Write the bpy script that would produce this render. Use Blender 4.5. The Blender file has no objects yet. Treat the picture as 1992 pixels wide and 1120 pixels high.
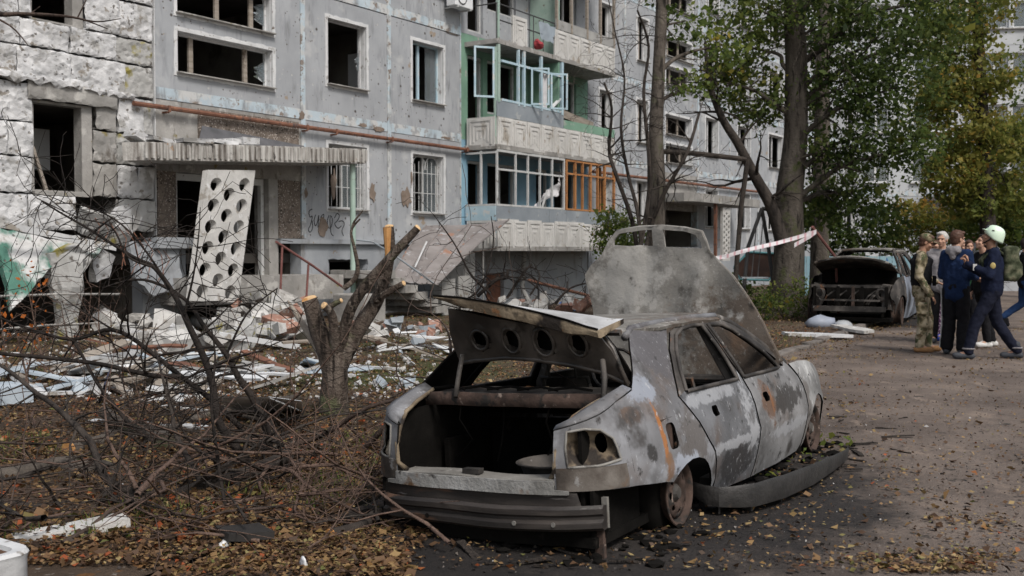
import bpy, bmesh, math, random
import numpy as np
from math import sin, cos, tan, atan, atan2, pi, radians, sqrt, floor, exp
from mathutils import Vector, Matrix, Quaternion, noise
from mathutils.geometry import delaunay_2d_cdt
random.seed(7)
SC = bpy.context.scene
COL = SC.collection
# ------------------------------------------------------------------ camera
cam_d = bpy.data.cameras.new('camera'); cam = bpy.data.objects.new('camera', cam_d); COL.objects.link(cam)
cam.location = (0, 0, 1.48)
cam.rotation_euler = (radians(90 - 1.956), 0, 0)
cam_d.sensor_width = 36.0; cam_d.lens = 36.0 * 2050 / 1992
cam_d.clip_start = 0.1; cam_d.clip_end = 3000
cam_d.dof.use_dof = True; cam_d.dof.focus_distance = 7.2; cam_d.dof.aperture_fstop = 5.0
SC.camera = cam
# ------------------------------------------------------------------ sky and sun (overcast afternoon)
SUN_EL, SUN_AZ = 50.0, 150.0         # azimuth clockwise from +Y
W = bpy.data.worlds.new('World'); SC.world = W; W.use_nodes = True
wn = W.node_tree; bg = wn.nodes['Background']
sky = wn.nodes.new('ShaderNodeTexSky'); sky.sky_type = 'NISHITA'; sky.sun_disc = False
sky.sun_elevation = radians(SUN_EL); sky.sun_rotation = radians(SUN_AZ)
sky.air_density = 1.3; sky.dust_density = 4.0
hs = wn.nodes.new('ShaderNodeHueSaturation'); hs.inputs['Saturation'].default_value = 0.62
wn.links.new(sky.outputs[0], hs.inputs['Color']); wn.links.new(hs.outputs[0], bg.inputs['Color'])
bg.inputs['Strength'].default_value = 0.098
sl = bpy.data.lights.new('sun', 'SUN'); sl.energy = 1.9; sl.angle = radians(14); sl.color = (1.0, 0.95, 0.89)
so = bpy.data.objects.new('sun', sl); COL.objects.link(so)
_d = Vector((sin(radians(SUN_AZ)) * cos(radians(SUN_EL)), cos(radians(SUN_AZ)) * cos(radians(SUN_EL)), sin(radians(SUN_EL))))
so.rotation_euler = _d.to_track_quat('Z', 'Y').to_euler()
SC.view_settings.view_transform = 'Standard'; SC.view_settings.look = 'None'
SC.view_settings.exposure = 0.32; SC.view_settings.gamma = 1.0
SC.view_settings.use_curve_mapping = False
SC.render.engine = 'CYCLES'
SC.cycles.max_bounces = 6; SC.cycles.diffuse_bounces = 3; SC.cycles.glossy_bounces = 2
SC.cycles.transparent_max_bounces = 8; SC.cycles.use_denoising = True

# ------------------------------------------------------------------ helpers: tagging and meshes
def tag(o, label=None, cat=None, group=None, kind=None):
    if label: o['label'] = label
    if cat: o['category'] = cat
    if group: o['group'] = group
    if kind: o['kind'] = kind
    return o
def empty(name, loc=(0, 0, 0), rz=0.0, label=None, cat=None, group=None, rot=None):
    o = bpy.data.objects.new(name, None); COL.objects.link(o)
    o.location = loc; o.rotation_euler = rot if rot else (0, 0, rz); o.empty_display_size = 0.1
    return tag(o, label, cat, group)
def link_mesh(name, me, mat=None, parent=None, loc=None, rot=None):
    o = bpy.data.objects.new(name, me); COL.objects.link(o)
    if mat is not None and len(me.materials) == 0:
        for m in (mat if isinstance(mat, (list, tuple)) else [mat]): me.materials.append(m)
    if parent is not None: o.parent = parent
    if loc is not None: o.location = loc
    if rot is not None: o.rotation_euler = rot
    return o
def copy_tree(o, parent=None):
    c = o.copy(); COL.objects.link(c); c.parent = parent
    for ch in list(o.children): copy_tree(ch, c)
    return c
def nz(p, s=1.0, seed=0.0): return noise.noise(Vector((p[0] * s + seed, p[1] * s - seed * 1.7, p[2] * s + seed * 0.6)))
class MB:
    """collects faces; build() links them as ONE mesh object"""
    def __init__(s): s.v = []; s.f = []; s.mi = []; s.cur = 0
    def add(s, verts, faces):
        b = len(s.v); s.v.extend([tuple(p) for p in verts])
        for f in faces: s.f.append(tuple(i + b for i in f)); s.mi.append(s.cur)
        return s
    def box(s, c, d, R=None, jit=0.0, rnd=random):
        cx, cy, cz = c; hx, hy, hz = d[0] / 2, d[1] / 2, d[2] / 2
        vs = []
        for x in (-hx, hx):
            for y in (-hy, hy):
                for z in (-hz, hz):
                    p = Vector((x + rnd.uniform(-jit, jit), y + rnd.uniform(-jit, jit), z + rnd.uniform(-jit, jit)))
                    if R is not None: p = R @ p
                    vs.append((p.x + cx, p.y + cy, p.z + cz))
        return s.add(vs, [(0, 1, 3, 2), (4, 6, 7, 5), (0, 4, 5, 1), (2, 3, 7, 6), (0, 2, 6, 4), (1, 5, 7, 3)])
    def box2(s, a, b): return s.box([(a[i] + b[i]) / 2 for i in range(3)], [abs(b[i] - a[i]) for i in range(3)])
    def tube(s, pts, r, n=6, cap=True, flat=None):
        pts = [Vector(p) for p in pts]; m = len(pts)
        if not isinstance(r, (list, tuple)): r = [r] * m
        vs = []; up = Vector((0, 0, 1)); prev = None
        for i in range(m):
            t = (pts[min(i + 1, m - 1)] - pts[max(i - 1, 0)])
            if t.length < 1e-9: t = Vector((0, 0, 1))
            t.normalize()
            if prev is None:
                a = t.cross(up)
                if a.length < 0.05: a = t.cross(Vector((1, 0, 0)))
            else:
                a = prev - t * prev.dot(t)
                if a.length < 1e-6: a = t.cross(up)
            a.normalize(); prev = a; b = t.cross(a)
            for k in range(n):
                an = 2 * pi * k / n
                q = pts[i] + (a * cos(an) + b * sin(an)) * r[i]
                vs.append((q.x, q.y, q.z))
        fs = []
        for i in range(m - 1):
            for k in range(n):
                k2 = (k + 1) % n
                fs.append((i * n + k, i * n + k2, (i + 1) * n + k2, (i + 1) * n + k))
        if cap: fs.append(tuple(reversed(range(n)))); fs.append(tuple((m - 1) * n + k for k in range(n)))
        return s.add(vs, fs)
    def cyl(s, a, b, r, n=12, r2=None): return s.tube([a, b], [r, r if r2 is None else r2], n)
    def lathe(s, prof, n=20, M=None, closed=False):
        vs = []; m = len(prof)
        for (r, z) in prof:
            for k in range(n):
                an = 2 * pi * k / n; p = Vector((r * cos(an), r * sin(an), z))
                if M is not None: p = M @ p
                vs.append((p.x, p.y, p.z))
        fs = []
        for i in range(m if closed else m - 1):
            i2 = (i + 1) % m
            for k in range(n):
                k2 = (k + 1) % n
                fs.append((i * n + k, i * n + k2, i2 * n + k2, i2 * n + k))
        return s.add(vs, fs)
    def ico(s, c, r, sub=1, rough=0.0, seed=0.0, R=None):
        bm = bmesh.new(); bmesh.ops.create_icosphere(bm, subdivisions=sub, radius=1.0)
        vs = []
        if not isinstance(r, (tuple, list)): r = (r, r, r)
        for v in bm.verts:
            k = 1 + rough * nz(v.co, 1.6, seed + c[0] * 3 + c[1] * 5)
            p = Vector((v.co.x * r[0] * k, v.co.y * r[1] * k, v.co.z * r[2] * k))
            if R is not None: p = R @ p
            vs.append((p.x + c[0], p.y + c[1], p.z + c[2]))
        fs = [[v.index for v in f.verts] for f in bm.faces]
        bm.free(); return s.add(vs, fs)
    def mesh(s, name, smooth=False):
        me = bpy.data.meshes.new(name); me.from_pydata(s.v, [], s.f)
        if any(s.mi): me.polygons.foreach_set('material_index', s.mi)
        if smooth: me.polygons.foreach_set('use_smooth', [True] * len(s.f))
        me.update(); return me
    def build(s, name, mat, parent=None, smooth=False, loc=None, rot=None):
        return link_mesh(name, s.mesh(name, smooth), mat, parent, loc, rot)
def auto_smooth(o, deg=40):
    me = o.data
    me.polygons.foreach_set('use_smooth', [True] * len(me.polygons))
    try: me.set_sharp_from_angle(angle=radians(deg))
    except Exception: pass
    return o
def bevel(o, w=0.01, seg=2):
    m = o.modifiers.new('bevel', 'BEVEL'); m.width = w; m.segments = seg; m.limit_method = 'ANGLE'; m.angle_limit = radians(40)
    return o
def in_poly(x, y, poly):
    c = False; n = len(poly); j = n - 1
    for i in range(n):
        xi, yi = poly[i]; xj, yj = poly[j]
        if (yi > y) != (yj > y) and x < (xj - xi) * (y - yi) / (yj - yi + 1e-12) + xi: c = not c
        j = i
    return c
def densify(poly, sp, jag=0.0, seed=1, closed=True):
    out = []; n = len(poly); rr = random.Random(seed)
    for i in range(n if closed else n - 1):
        a = poly[i]; b = poly[(i + 1) % n]; L = math.hypot(b[0] - a[0], b[1] - a[1]); k = max(1, int(round(L / sp)))
        for j in range(k):
            t = j / k; out.append((a[0] + (b[0] - a[0]) * t + rr.uniform(-jag, jag), a[1] + (b[1] - a[1]) * t + rr.uniform(-jag, jag)))
    if not closed: out.append(tuple(poly[-1]))
    return out
def circle(cx, cy, rx, ry=None, n=16, rot=0.0):
    ry = rx if ry is None else ry
    o = []
    for k in range(n):
        a = 2 * pi * k / n; x = rx * cos(a); y = ry * sin(a)
        o.append((cx + x * cos(rot) - y * sin(rot), cy + x * sin(rot) + y * cos(rot)))
    return o
def rrect(x0, y0, x1, y1, r, n=4):
    o = []
    for (cx, cy, a0) in ((x1 - r, y1 - r, 0), (x0 + r, y1 - r, 90), (x0 + r, y0 + r, 180), (x1 - r, y0 + r, 270)):
        for k in range(n + 1):
            a = radians(a0 + 90 * k / n); o.append((cx + r * cos(a), cy + r * sin(a)))
    return o
def sheet(outline, holes=(), fn=None, sp=0.1, thick=0.01, mb=None, inner=True, sgn=1.0, dens=True, mfn=None, back=0):
    """outline with holes in a (u,v) plane, triangulated, bent by fn(u,v)->(x,y,z), then given thickness along the normal"""
    mb = mb or MB(); fn = fn or (lambda u, v: (u, 0.0, v))
    loops = [densify(outline, sp) if dens else list(outline)] + [(densify(h, sp) if dens else list(h)) for h in holes]
    pts = []; edges = []
    for lp in loops:
        b = len(pts); pts += lp; n = len(lp)
        edges += [(b + i, b + (i + 1) % n) for i in range(n)]
    if inner:
        xs = [p[0] for p in loops[0]]; ys = [p[1] for p in loops[0]]
        x = min(xs) + sp * 0.5; row = 0
        bx = np.array(pts)
        while x < max(xs):
            y = min(ys) + sp * (0.5 if row % 2 else 1.0)
            while y < max(ys):
                if in_poly(x, y, loops[0]) and not any(in_poly(x, y, h) for h in loops[1:]):
                    if np.min((bx[:, 0] - x) ** 2 + (bx[:, 1] - y) ** 2) > (0.45 * sp) ** 2: pts.append((x, y))
                y += sp
            x += sp; row += 1
    vo, eo, fo, _, _, _ = delaunay_2d_cdt([Vector(p) for p in pts], edges, [], 0, 1e-5)
    fl = []
    for f in fo:
        cx = sum(vo[i][0] for i in f) / len(f); cy = sum(vo[i][1] for i in f) / len(f)
        if in_poly(cx, cy, loops[0]) and not any(in_poly(cx, cy, h) for h in loops[1:]): fl.append(f)
    P = [Vector(fn(v[0], v[1])) for v in vo]
    if thick <= 0:
        return mb.add(P, fl)
    N = [Vector((0, 0, 0)) for _ in P]
    for f in fl:
        nn = (P[f[1]] - P[f[0]]).cross(P[f[2]] - P[f[0]])
        for i in f: N[i] += nn
    Q = []
    for p, n_ in zip(P, N):
        if n_.length > 1e-12: n_.normalize()
        Q.append(p - n_ * thick * sgn)
    m = len(P); cnt = {}
    for f in fl:
        for i in range(len(f)):
            a, b = f[i], f[(i + 1) % len(f)]; cnt[(a, b)] = cnt.get((a, b), 0) + 1
    faces = [tuple(f) for f in fl] + [tuple(reversed([i + m for i in f])) for f in fl]
    for (a, b) in cnt:
        if (b, a) not in cnt: faces.append((b, a, a + m, b + m))
    k0 = len(mb.mi); mb.add(P + Q, faces)
    if mfn or back:
        for i, f in enumerate(fl):
            mb.mi[k0 + i] = mfn(sum(vo[j][0] for j in f) / len(f), sum(vo[j][1] for j in f) / len(f)) if mfn else 0
        for i in range(len(fl), len(faces)): mb.mi[k0 + i] = back if (back or i >= 2 * len(fl)) else mb.mi[k0 + i - len(fl)]
    return mb

# ------------------------------------------------------------------ helpers: procedural materials
class NT:
    def __init__(s, name, rough=0.8, spec=0.3, metal=0.0):
        s.m = bpy.data.materials.new(name); s.m.use_nodes = True; s.t = s.m.node_tree
        s.b = s.t.nodes['Principled BSDF']; s.b.inputs['Roughness'].default_value = rough
        s.b.inputs['Specular IOR Level'].default_value = spec; s.b.inputs['Metallic'].default_value = metal
        s.co = None
    def n(s, ty, **kw):
        nd = s.t.nodes.new(ty)
        for k, v in kw.items(): setattr(nd, k, v)
        return nd
    def l(s, a, b): s.t.links.new(a, b)
    def coord(s, rand=False):
        if s.co is None:
            tc = s.n('ShaderNodeTexCoord'); s.co = tc.outputs['Object']
            if rand:
                oi = s.n('ShaderNodeObjectInfo'); mu = s.n('ShaderNodeMath', operation='MULTIPLY'); mu.inputs[1].default_value = 57.0
                s.l(oi.outputs['Random'], mu.inputs[0]); va = s.n('ShaderNodeVectorMath', operation='ADD')
                s.l(s.co, va.inputs[0]); s.l(mu.outputs[0], va.inputs[1]); s.co = va.outputs[0]
        return s.co
    def mapped(s, st):
        vm = s.n('ShaderNodeVectorMath', operation='MULTIPLY'); s.l(s.coord(), vm.inputs[0]); vm.inputs[1].default_value = st
        return vm.outputs[0]
    def noise(s, scale, detail=4.0, rough=0.55, st=None, off=None):
        nd = s.n('ShaderNodeTexNoise'); nd.inputs['Scale'].default_value = scale; nd.inputs['Detail'].default_value = detail
        nd.inputs['Roughness'].default_value = rough
        v = s.mapped(st) if st else s.coord()
        if off:
            va = s.n('ShaderNodeVectorMath', operation='ADD'); s.l(v, va.inputs[0]); va.inputs[1].default_value = (off, off * 1.3, off * 0.7); v = va.outputs[0]
        s.l(v, nd.inputs['Vector'])
        return nd.outputs[0]
    def voro(s, scale, st=None):
        nd = s.n('ShaderNodeTexVoronoi'); nd.inputs['Scale'].default_value = scale; s.l(s.mapped(st) if st else s.coord(), nd.inputs['Vector'])
        return nd
    def ramp(s, fac, stops):
        r = s.n('ShaderNodeValToRGB'); e = r.color_ramp.elements
        while len(e) < len(stops): e.new(0.5)
        for i, (p, c) in enumerate(stops): e[i].position = p; e[i].color = (*c, 1.0) if len(c) == 3 else c
        s.l(fac, r.inputs[0]); return r.outputs[0]
    def step(s, fac, lo, hi):
        r = s.n('ShaderNodeMapRange', interpolation_type='SMOOTHSTEP'); s.l(fac, r.inputs[0])
        r.inputs[1].default_value = lo; r.inputs[2].default_value = hi; return r.outputs[0]
    def math(s, op, a, b=None):
        m = s.n('ShaderNodeMath', operation=op)
        for i, v in enumerate((a, b)):
            if v is None: continue
            if isinstance(v, (int, float)): m.inputs[i].default_value = v
            else: s.l(v, m.inputs[i])
        return m.outputs[0]
    def mix(s, fac, a, b):
        m = s.n('ShaderNodeMix', data_type='RGBA')
        if isinstance(fac, (int, float)): m.inputs[0].default_value = fac
        else: s.l(fac, m.inputs[0])
        for i, v in ((6, a), (7, b)):
            if isinstance(v, (tuple, list)): m.inputs[i].default_value = (*v, 1.0)
            else: s.l(v, m.inputs[i])
        return m.outputs[2]
    def bump(s, h, strength=0.3, dist=0.02):
        b = s.n('ShaderNodeBump'); b.inputs['Strength'].default_value = strength; b.inputs['Distance'].default_value = dist
        s.l(h, b.inputs['Height']); s.l(b.outputs[0], s.b.inputs['Normal'])
    def done(s, col): s.l(col, s.b.inputs['Base Color']) if not isinstance(col, (tuple, list)) else setattr(s.b.inputs['Base Color'], 'default_value', (*col, 1.0)); return s.m
def mottle(name, stops, scale=3.0, detail=6.0, rough=0.85, spec=0.25, layers=(), bump=0.25, bscale=None, bdist=0.02, rand=True, metal=0.0, st=None):
    """layered noise material. layer = (colour, scale, lo, hi[, stretch]) ; ('pit', colour, scale, radius, gate_scale, gate_lo)"""
    t = NT(name, rough, spec, metal); t.coord(rand)
    col = t.ramp(t.noise(scale, detail, st=st), stops)
    hgt = t.noise(bscale or scale * 6, 3.0, 0.65, off=3.1)
    for i, L in enumerate(layers):
        if L[0] == 'pit':
            _, c, sc, rad, gs, gl = L
            d = t.voro(sc).outputs['Distance']; m1 = t.step(d, rad, rad * 0.45)
            m2 = t.step(t.noise(gs, 3, off=7.7 + i), gl, gl + 0.03); f = t.math('MULTIPLY', m1, m2)
            col = t.mix(f, col, c); hgt = t.math('SUBTRACT', hgt, t.math('MULTIPLY', f, 1.5))
        elif L[0] == 'spot':     # stain round one place: colour, centre, radii, ragged edge
            _, c, ce, ra, rag = L
            sb = t.n('ShaderNodeVectorMath', operation='SUBTRACT'); t.l(t.coord(), sb.inputs[0]); sb.inputs[1].default_value = ce
            ml = t.n('ShaderNodeVectorMath', operation='MULTIPLY'); t.l(sb.outputs[0], ml.inputs[0]); ml.inputs[1].default_value = tuple(1 / r for r in ra)
            ln = t.n('ShaderNodeVectorMath', operation='LENGTH'); t.l(ml.outputs[0], ln.inputs[0])
            w = t.math('ADD', ln.outputs['Value'], t.math('MULTIPLY', t.math('SUBTRACT', t.noise(11, 8, .72, off=4.4 * (i + 1)), .5), rag * 2.2))
            col = t.mix(t.math('MULTIPLY', t.step(w, 1.08, .66), .88), col, c)
        else:
            c, sc, lo, hi = L[:4]
            f = t.step(t.noise(sc, 4, 0.62, st=L[4] if len(L) > 4 else None, off=5.3 * (i + 1)), lo, hi)
            col = t.mix(f, col, c)
    if bump: t.bump(hgt, bump, bdist)
    return t.done(col)
def plain(name, c, rough=0.7, spec=0.3, var=0.12, scale=6.0, bump=0.1, metal=0.0):
    a = tuple(x * (1 - var) for x in c); b = tuple(min(1, x * (1 + var)) for x in c)
    return mottle(name, [(0.3, a), (0.7, b)], scale, rough=rough, spec=spec, bump=bump, metal=metal)
# ------------------------------------------------------------------ measuring helpers (surveyed from the photograph into metres)
FX, HC = 2050.0, 1.48
PIT = radians(1.956); AF = radians(33.8)
BU = Vector((sin(AF), cos(AF))); BN = Vector((cos(AF), -sin(AF))); BP = Vector((-2.42, 26.0))
def _ray(x, y):
    dx = (x - 996) / FX; dz = -(y - 560) / FX
    return Vector((dx, cos(PIT) + dz * sin(PIT), dz * cos(PIT) - sin(PIT)))
def pf(x, y, N=0.0):
    """photo point on a plane N metres in front of the facade -> building coordinates (U, -N, Z)"""
    r = _ray(x, y); o = BP + BN * N; r2 = Vector((r.x, r.y)); t = o.dot(BN) / r2.dot(BN); q = r2 * t - BP
    return Vector((q.dot(BU), -N, HC + t * r.z))
def pg(x, y, z=0.0):
    r = _ray(x, y); t = (z - HC) / r.z; return Vector((r.x * t, r.y * t, z))
def pd(x, y, d):
    r = _ray(x, y); t = d / r.y; return Vector((r.x * t, d, HC + r.z * t))
def b2w(U, N, Z): q = BP + BU * U + BN * N; return Vector((q.x, q.y, Z))
# ------------------------------------------------------------------ materials
m_panel = mottle('grey_pebbledash', [(0.3, (0.29, 0.305, 0.325)), (0.7, (0.385, 0.402, 0.425))], 1.1, layers=[((0.205, 0.213, 0.225), 4.0, 0.50, 0.80, (1.5, 1.5, 0.3)), ((0.44, 0.45, 0.46), 0.9, 0.58, 0.7), ((0.30, 0.25, 0.20), 2.2, 0.66, 0.72), ('pit', (0.08, 0.07, 0.065), 3.4, 0.15, 0.7, 0.46), ('pit', (0.12, 0.10, 0.09), 8.0, 0.18, 0.9, 0.49), ('pit', (0.42, 0.42, 0.42), 5.0, 0.17, 1.2, 0.5)], bump=0.35, bscale=60, bdist=0.006, rand=False)
m_blue = mottle('faded_blue_paint', [(0.3, (0.36, 0.44, 0.50)), (0.7, (0.50, 0.58, 0.63))], 2.0, layers=[((0.50, 0.51, 0.51), 2.2, 0.47, 0.56), ((0.33, 0.34, 0.35), 4.5, 0.53, 0.60), ((0.22, 0.185, 0.16), 5.0, 0.60, 0.65), ((0.22, 0.235, 0.25), 4.0, 0.52, 0.72, (1, 1, .3))], bump=0.3, bscale=30, rand=False)
m_white = mottle('chipped_white_paint', [(0.3, (0.50, 0.51, 0.52)), (0.7, (0.66, 0.67, 0.68))], 3.0, layers=[((0.30, 0.29, 0.28), 6.0, 0.58, 0.7), ((0.16, 0.13, 0.11), 9.0, 0.66, 0.7)], bump=0.3, bscale=25)
m_block = mottle('white_aerated_block', [(0.36, (0.38, 0.385, 0.39)), (0.5, (0.52, 0.525, 0.535)), (0.62, (0.63, 0.635, 0.645))], 3.2, 7, layers=[((0.34, 0.335, 0.325), 2.2, 0.55, 0.64), ((0.25, 0.23, 0.205), 5.0, 0.60, 0.66), ((0.13, 0.12, 0.11), 9.0, 0.63, 0.68), ('pit', (0.27, 0.26, 0.245), 6.0, 0.22, 1.3, 0.50), ('pit', (0.22, 0.21, 0.20), 13.0, 0.24, 2.0, 0.58)], bump=0.6, bscale=22, bdist=0.02, rand=False)
m_conc = mottle('weathered_concrete', [(0.3, (0.21, 0.205, 0.195)), (0.7, (0.36, 0.35, 0.335))], 2.0, layers=[((0.44, 0.43, 0.41), 3.0, 0.56, 0.66), ((0.15, 0.135, 0.12), 5.0, 0.58, 0.72, (1, 1, .4)), ((0.20, 0.17, 0.08), 3.0, 0.64, 0.7)], bump=0.5, bscale=20)
m_conc_lt = mottle('pale_concrete', [(0.3, (0.42, 0.415, 0.40)), (0.7, (0.56, 0.555, 0.54))], 2.5, layers=[((0.30, 0.28, 0.25), 4.0, 0.58, 0.68), ((0.62, 0.62, 0.62), 6.0, 0.6, 0.7)], bump=0.4, bscale=25)
m_canopy = mottle('streaked_canopy_edge', [(0.35, (0.16, 0.145, 0.13)), (0.62, (0.50, 0.49, 0.47))], 9.0, st=(1.6, 1.0, 0.12), layers=[((0.30, 0.17, 0.08), 2.0, 0.66, 0.7), ((0.10, 0.09, 0.085), 5.0, 0.62, 0.68, (1, 1, .5))], bump=0.8, bscale=14, rand=False)
m_gravel = mottle('pebble_dash', [(0.3, (0.11, 0.09, 0.075)), (0.7, (0.24, 0.20, 0.17))], 8.0, layers=[('pit', (0.52, 0.47, 0.43), 22.0, 0.42, 3.0, 0.42), ('pit', (0.05, 0.045, 0.04), 13.0, 0.3, 4.0, 0.5)], bump=0.8, bscale=30, rand=False)
m_plinth = mottle('plinth_render', [(0.3, (0.25, 0.27, 0.295)), (0.7, (0.34, 0.36, 0.385))], 1.5, layers=[((0.18, 0.17, 0.165), 3.0, 0.55, 0.75, (1, 1, .35)), ((0.26, 0.20, 0.15), 4.0, 0.66, 0.71)], bump=0.3, rand=False)
m_dark = mottle('shaded_interior', [(0.3, (0.035, 0.032, 0.03)), (0.7, (0.085, 0.078, 0.07))], 1.5)  # near-black base colour stands in for the shade inside unlit rooms
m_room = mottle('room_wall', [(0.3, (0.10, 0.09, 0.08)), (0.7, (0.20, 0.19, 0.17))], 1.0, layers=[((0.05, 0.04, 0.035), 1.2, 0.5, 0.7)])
m_wood = mottle('bare_wood', [(0.3, (0.20, 0.17, 0.14)), (0.7, (0.33, 0.295, 0.255))], 3.0, st=(1, 1, 6), layers=[((0.12, 0.09, 0.07), 5.0, 0.6, 0.7)])
m_orange = mottle('orange_varnished_wood', [(0.3, (0.30, 0.13, 0.05)), (0.7, (0.45, 0.22, 0.09))], 4.0, layers=[((0.14, 0.07, 0.04), 6.0, 0.58, 0.7)], rough=0.6)
m_lblue = mottle('light_blue_paint', [(0.3, (0.34, 0.48, 0.56)), (0.7, (0.46, 0.58, 0.64))], 4.0, layers=[((0.55, 0.56, 0.55), 6.0, 0.58, 0.64), ((0.2, 0.17, 0.14), 8.0, 0.66, 0.7)], rough=0.7)
m_greywhite = mottle('greyed_white_frame', [(0.3, (0.42, 0.43, 0.43)), (0.7, (0.54, 0.55, 0.55))], 5.0, layers=[((0.26, 0.24, 0.22), 7.0, 0.6, 0.7)], rough=0.7)
m_steelsheet = mottle('blue_grey_sheet_metal', [(0.3, (0.20, 0.23, 0.26)), (0.7, (0.29, 0.32, 0.35))], 1.5, layers=[((0.36, 0.38, 0.39), 3.0, 0.6, 0.7), ((0.15, 0.13, 0.12), 3.0, 0.62, 0.75)], rough=0.55, spec=0.4)
m_greenwall = mottle('green_wall_paint', [(0.3, (0.15, 0.27, 0.20)), (0.7, (0.21, 0.35, 0.27))], 2.0, layers=[((0.34, 0.36, 0.33), 3.0, 0.62, 0.68)])
m_bluewall = mottle('blue_wall_paint', [(0.3, (0.17, 0.31, 0.42)), (0.7, (0.25, 0.40, 0.50))], 2.0, layers=[((0.34, 0.36, 0.36), 3.0, 0.62, 0.68)])
m_palegreen = mottle('pale_green_paint', [(0.3, (0.27, 0.38, 0.33)), (0.7, (0.38, 0.48, 0.43))], 3.0, layers=[((0.17, 0.15, 0.12), 6.0, 0.62, 0.68)])
m_balc = mottle('balcony_panel_concrete', [(0.3, (0.46, 0.455, 0.44)), (0.7, (0.62, 0.615, 0.60))], 1.6, layers=[((0.34, 0.31, 0.27), 3.0, 0.56, 0.68, (1, 1, .4)), ((0.25, 0.18, 0.13), 5.0, 0.66, 0.71), ('pit', (0.1, 0.09, 0.08), 4.0, 0.08, 1.0, 0.55)], bump=0.35, bscale=30)
m_rust = mottle('rusty_steel', [(0.3, (0.11, 0.05, 0.035)), (0.7, (0.24, 0.115, 0.075))], 5.0, layers=[((0.08, 0.06, 0.055), 8.0, 0.55, 0.65), ((0.32, 0.17, 0.10), 10.0, 0.62, 0.7)], rough=0.8)
m_redrail = mottle('dull_red_railing', [(0.3, (0.13, 0.055, 0.05)), (0.7, (0.22, 0.10, 0.09))], 6.0, layers=[((0.09, 0.07, 0.06), 9.0, 0.6, 0.7)])
m_iron = plain('dark_iron', (0.06, 0.06, 0.062), 0.6, 0.4)
m_brick = mottle('broken_brick', [(0.3, (0.24, 0.13, 0.10)), (0.7, (0.36, 0.21, 0.16))], 5.0, layers=[((0.42, 0.38, 0.35), 5.0, 0.56, 0.66)])
m_curtain = plain('lace_curtain', (0.55, 0.55, 0.57), 0.9, 0.1, 0.1, 8)
m_glass = NT('window_glass', 0.05, 0.5); m_glass.b.inputs['Transmission Weight'].default_value = 0.85; m_glass = m_glass.done((0.55, 0.62, 0.66))
m_whitepl = plain('white_plastic', (0.68, 0.70, 0.72), 0.45, 0.4, 0.06)
m_roofsheet = mottle('grey_roof_sheet', [(0.3, (0.17, 0.155, 0.15)), (0.7, (0.27, 0.25, 0.245))], 2.0, layers=[((0.30, 0.17, 0.12), 2.2, 0.60, 0.68), ((0.36, 0.36, 0.37), 4.0, 0.58, 0.68), ((0.10, 0.09, 0.085), 5.0, 0.62, 0.7)], rough=0.75)
m_wpaint = mottle('white_painted_wood', [(0.3, (0.46, 0.47, 0.48)), (0.7, (0.64, 0.65, 0.66))], 3.0, layers=[((0.30, 0.275, 0.24), 5.0, 0.54, 0.63), ((0.16, 0.14, 0.12), 4.0, 0.66, 0.72)], rough=0.65)
m_bluedeb = mottle('pale_blue_debris', [(0.3, (0.34, 0.40, 0.46)), (0.7, (0.48, 0.54, 0.59))], 3.0, layers=[((0.25, 0.23, 0.21), 4.0, 0.6, 0.68)], rough=0.7)
m_greyboard = mottle('grey_fibre_board', [(0.3, (0.24, 0.24, 0.235)), (0.7, (0.36, 0.36, 0.35))], 3.0, layers=[((0.14, 0.12, 0.10), 4.0, 0.6, 0.7)])
m_bitumen = mottle('bitumen_felt', [(0.3, (0.07, 0.072, 0.078)), (0.7, (0.13, 0.13, 0.14))], 3.0)
m_greenslab = mottle('green_painted_plaster', [(0.45, (0.08, 0.19, 0.15)), (0.55, (0.56, 0.56, 0.56))], 1.6, layers=[((0.36, 0.35, 0.33), 4.0, 0.58, 0.68), ('pit', (0.12, 0.11, 0.1), 9.0, 0.25, 2.0, 0.5)], bump=0.7, bscale=14)
m_mossconc = mottle('mossy_broken_concrete', [(0.3, (0.28, 0.28, 0.27)), (0.7, (0.46, 0.46, 0.455))], 2.5, layers=[((0.24, 0.21, 0.06), 2.0, 0.55, 0.66), ((0.12, 0.11, 0.10), 5.0, 0.6, 0.7)], bump=0.9, bscale=9)
m_bluebag = plain('blue_plastic_bag', (0.03, 0.16, 0.55), 0.4, 0.5)
m_ink = plain('black_spray_paint', (0.03, 0.032, 0.036), 0.7)
# ------------------------------------------------------------------ ground, road, lawn, kerb
# road lies to the right of a kerb that runs parallel to the facade; kerb line: point + direction BU
KP = Vector((3.95, 15.15)); KA = radians(28.1); KU = Vector((sin(KA), cos(KA))); KN = Vector((cos(KA), -sin(KA)))
def kerb_side(x, y): return (Vector((x, y)) - KP).dot(KN)     # >0 road, <0 lawn
CARP = Vector((0.85, 7.0))
t = NT('soil_ground', 0.95, 0.15); t.coord()
c = t.ramp(t.noise(0.9, 8, 0.65), [(0.3, (0.050, 0.036, 0.026)), (0.5, (0.085, 0.062, 0.046)), (0.72, (0.135, 0.102, 0.076))])
c = t.mix(t.step(t.noise(0.35, 5, 0.6, off=9), 0.52, 0.66), c, (0.065, 0.075, 0.03))
c = t.mix(t.step(t.noise(14, 4, 0.6, off=4), 0.58, 0.68), c, (0.17, 0.085, 0.035))
c = t.mix(t.step(t.noise(22, 4, 0.6, off=14), 0.62, 0.7), c, (0.30, 0.27, 0.24))
t.bump(t.noise(18, 8, 0.7, off=2), 0.9, 0.05); m_soil = t.done(c)
t = NT('dirty_asphalt', 0.78, 0.35); t.coord()
n1 = t.noise(0.55, 8, 0.62)
c = t.ramp(n1, [(0.36, (0.078, 0.060, 0.050)), (0.5, (0.142, 0.112, 0.094)), (0.64, (0.21, 0.168, 0.14))])
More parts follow.
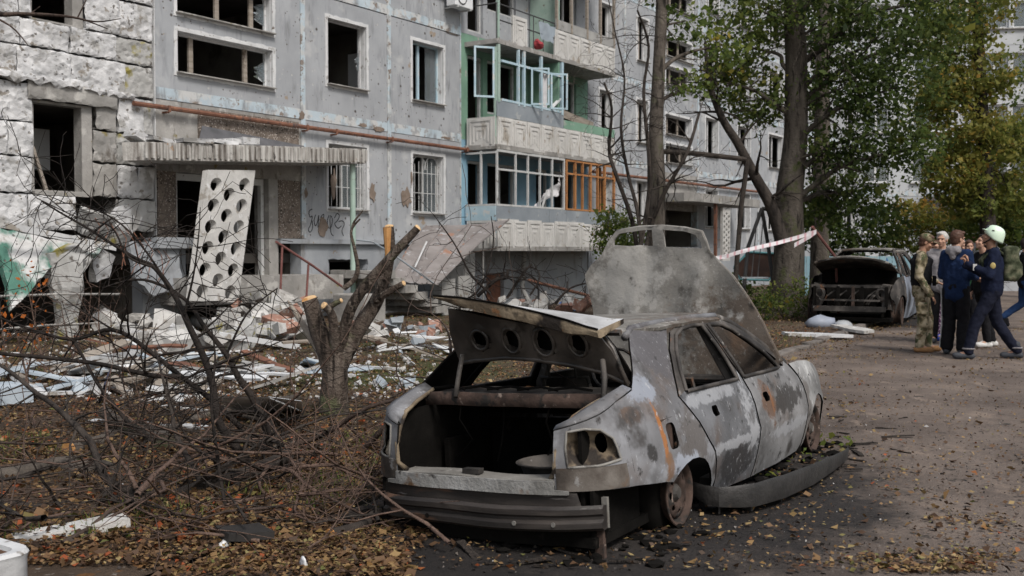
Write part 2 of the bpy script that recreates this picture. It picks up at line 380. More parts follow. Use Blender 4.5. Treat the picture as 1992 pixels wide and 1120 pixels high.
c = t.mix(t.step(t.noise(2.6, 6, 0.65, st=(1.0, 0.5, 1), off=6), 0.54, 0.68), c, (0.25, 0.196, 0.157))
c = t.mix(t.step(t.noise(5.5, 6, 0.65, off=8), 0.60, 0.7), c, (0.05, 0.042, 0.036))
c = t.mix(t.step(t.noise(60, 3, 0.5, off=3), 0.63, 0.7), c, (0.24, 0.22, 0.20))
tc = t.n('ShaderNodeTexCoord')
# soot burnt into the ground round the two cars: an irregular stain
def soot_mask(cx, cy, ax, ay, rot):
    sub = t.n('ShaderNodeVectorMath', operation='SUBTRACT'); t.l(tc.outputs['Object'], sub.inputs[0]); sub.inputs[1].default_value = (cx, cy, 0)
    ro = t.n('ShaderNodeVectorRotate', rotation_type='Z_AXIS'); t.l(sub.outputs[0], ro.inputs['Vector']); ro.inputs['Angle'].default_value = rot
    sc_ = t.n('ShaderNodeVectorMath', operation='MULTIPLY'); t.l(ro.outputs[0], sc_.inputs[0]); sc_.inputs[1].default_value = (1 / ax, 1 / ay, 0)
    ln = t.n('ShaderNodeVectorMath', operation='LENGTH'); t.l(sc_.outputs[0], ln.inputs[0])
    w = t.math('ADD', ln.outputs['Value'], t.math('MULTIPLY', t.math('SUBTRACT', t.noise(1.6, 6, 0.7, off=11), 0.5), 1.3))
    return t.step(w, 1.15, 0.72)
sm = t.math('MAXIMUM', soot_mask(0.72, 6.35, 1.5, 2.5, radians(32)), soot_mask(7.6, 23.4, 2.3, 3.6, radians(32)))
c = t.mix(soot_mask(-1.5, 4.6, 1.9, 1.5, 0.0), c, t.ramp(t.noise(3, 6, .65, off=21), [(.35, (.045, .032, .024)), (.65, (.12, .088, .066))]))
c = t.mix(t.math('MULTIPLY', sm, 0.88), c, (0.010, 0.0098, 0.0105))
t.bump(t.noise(26, 8, 0.7, off=2), 0.85, 0.035); m_road = t.done(c)
t = NT('kerb_concrete', 0.9, 0.2); m_kerb = mottle('kerb_concrete', [(0.3, (0.12, 0.105, 0.095)), (0.7, (0.21, 0.19, 0.175))], 4.0, layers=[((0.05, 0.045, 0.04), 3.0, 0.5, 0.65)], bump=0.6)

def ground_z(x, y):
    """lawn rises a little behind the kerb; small lumps"""
    d = -kerb_side(x, y)
    k = max(0.0, min(1.0, d / 0.25))
    r = sqrt(x * x + y * y)
    near = max(0.0, min(1.0, (40 - r) / 20))
    lump = 0.05 * nz((x, y, 0), 0.55) + 0.03 * nz((x, y, 3), 1.7)
    return k * (0.04 + near * max(-0.045, lump)) if d > 0 else near * 0.012 * nz((x, y, 7), 0.8)
def grid_sheet(name, xs, ys, keep, zoff, mat):
    vs = []; ix = {}; fs = []
    for j, y in enumerate(ys):
        for i, x in enumerate(xs):
            ix[i, j] = len(vs); vs.append((x, y, ground_z(x, y) + zoff))
    for j in range(len(ys) - 1):
        for i in range(len(xs) - 1):
            fs.append((ix[i, j], ix[i + 1, j], ix[i + 1, j + 1], ix[i, j + 1]))
    me = bpy.data.meshes.new(name); me.from_pydata(vs, [], fs); me.polygons.foreach_set('use_smooth', [True] * len(fs))
    o = link_mesh(name, me, mat); return o
# one sheet to the horizon, fine near by, built along the kerb direction so that lawn and road meet on a line
def strip(name, dvals, svals, zoff, mat):
    vs = []; fs = []
    nd, ns = len(dvals), len(svals)
    for s_ in svals:
        for d_ in dvals:
            q = KP + KU * s_ + KN * d_
            vs.append((q.x, q.y, ground_z(q.x, q.y) + zoff))
    for j in range(ns - 1):
        for i in range(nd - 1): fs.append((j * nd + i, j * nd + i + 1, (j + 1) * nd + i + 1, (j + 1) * nd + i))
    me = bpy.data.meshes.new(name); me.from_pydata(vs, [], fs); me.polygons.foreach_set('use_smooth', [True] * len(fs))
    return tag(link_mesh(name, me, mat), kind='structure')
sv = [-1500, -300, -80, -40, -25] + [-20 + 0.16 * i for i in range(220)] + [16 + 1.0 * i for i in range(40)] + [60, 100, 200, 500, 1500]
strip('road', [0.0] + [0.16 * i for i in range(1, 70)] + [12, 14, 17, 20, 30, 60, 200, 1500], sv, 0.0, m_road)
strip('lawn', [-1500, -300, -100, -60, -40, -30, -25] + [-20 + 0.16 * i for i in range(125)] + [-0.06], sv, 0.0, m_soil)
# kerb stones, each an object under the kerb
kerb = empty('kerb', (0, 0, 0)); tag(kerb, 'broken dirty concrete kerb between the lawn and the road', 'kerb', kind='structure')
rk = random.Random(3)
kmesh = None
ang = pi / 2 - KA
s_ = -11.6; kms = []
for v in range(4):
    b = MB(); b.box((0, 0, 0), (0.93, 0.15, 0.26), jit=0.008, rnd=rk); kms.append(b.mesh('kerb_stone'))
while s_ < 24:
    q = KP + KU * s_ + KN * (-0.03 + rk.uniform(-0.015, 0.015))
    if not (-1.6 < s_ < -0.4 or -20 < s_ < -5.4):
        k = link_mesh('kerb_stone', kms[rk.randrange(4)], m_kerb, kerb, (q.x, q.y, -0.06 + rk.uniform(-0.03, 0.012)), (rk.uniform(-.05, .05), rk.uniform(-.02, .02), ang + rk.uniform(-.03, .03)))
        bevel(k, 0.015, 2)
    s_ += 0.96
# ------------------------------------------------------------------ the long apartment building
BLD = empty('apartment_building', (BP.x, BP.y, 0), pi / 2 - AF, 'long damaged grey panel apartment block with blown-out windows and stacked balconies', 'building')
rb = random.Random(11)
def bpart(name, mb, mat, parent=None, smooth=False): return mb.build(name, mat, parent or BLD, smooth)
def wall(U0, U1, Z0, Z1, holes=(), mat=None, y=0.0, th=0.28, name='wall_panel', jag=0.0, seed=1, parent=None):
    hs_ = []
    for i, h in enumerate(holes):
        p = [(h[0], h[2]), (h[1], h[2]), (h[1], h[3]), (h[0], h[3])]
        hs_.append(densify(p, 0.14, jag, seed + i) if jag else p)
    mb = sheet([(U0, Z0), (U1, Z0), (U1, Z1), (U0, Z1)], hs_, lambda u, v: (u, y, v), 0.5, th, inner=False, dens=False)
    return bpart(name, mb, mat or m_panel, parent)
def ring(mb, a, b, y0, y1):
    """rectangular ring a (outer) to b (inner); each (U0,U1,Z0,Z1)"""
    mb.box2((a[0], y0, a[2]), (b[0], y1, a[3])); mb.box2((b[1], y0, a[2]), (a[1], y1, a[3]))
    mb.box2((b[0], y0, a[2]), (b[1], y1, b[2])); mb.box2((b[0], y0, b[3]), (b[1], y1, a[3]))
def rect_ring(a, b, y0, y1, jag=0.0, seed=0):
    A_ = [(a[0], a[2]), (a[1], a[2]), (a[1], a[3]), (a[0], a[3])]; B_ = [(b[0], b[2]), (b[1], b[2]), (b[1], b[3]), (b[0], b[3])]
    if jag: A_ = densify(A_, 0.12, jag, seed)
    return sheet(A_, [B_], lambda u, v: (u, y0, v), 0.5, y1 - y0, inner=False, dens=False)
def window(U0, U1, Z0, Z1, muls=(), frame=m_white, bars=False, trans=None, liner=True, jag=0.012, seed=1, surround=0.075, fw=0.05, pane=None, mulm=None):
    w = bpart('window', rect_ring((U0 - surround, U1 + surround, Z0 - surround, Z1 + surround), (U0 + 0.004, U1 - 0.004, Z0 + 0.004, Z1 - 0.004), -0.015, 0.05, jag, seed), m_white)
    f = rect_ring((U0, U1, Z0, Z1), (U0 + fw, U1 - fw, Z0 + fw, Z1 - fw), 0.17, 0.23)
    f.build('frame', frame, w)
    if liner:
        b = MB(); b.box2((U0 + 0.001, 0.052, Z0), (U0 + 0.012, 0.168, Z1)); b.box2((U1 - 0.012, 0.052, Z0), (U1 - 0.001, 0.168, Z1)); b.box2((U0 + 0.013, 0.052, Z1 - 0.012), (U1 - 0.013, 0.168, Z1 - 0.001))
        b.build('reveal', m_white, w)
    for mu in muls:
        b = MB(); b.box(((mu[0]), 0.2, (Z0 + Z1) / 2), (mu[1], 0.05, Z1 - Z0 - 2 * fw - 0.004)); b.build('mullion', mulm or frame, w)
    if trans:
        b = MB(); b.box(((U0 + U1) / 2, 0.2, trans), (U1 - U0 - 2 * fw - 0.004, 0.045, 0.05)); b.build('transom', frame, w)
    b = MB(); b.box(((U0 + U1) / 2, -0.03, Z0 - 0.012), (U1 - U0 + 0.06, 0.16, 0.022)); b.build('sill', m_conc, w)
    if pane:
        for (a0, a1) in pane:
            b = MB(); b.box(((a0 + a1) / 2, 0.205, (Z0 + Z1) / 2), (a1 - a0, 0.006, Z1 - Z0 - 2 * fw - .01)); b.build('pane', m_glass, w)
    rs_ = random.Random(int(seed * 31 + U0 * 17 + Z0 * 5))
    for _ in range(4 if U0 < 5 and not bars else 0):     # shards left in the frame
        cx_ = U0 + fw if rs_.random() < .5 else U1 - fw; dx_ = (1 if cx_ < (U0 + U1) / 2 else -1) * rs_.uniform(.08, .3); cz_ = rs_.uniform(Z0 + .1, Z1 - .3)
        b = MB(); b.add([(cx_, .2, cz_), (cx_, .2, cz_ + rs_.uniform(.15, .4)), (cx_ + dx_, .2, cz_ + rs_.uniform(0, .25)), (cx_, .206, cz_), (cx_, .206, cz_ + .2), (cx_ + dx_, .206, cz_ + .1)], [(0, 1, 2), (5, 4, 3)]); b.build('glass_shard', m_glass, w)
    if bars:
        g = MB(); n_ = 7
        for i in range(n_ + 1):
            u = U0 + 0.03 + (U1 - U0 - 0.06) * i / n_; k = (i / n_ - .5) * 2
            g.tube([(u, 0.1, Z0 + 0.02), (u, 0.1, Z1 - 0.12 - 0.22 * k * k)], 0.009, 5)
        for z in (Z0 + 0.04, Z0 + 0.5, Z0 + 1.0): g.tube([(U0 + 0.02, 0.1, z), (U1 - 0.02, 0.1, z)], 0.009, 5)
        for s in (0, 1):
            c0 = U0 + (U1 - U0) * (0.3 + 0.4 * s)
            g.tube([(c0 + 0.28 * cos(a), 0.1, Z1 - 0.36 + 0.33 * sin(a)) for a in [pi * i / 8 for i in range(9)]], 0.009, 5)
        g.build('window_grille', m_greywhite, w)
    return w
ST = 2.77
def zrow(k): return 2.45 + ST * k, 3.90 + ST * k
# interior: floors, back wall and partitions so that the openings look into rooms; shade is put into the dark floor colour
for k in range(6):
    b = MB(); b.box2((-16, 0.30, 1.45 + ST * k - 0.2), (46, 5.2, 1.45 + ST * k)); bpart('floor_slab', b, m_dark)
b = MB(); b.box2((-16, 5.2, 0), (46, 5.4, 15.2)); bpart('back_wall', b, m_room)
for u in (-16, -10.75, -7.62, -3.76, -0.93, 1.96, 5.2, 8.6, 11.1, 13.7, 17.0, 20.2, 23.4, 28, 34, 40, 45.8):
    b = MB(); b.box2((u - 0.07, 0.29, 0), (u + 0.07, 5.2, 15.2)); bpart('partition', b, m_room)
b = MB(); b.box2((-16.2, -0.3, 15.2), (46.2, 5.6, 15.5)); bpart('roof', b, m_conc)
# plinth
wall(-3.9, 1.95, -0.3, 1.66, [(-3.05, -1.75, 0.95, 1.32)], m_plinth, -0.05, 0.33, 'plinth', 0.02)
b = MB(); b.box2((-4.6, -0.16, 1.66), (1.95, 0.2, 1.76)); bpart('plinth_ledge', b, m_plinth)
wall(1.96, 8.6, -0.3, 2.0, [(3.1, 3.95, -0.2, 0.9)], m_plinth, 0.0, 0.28, 'plinth', 0.0)
wall(8.6, 46, -0.3, 1.66, [], m_plinth, -0.05, 0.33, 'plinth')
b = MB(); b.box2((3.1, 0.12, -0.2), (3.95, 0.18, 0.9)); bpart('basement_door', b, m_rust)
# --- main bays: stair bay, two window bays
for k in range(5):
    z0, z1 = zrow(k); f0 = 1.76 if k == 0 else 1.78 + ST * k; f1 = 1.78 + ST * (k + 1) - 0.004
    if k > 0:   # stair bay panels with two slots of wide windows
        lo = 4.9 + ST * (k - 1); hi = 6.03 + ST * (k - 1)
        sp_ = 4.56 + ST * (k - 1); tp = sp_ + ST - 0.004
        wall(-7.58, -3.84, sp_, tp, [(-7.07, -4.64, lo, lo + 0.78), (-7.07, -4.64, hi, hi + 0.78)], seed=k, jag=0.0)
        window(-7.07, -4.64, lo, lo + 0.78, [(-6.60, 0.10), (-5.22, 0.10)], m_white, mulm=m_wood, seed=k * 3)
        window(-7.07, -4.64, hi, hi + 0.78, [(-5.95, 0.10), (-5.05, 0.10)], m_white, mulm=m_wood, seed=k * 3 + 1)
    zp0 = 1.76 if k == 0 else 4.56 + ST * (k - 1); zp1 = 4.34 if k == 0 else zp0 + ST - 0.24
    for j, (a, b_) in enumerate(((-3.70, -0.99), (-0.85, 1.90))):
        wu = (-3.0, -1.72) if j == 0 else (-0.04, 1.2)
        wall(a, b_, zp0, zp1, [(wu[0], wu[1], z0, z1)], m_panel, seed=k * 5 + j, jag=0.0)
        if k == 0: window(wu[0], wu[1], z0, z1, [(wu[0] + 0.62, 0.05)], m_greywhite, bars=True, seed=k + j, pane=[(wu[0] + .68, wu[1] - .06)])
        elif (k, j) == (1, 0): window(wu[0], wu[1], z0, z1, [], m_white, seed=9, fw=0.03)
        elif (k, j) == (1, 1): window(wu[0], wu[1], z0, z1, [(wu[0] + 0.45, 0.07)], m_lblue, seed=10, pane=[(wu[0] + .75, wu[1] - .06)])
        else: window(wu[0], wu[1], z0, z1, [(wu[0] + 0.5, 0.06)], m_white, seed=k + j)
    # horizontal and vertical joint bands
    if k < 4:
        zb = 4.34 + ST * k
        for (a, b_) in ((-7.58, -3.84), (-3.70, -0.99), (-0.85, 1.90)):
            if k == 0 or a > -7: wall(a, b_, zb + 0.003, zb + 0.217, [], m_blue, -0.012, 0.2, 'joint_band')
for (u, w_) in ((-3.77, 0.13), (-0.92, 0.13), (1.925, 0.045)):
    wall(u - w_ / 2, u + w_ / 2, 1.77, 15.2, [], m_blue, -0.018, 0.25, 'joint_band')
wall(-7.60, -7.585, 1.77, 15.2, [], m_white, -0.02, 0.25, 'joint_band')
# white door standing inside the second floor room, curtain inside
b = MB(); b.box((-1.04, 0.86, 5.32), (0.05, 0.62, 1.9)); bpart('room_door', b, m_whitepl)
# --- stair bay at ground level: pebble-dashed entrance
wall(-7.58, -3.84, 3.0, 4.335, [], m_conc, 0.0, 0.28, 'lintel_panel')
wall(-6.6, -3.92, 3.62, 4.26, [], m_gravel, -0.03, 0.029, 'pebble_panel')
wall(-7.56, -7.14, 1.0, 3.0, [], m_gravel, -0.02, 0.4, 'pebble_pier')
wall(-4.52, -3.88, 1.77, 3.0, [], m_gravel, -0.02, 0.4, 'pebble_pier')
b = MB(); b.box2((-4.80, -0.03, 0.9), (-4.54, 0.4, 3.0)); bpart('door_jamb', b, m_conc)
b = MB(); b.box2((-7.6, -1.0, 0.5), (-3.6, 0.2, 1.0)); b.box2((-7.6, 0.2, 0.5), (-3.6, 5.2, 1.0)); bpart('porch_floor', b, m_conc)
b = MB(); b.box2((-7.13, 0.9, 1.0), (-6.5, 0.95, 2.9)); bpart('entrance_door', b, m_rust)
for (u0, u1) in ((-7.10, -7.02), (-5.55, -5.47), (-4.90, -4.82)):
    b = MB(); b.box2((u0, 0.1, 1.0), (u1, 0.2, 2.995)); bpart('door_post', b, m_greywhite)
b = MB(); b.box2((-7.02, 0.1, 2.86), (-4.90, 0.2, 2.99)); bpart('door_head', b, m_greywhite)
# canopy, sagging to the left, with broken slabs lying on it and felt turned up the wall
def canopy(U0, U1, N1, zl, zr, th, back=.1):
    e = lambda u: zl + (zr - zl) * (u - U0) / (U1 - U0)
    out = densify([(U0 + back, 0.0), (U1, 0.0), (U1, -N1 + 0.06), (U1 - 0.08, -N1), (U0 + 0.25, -N1), (U0, -N1 + 0.3)], 0.16, 0.012, 5)
    return sheet(out, (), lambda u, v: (u, v, e(u)), 0.3, th, inner=True, dens=False)
cn = bpart('canopy', canopy(-8.95, -3.03, 1.2, 3.35, 3.70, 0.31, 1.05), m_canopy)
b = MB()
for i in range(46):
    u = -8.7 + 5.6 * i / 45.0
    b.box((u, -1.212, 3.2 + 0.35 * (u + 8.97) / 5.94), (0.055 + rb.uniform(-.01, .02), 0.03, 0.27 + rb.uniform(-.05, .02)))
b.build('edge_ribs', m_canopy, cn)['kind'] = 'stuff'
fl_ = sheet(densify([(-7.0, 3.42), (-4.0, 3.62), (-4.0, 3.72), (-6.6, 3.9)], .3), (), lambda u, v: (u, -0.06 - 0.7 * (4.0 - v), v + 0.02), .3, .01); fl_.build('felt_upstand', m_bitumen, cn)
for (u, n_, w_, t_, r_) in ((-8.3, 1.0, .5, .05, .1), (-7.6, 1.05, .7, .05, -.05), (-6.9, 0.95, .6, .06, .06), (-6.35, 0.8, .55, .09, .02), (-6.2, 0.85, .4, .14, -.1), (-8.55, .8, .35, .12, .5)):
    b = MB(); b.box((u, -n_, 3.37 + 0.059 * (u + 8.97) + t_ / 2), (w_, .4, t_), Matrix.Rotation(r_, 3, 'Y'), .02, rb)
    o = bpart('block_fragment', b, m_block)
# pipe along the wall
pz = 4.15
b = MB(); b.tube([(-8.15, -0.13, pz + .02), (2.45, -0.13, pz)], 0.045, 8); o = bpart('gas_pipe', b, m_rust); auto_smooth(o)
for u in (-7.4, -3.8, -2.9, -1.0, 2.0):
    b = MB(); b.box2((u - .03, -0.15, pz - 0.075), (u + .03, 0.0, pz - 0.045)); b.box2((u - .03, -0.19, pz - .06), (u + .03, -0.175, pz + .06)); bpart('pipe_bracket', b, m_rust)
b = MB(); b.tube([(8.7, -0.13, 4.0), (24, -0.13, 4.05)], 0.05, 8); bpart('gas_pipe', b, m_rust)
# bare patches where render has fallen off
for i, (px, py, w_, h_) in enumerate(((628, 440, 20, 44), (648, 360, 14, 70), (724, 375, 12, 46), (790, 385, 22, 46), (705, 243, 22, 12), (735, 252, 26, 16), (594, 375, 8, 22), (586, 225, 14, 26), (800, 345, 6, 30), (880, 66, 26, 9), (868, 268, 18, 8))):
    c_ = pf(px, py); a_ = pf(px - w_ / 2, py - h_ / 2); d_ = pf(px + w_ / 2, py + h_ / 2); hw = abs(d_.x - a_.x) / 2; hh = abs(a_.z - d_.z) / 2
    rr = random.Random(i); n_ = 14
    out = [(c_.x + hw * cos(2 * pi * k / n_) * rr.uniform(.45, 1.15), c_.z + hh * sin(2 * pi * k / n_) * rr.uniform(.5, 1.15)) for k in range(n_)]
    bpart('bare_patch', sheet(out, (), lambda u, v: (u, -0.022, v), .12, .018), mottle('bare_patch_%d' % i, [(.3, (.15, .115, .09)), (.7, (.26, .21, .175))], 6, bump=.8, bscale=30) if i == 0 else bpy.data.materials['bare_patch_0'])
# graffiti: looping strokes of black spray paint
def stroke(pts, w=0.016):
    return MB().tube([(pf(600 + x * .0, 0).x if False else x, -0.006, z) for (x, z) in pts], w, 4)
gu, gz = -3.62, 1.92
gl = [[(0.10, .40), (.0, .36), (.04, .24), (.12, .3), (.06, .12), (-.02, .04), (.04, -.02), (.12, .06), (.10, .2)], [(.20, .30), (.14, .2), (.2, .08), (.26, .2), (.3, .34), (.26, .08)], [(.34, .26), (.44, .34), (.42, .2), (.36, .1), (.44, .04), (.5, .14)], [(.58, .3), (.52, .2), (.56, .06), (.66, .1), (.68, .26), (.6, .32), (.62, -.02), (.7, -.06)], [(.74, .26), (.82, .36), (.9, .3), (.82, .2), (.72, .16), (.84, .06), (.94, .12)], [(.86, .2), (1.0, .22), (1.04, .14), (.94, .04), (1.0, -.06)]]
b = MB()
for s_ in gl:
    cv = []
    for i in range(len(s_) - 1):
        for q in (0, .34, .67): cv.append((s_[i][0] + (s_[i + 1][0] - s_[i][0]) * q, s_[i][1] + (s_[i + 1][1] - s_[i][1]) * q))
    cv.append(s_[-1]); sm_ = [cv[0]] + [((cv[i - 1][0] + cv[i][0] + cv[i + 1][0]) / 3, (cv[i - 1][1] + cv[i][1] + cv[i + 1][1]) / 3) for i in range(1, len(cv) - 1)] + [cv[-1]]
    b.tube([(gu + x * 1.1, -0.002, gz + z * 1.25) for (x, z) in sm_], 0.011, 4)
bpart('graffiti', b, m_ink)
# --- balcony bay
for k in range(5):
    z0, z1 = zrow(k)
    mt = (m_bluewall, m_greenwall, m_panel, m_panel, m_panel)[k]
    zb = 2.0 if k == 0 else 1.66 + ST * k; 
    wall(1.97, 5.18, zb, 1.655 + ST * (k + 1), [(2.25, 2.95, 1.75 + ST * k + (.26 if k == 0 else 0), z1), (3.15, 4.55, z0, z1)], mt, 0.0, .25, 'balcony_wall')
    wall(5.2, 8.6, zb, 1.655 + ST * (k + 1), [(5.6, 6.3, 1.75 + ST * k + (.26 if k == 0 else 0), z1), (6.6, 7.9, z0, z1)], (m_bluewall, m_greenwall, m_panel, m_panel, m_panel)[k], 0.0, .25, 'balcony_wall')
    for (a, b_) in ((2.25, 2.95), (3.15, 4.55), (5.6, 6.3), (6.6, 7.9)):
        zl = 1.75 + ST * k + (.26 if k == 0 else 0) if b_ - a < .8 else z0
        f = rect_ring((a, b_, zl, z1), (a + .07, b_ - .07, zl + .07, z1 - .07), 0.08, 0.15); w = bpart('window', f, m_greywhite)
        if b_ - a > .8:
            q = MB(); q.box(((a + b_) / 2, .11, (z0 + z1) / 2), (.07, .05, z1 - z0 - .15)); q.build('mullion', m_greywhite, w)
# balcony parapet panel with stepped relief, one mesh shared
def relief_panel(w_, h_):
    b = MB(); b.box((0, 0.0, h_ / 2), (w_ - .012, .05, h_))
    def ringb(x0, x1, z0, z1, t_, y_):
        b.box2((x0, -y_, z0), (x0 + t_, -.024, z1)); b.box2((x1 - t_, -y_, z0), (x1, -.024, z1)); b.box2((x0 + t_, -y_, z1 - t_), (x1 - t_, -.024, z1))
    ringb(-w_ * .40, w_ * .40, h_ * .07, h_ * .93, .05, .043); ringb(-w_ * .28, w_ * .28, h_ * .16, h_ * .77, .045, .040); ringb(-w_ * .16, w_ * .16, h_ * .24, h_ * .6, .04, .038)
    b.box2((-w_ * .03, -.037, h_ * .3), (w_ * .03, -.024, h_ * .45))
    return b.mesh('panel')
PW = 0.702; pm = relief_panel(PW, .76); pside = relief_panel(.9, .76)
pm.materials.append(m_balc); pside.materials.append(m_balc)
BZ = [1.52, 4.15, 6.85, 9.62, 12.39]
for k in range(5):
    z = BZ[k]
    out = densify([(2.1, 0.0), (8.55, 0.0), (8.55, -1.03), (2.12, -1.03)], .2, .012 if k else .006, k)
    bal = bpart('balcony', sheet(out, (), lambda u, v: (u, v, z + .11), .5, .12, inner=False, dens=False), m_conc)
    for i in range(9):
        if k == 2 and i in (0, 2, 3): continue
        rx = rb.uniform(-.02, .02)
        link_mesh('panel', pm, None, bal, (2.16 + PW * (i + .5), -1.0, z + .06 + (.02 if k == 2 else 0)), (rx, 0, rb.uniform(-.012, .012)))
    if k != 2: link_mesh('panel', pside, None, bal, (2.13, -.52, z + .06), (0, 0, -pi / 2))
    if k >= 1:
        b = MB(); b.box2((2.14, .02 - 1.03, z + .02), (8.5, -.96, z + .055)); b.build('edge_beam', m_rust, bal)
    if k == 0:      # blue-grey sheet, then glazing: grey-white left, orange wood right
        for (a, b_) in ((2.12, 4.7), (4.71, 5.62), (5.63, 8.55)):
            q = MB(); q.box2((a, -1.02, 2.30), (b_, -.985, 2.67)); q.build('sheet_panel', m_steelsheet, bal)
        q = MB(); q.box2((2.10, -1.0, 2.30), (2.13, -.03, 2.67)); q.build('sheet_panel', m_lblue, bal)
        for u in (2.16, 3.02, 3.62, 4.22, 4.86, 5.50):
            q = MB(); q.box((u, -1.0, 3.39), (.05, .05, 1.42)); q.build('glazing_bar', m_greywhite, bal)
        for zz, s in ((3.62, .05), (2.70, .05), (4.10, .06)):
            q = MB(); q.box((3.83, -1.003, zz), (3.38, .045, s)); q.build('glazing_bar', m_greywhite, bal)
        for y_ in (-.52,):
            q = MB(); q.box((2.13, y_, 3.39), (.05, .05, 1.42)); q.build('glazing_bar', m_greywhite, bal)
        for zz in (2.70, 4.05):
            q = MB(); q.box((2.13, -.5, zz), (.045, .96, .05)); q.build('glazing_bar', m_greywhite, bal)
        q = MB(); q.box((4.55, -.94, 2.9), (.03, .05, .7), Matrix.Rotation(.5, 3, 'Y')); q.build('glazing_bar', m_greywhite, bal)
        for u in (5.62, 6.12, 6.55, 7.02, 7.45, 7.88, 8.48):
            q = MB(); q.box((u, -1.0, 3.39), (.075 if u not in (6.55, 7.45) else .05, .07, 1.42)); q.build('timber_post', m_orange, bal)
        for zz in (3.72, 4.09, 2.70):
            q = MB(); q.box((7.05, -1.003, zz), (2.9, .05, .05)); q.build('timber_rail', m_orange, bal)
        q = MB(); q.box((8.5, -.5, 3.39), (.07, .07, 1.42)); q.build('timber_post', m_orange, bal)
    if k == 1:
        q = MB(); q.box2((2.15, -1.02, 4.98), (5.45, -.985, 5.38)); q.build('sheet_panel', m_steelsheet, bal)
        q = MB(); q.box2((5.47, -1.015, 4.98), (8.5, -.985, 5.22)); q.build('sheet_panel', m_greenwall, bal)
        q = MB(); q.box((6.3, -.96, 5.32), (1.9, .03, .22), Matrix.Rotation(.1, 3, 'Y')); q.build('loose_board', m_wood, bal)
        for u, s in ((2.22, .09), (3.15, .06), (3.42, .08), (4.28, .08), (5.38, .1)):
            q = MB(); q.box((u, -1.0, 6.08), (s, .07, 1.48)); q.build('glazing_bar', m_lblue if u > 2.5 else m_palegreen, bal)
        for zz in (6.42, 5.42):
            q = MB(); q.box((3.85, -1.003, zz), (3.0, .05, .06)); q.build('glazing_bar', m_lblue, bal)
        q = MB(); q.box((2.15, -.95, 5.6), (.05, .05, 2.3)); q.build('corner_post', m_palegreen, bal)
        # open casements swung out
        for (u, y_, rz, w_, h_) in ((2.12, -.95, 2.5, .55, 1.3), (3.75, -1.02, -.9, .5, 1.0), (4.75, -1.02, -.7, .5, 1.0)):
            q = rect_ring((0, w_, 0, h_), (.05, w_ - .05, .05, h_ - .05), -.02, .02); o = q.build('casement', m_lblue, bal); o.location = (u, y_, 5.44); o.rotation_euler = (0, 0, rz)
        q = MB(); q.box((4.95, -.97, 5.55), (.05, .09, .9), Matrix.Rotation(1.0, 3, 'Y')); q.build('fallen_frame', m_whitepl, bal)
        q = MB(); q.box2((5.2, -1.0, 4.3), (5.26, -.05, 6.8)); q.build('screen_wall', m_greenwall, bal)
    if k == 2:
        for i, (a, b_) in enumerate(((2.14, 5.0),)):
            for zz in (7.86, 7.45):
                q = MB(); q.tube([(a, -1.0, zz), (b_, -1.0, zz - .02)], .018, 6); q.build('railing', m_iron, bal)
            q = MB(); q.tube([(2.14, -1.0, 7.86), (2.14, -.03, 7.86)], .018, 6); q.build('railing', m_iron, bal)
            for u in (2.14, 3.0, 3.9, 4.4, 5.0):
                q = MB(); q.tube([(u, -1.0, 6.95), (u, -1.0, 7.86)], .016, 6); q.build('railing', m_iron, bal)
        q = MB(); q.box((2.2, -1.0, 8.1), (.07, .07, 2.4)); q.build('corner_post', m_palegreen, bal)
        for u in (5.1, 5.9, 6.8, 7.6, 8.45):
            q = MB(); q.box((u, -1.0, 8.65), (.08, .07, 1.9)); q.build('timber_post', m_wood, bal)
        q = MB(); q.box2((5.05, -1.015, 7.72), (8.5, -.985, 7.98)); q.build('sheet_panel', m_greyboard, bal)
        q = MB(); q.box2((5.2, -1.0, 6.95), (5.26, -.05, 9.5)); q.build('screen_wall', m_palegreen, bal)
    if k > 2:
        for u in (2.2, 3.3, 4.4, 5.4, 6.5, 7.5, 8.45):
            q = MB(); q.box((u, -1.0, z + 1.75), (.07, .06, 1.9)); q.build('glazing_bar', m_greywhite, bal)
# lace curtain torn across the lower balcony (hangs from it)
out = densify([(4.1, 2.72), (4.6, 3.1), (5.5, 3.55), (5.55, 4.0), (5.5, 3.2), (5.2, 3.05), (4.7, 2.95), (4.3, 2.74)], .1, .02, 3)
o = sheet(out, (), lambda u, v: (u, -.9 + .04 * sin(u * 14) + .03 * sin(v * 18), v), .08, .004).build('curtain', m_curtain, None); o.matrix_world = Matrix.Translation((BP.x, BP.y, 0)) @ Matrix.Rotation(pi / 2 - AF, 4, 'Z')
tag(o, 'torn white lace curtain blown across the lowest balcony glazing', 'curtain')
out = densify([(4.4, 5.45), (4.75, 5.45), (4.72, 6.4), (4.48, 6.4)], .1, .01, 3)
o = sheet(out, (), lambda u, v: (u, -.92 + .04 * sin(u * 40), v), .06, .004).build('curtain', m_curtain, None); o.matrix_world = Matrix.Translation((BP.x, BP.y, 0)) @ Matrix.Rotation(pi / 2 - AF, 4, 'Z')
tag(o, 'narrow pale curtain hanging inside the light blue balcony window', 'curtain')
def bthing(name, label, cat, group=None):
    e = empty(name, (BP.x, BP.y, 0), pi / 2 - AF); tag(e, label, cat, group); return e
ac = bthing('air_conditioner', 'white air conditioner unit bolted to the wall beside the top balcony', 'air conditioner')
b = MB(); b.box((1.55, -.27, 7.95), (.75, .3, .5)); bevel(b.build('housing', m_whitepl, ac), .02)
b = MB(); b.lathe([(.19, 0), (.2, .012), (.17, .014)], 16, Matrix.Translation((1.45, -.421, 7.95)) @ Matrix.Rotation(pi / 2, 4, 'X')); b.build('fan_grille', m_iron, ac)
for u in (1.28, 1.82):
    b = MB(); b.box((u, -.22, 7.68), (.04, .42, .03)); b.build('bracket', m_greywhite, ac)
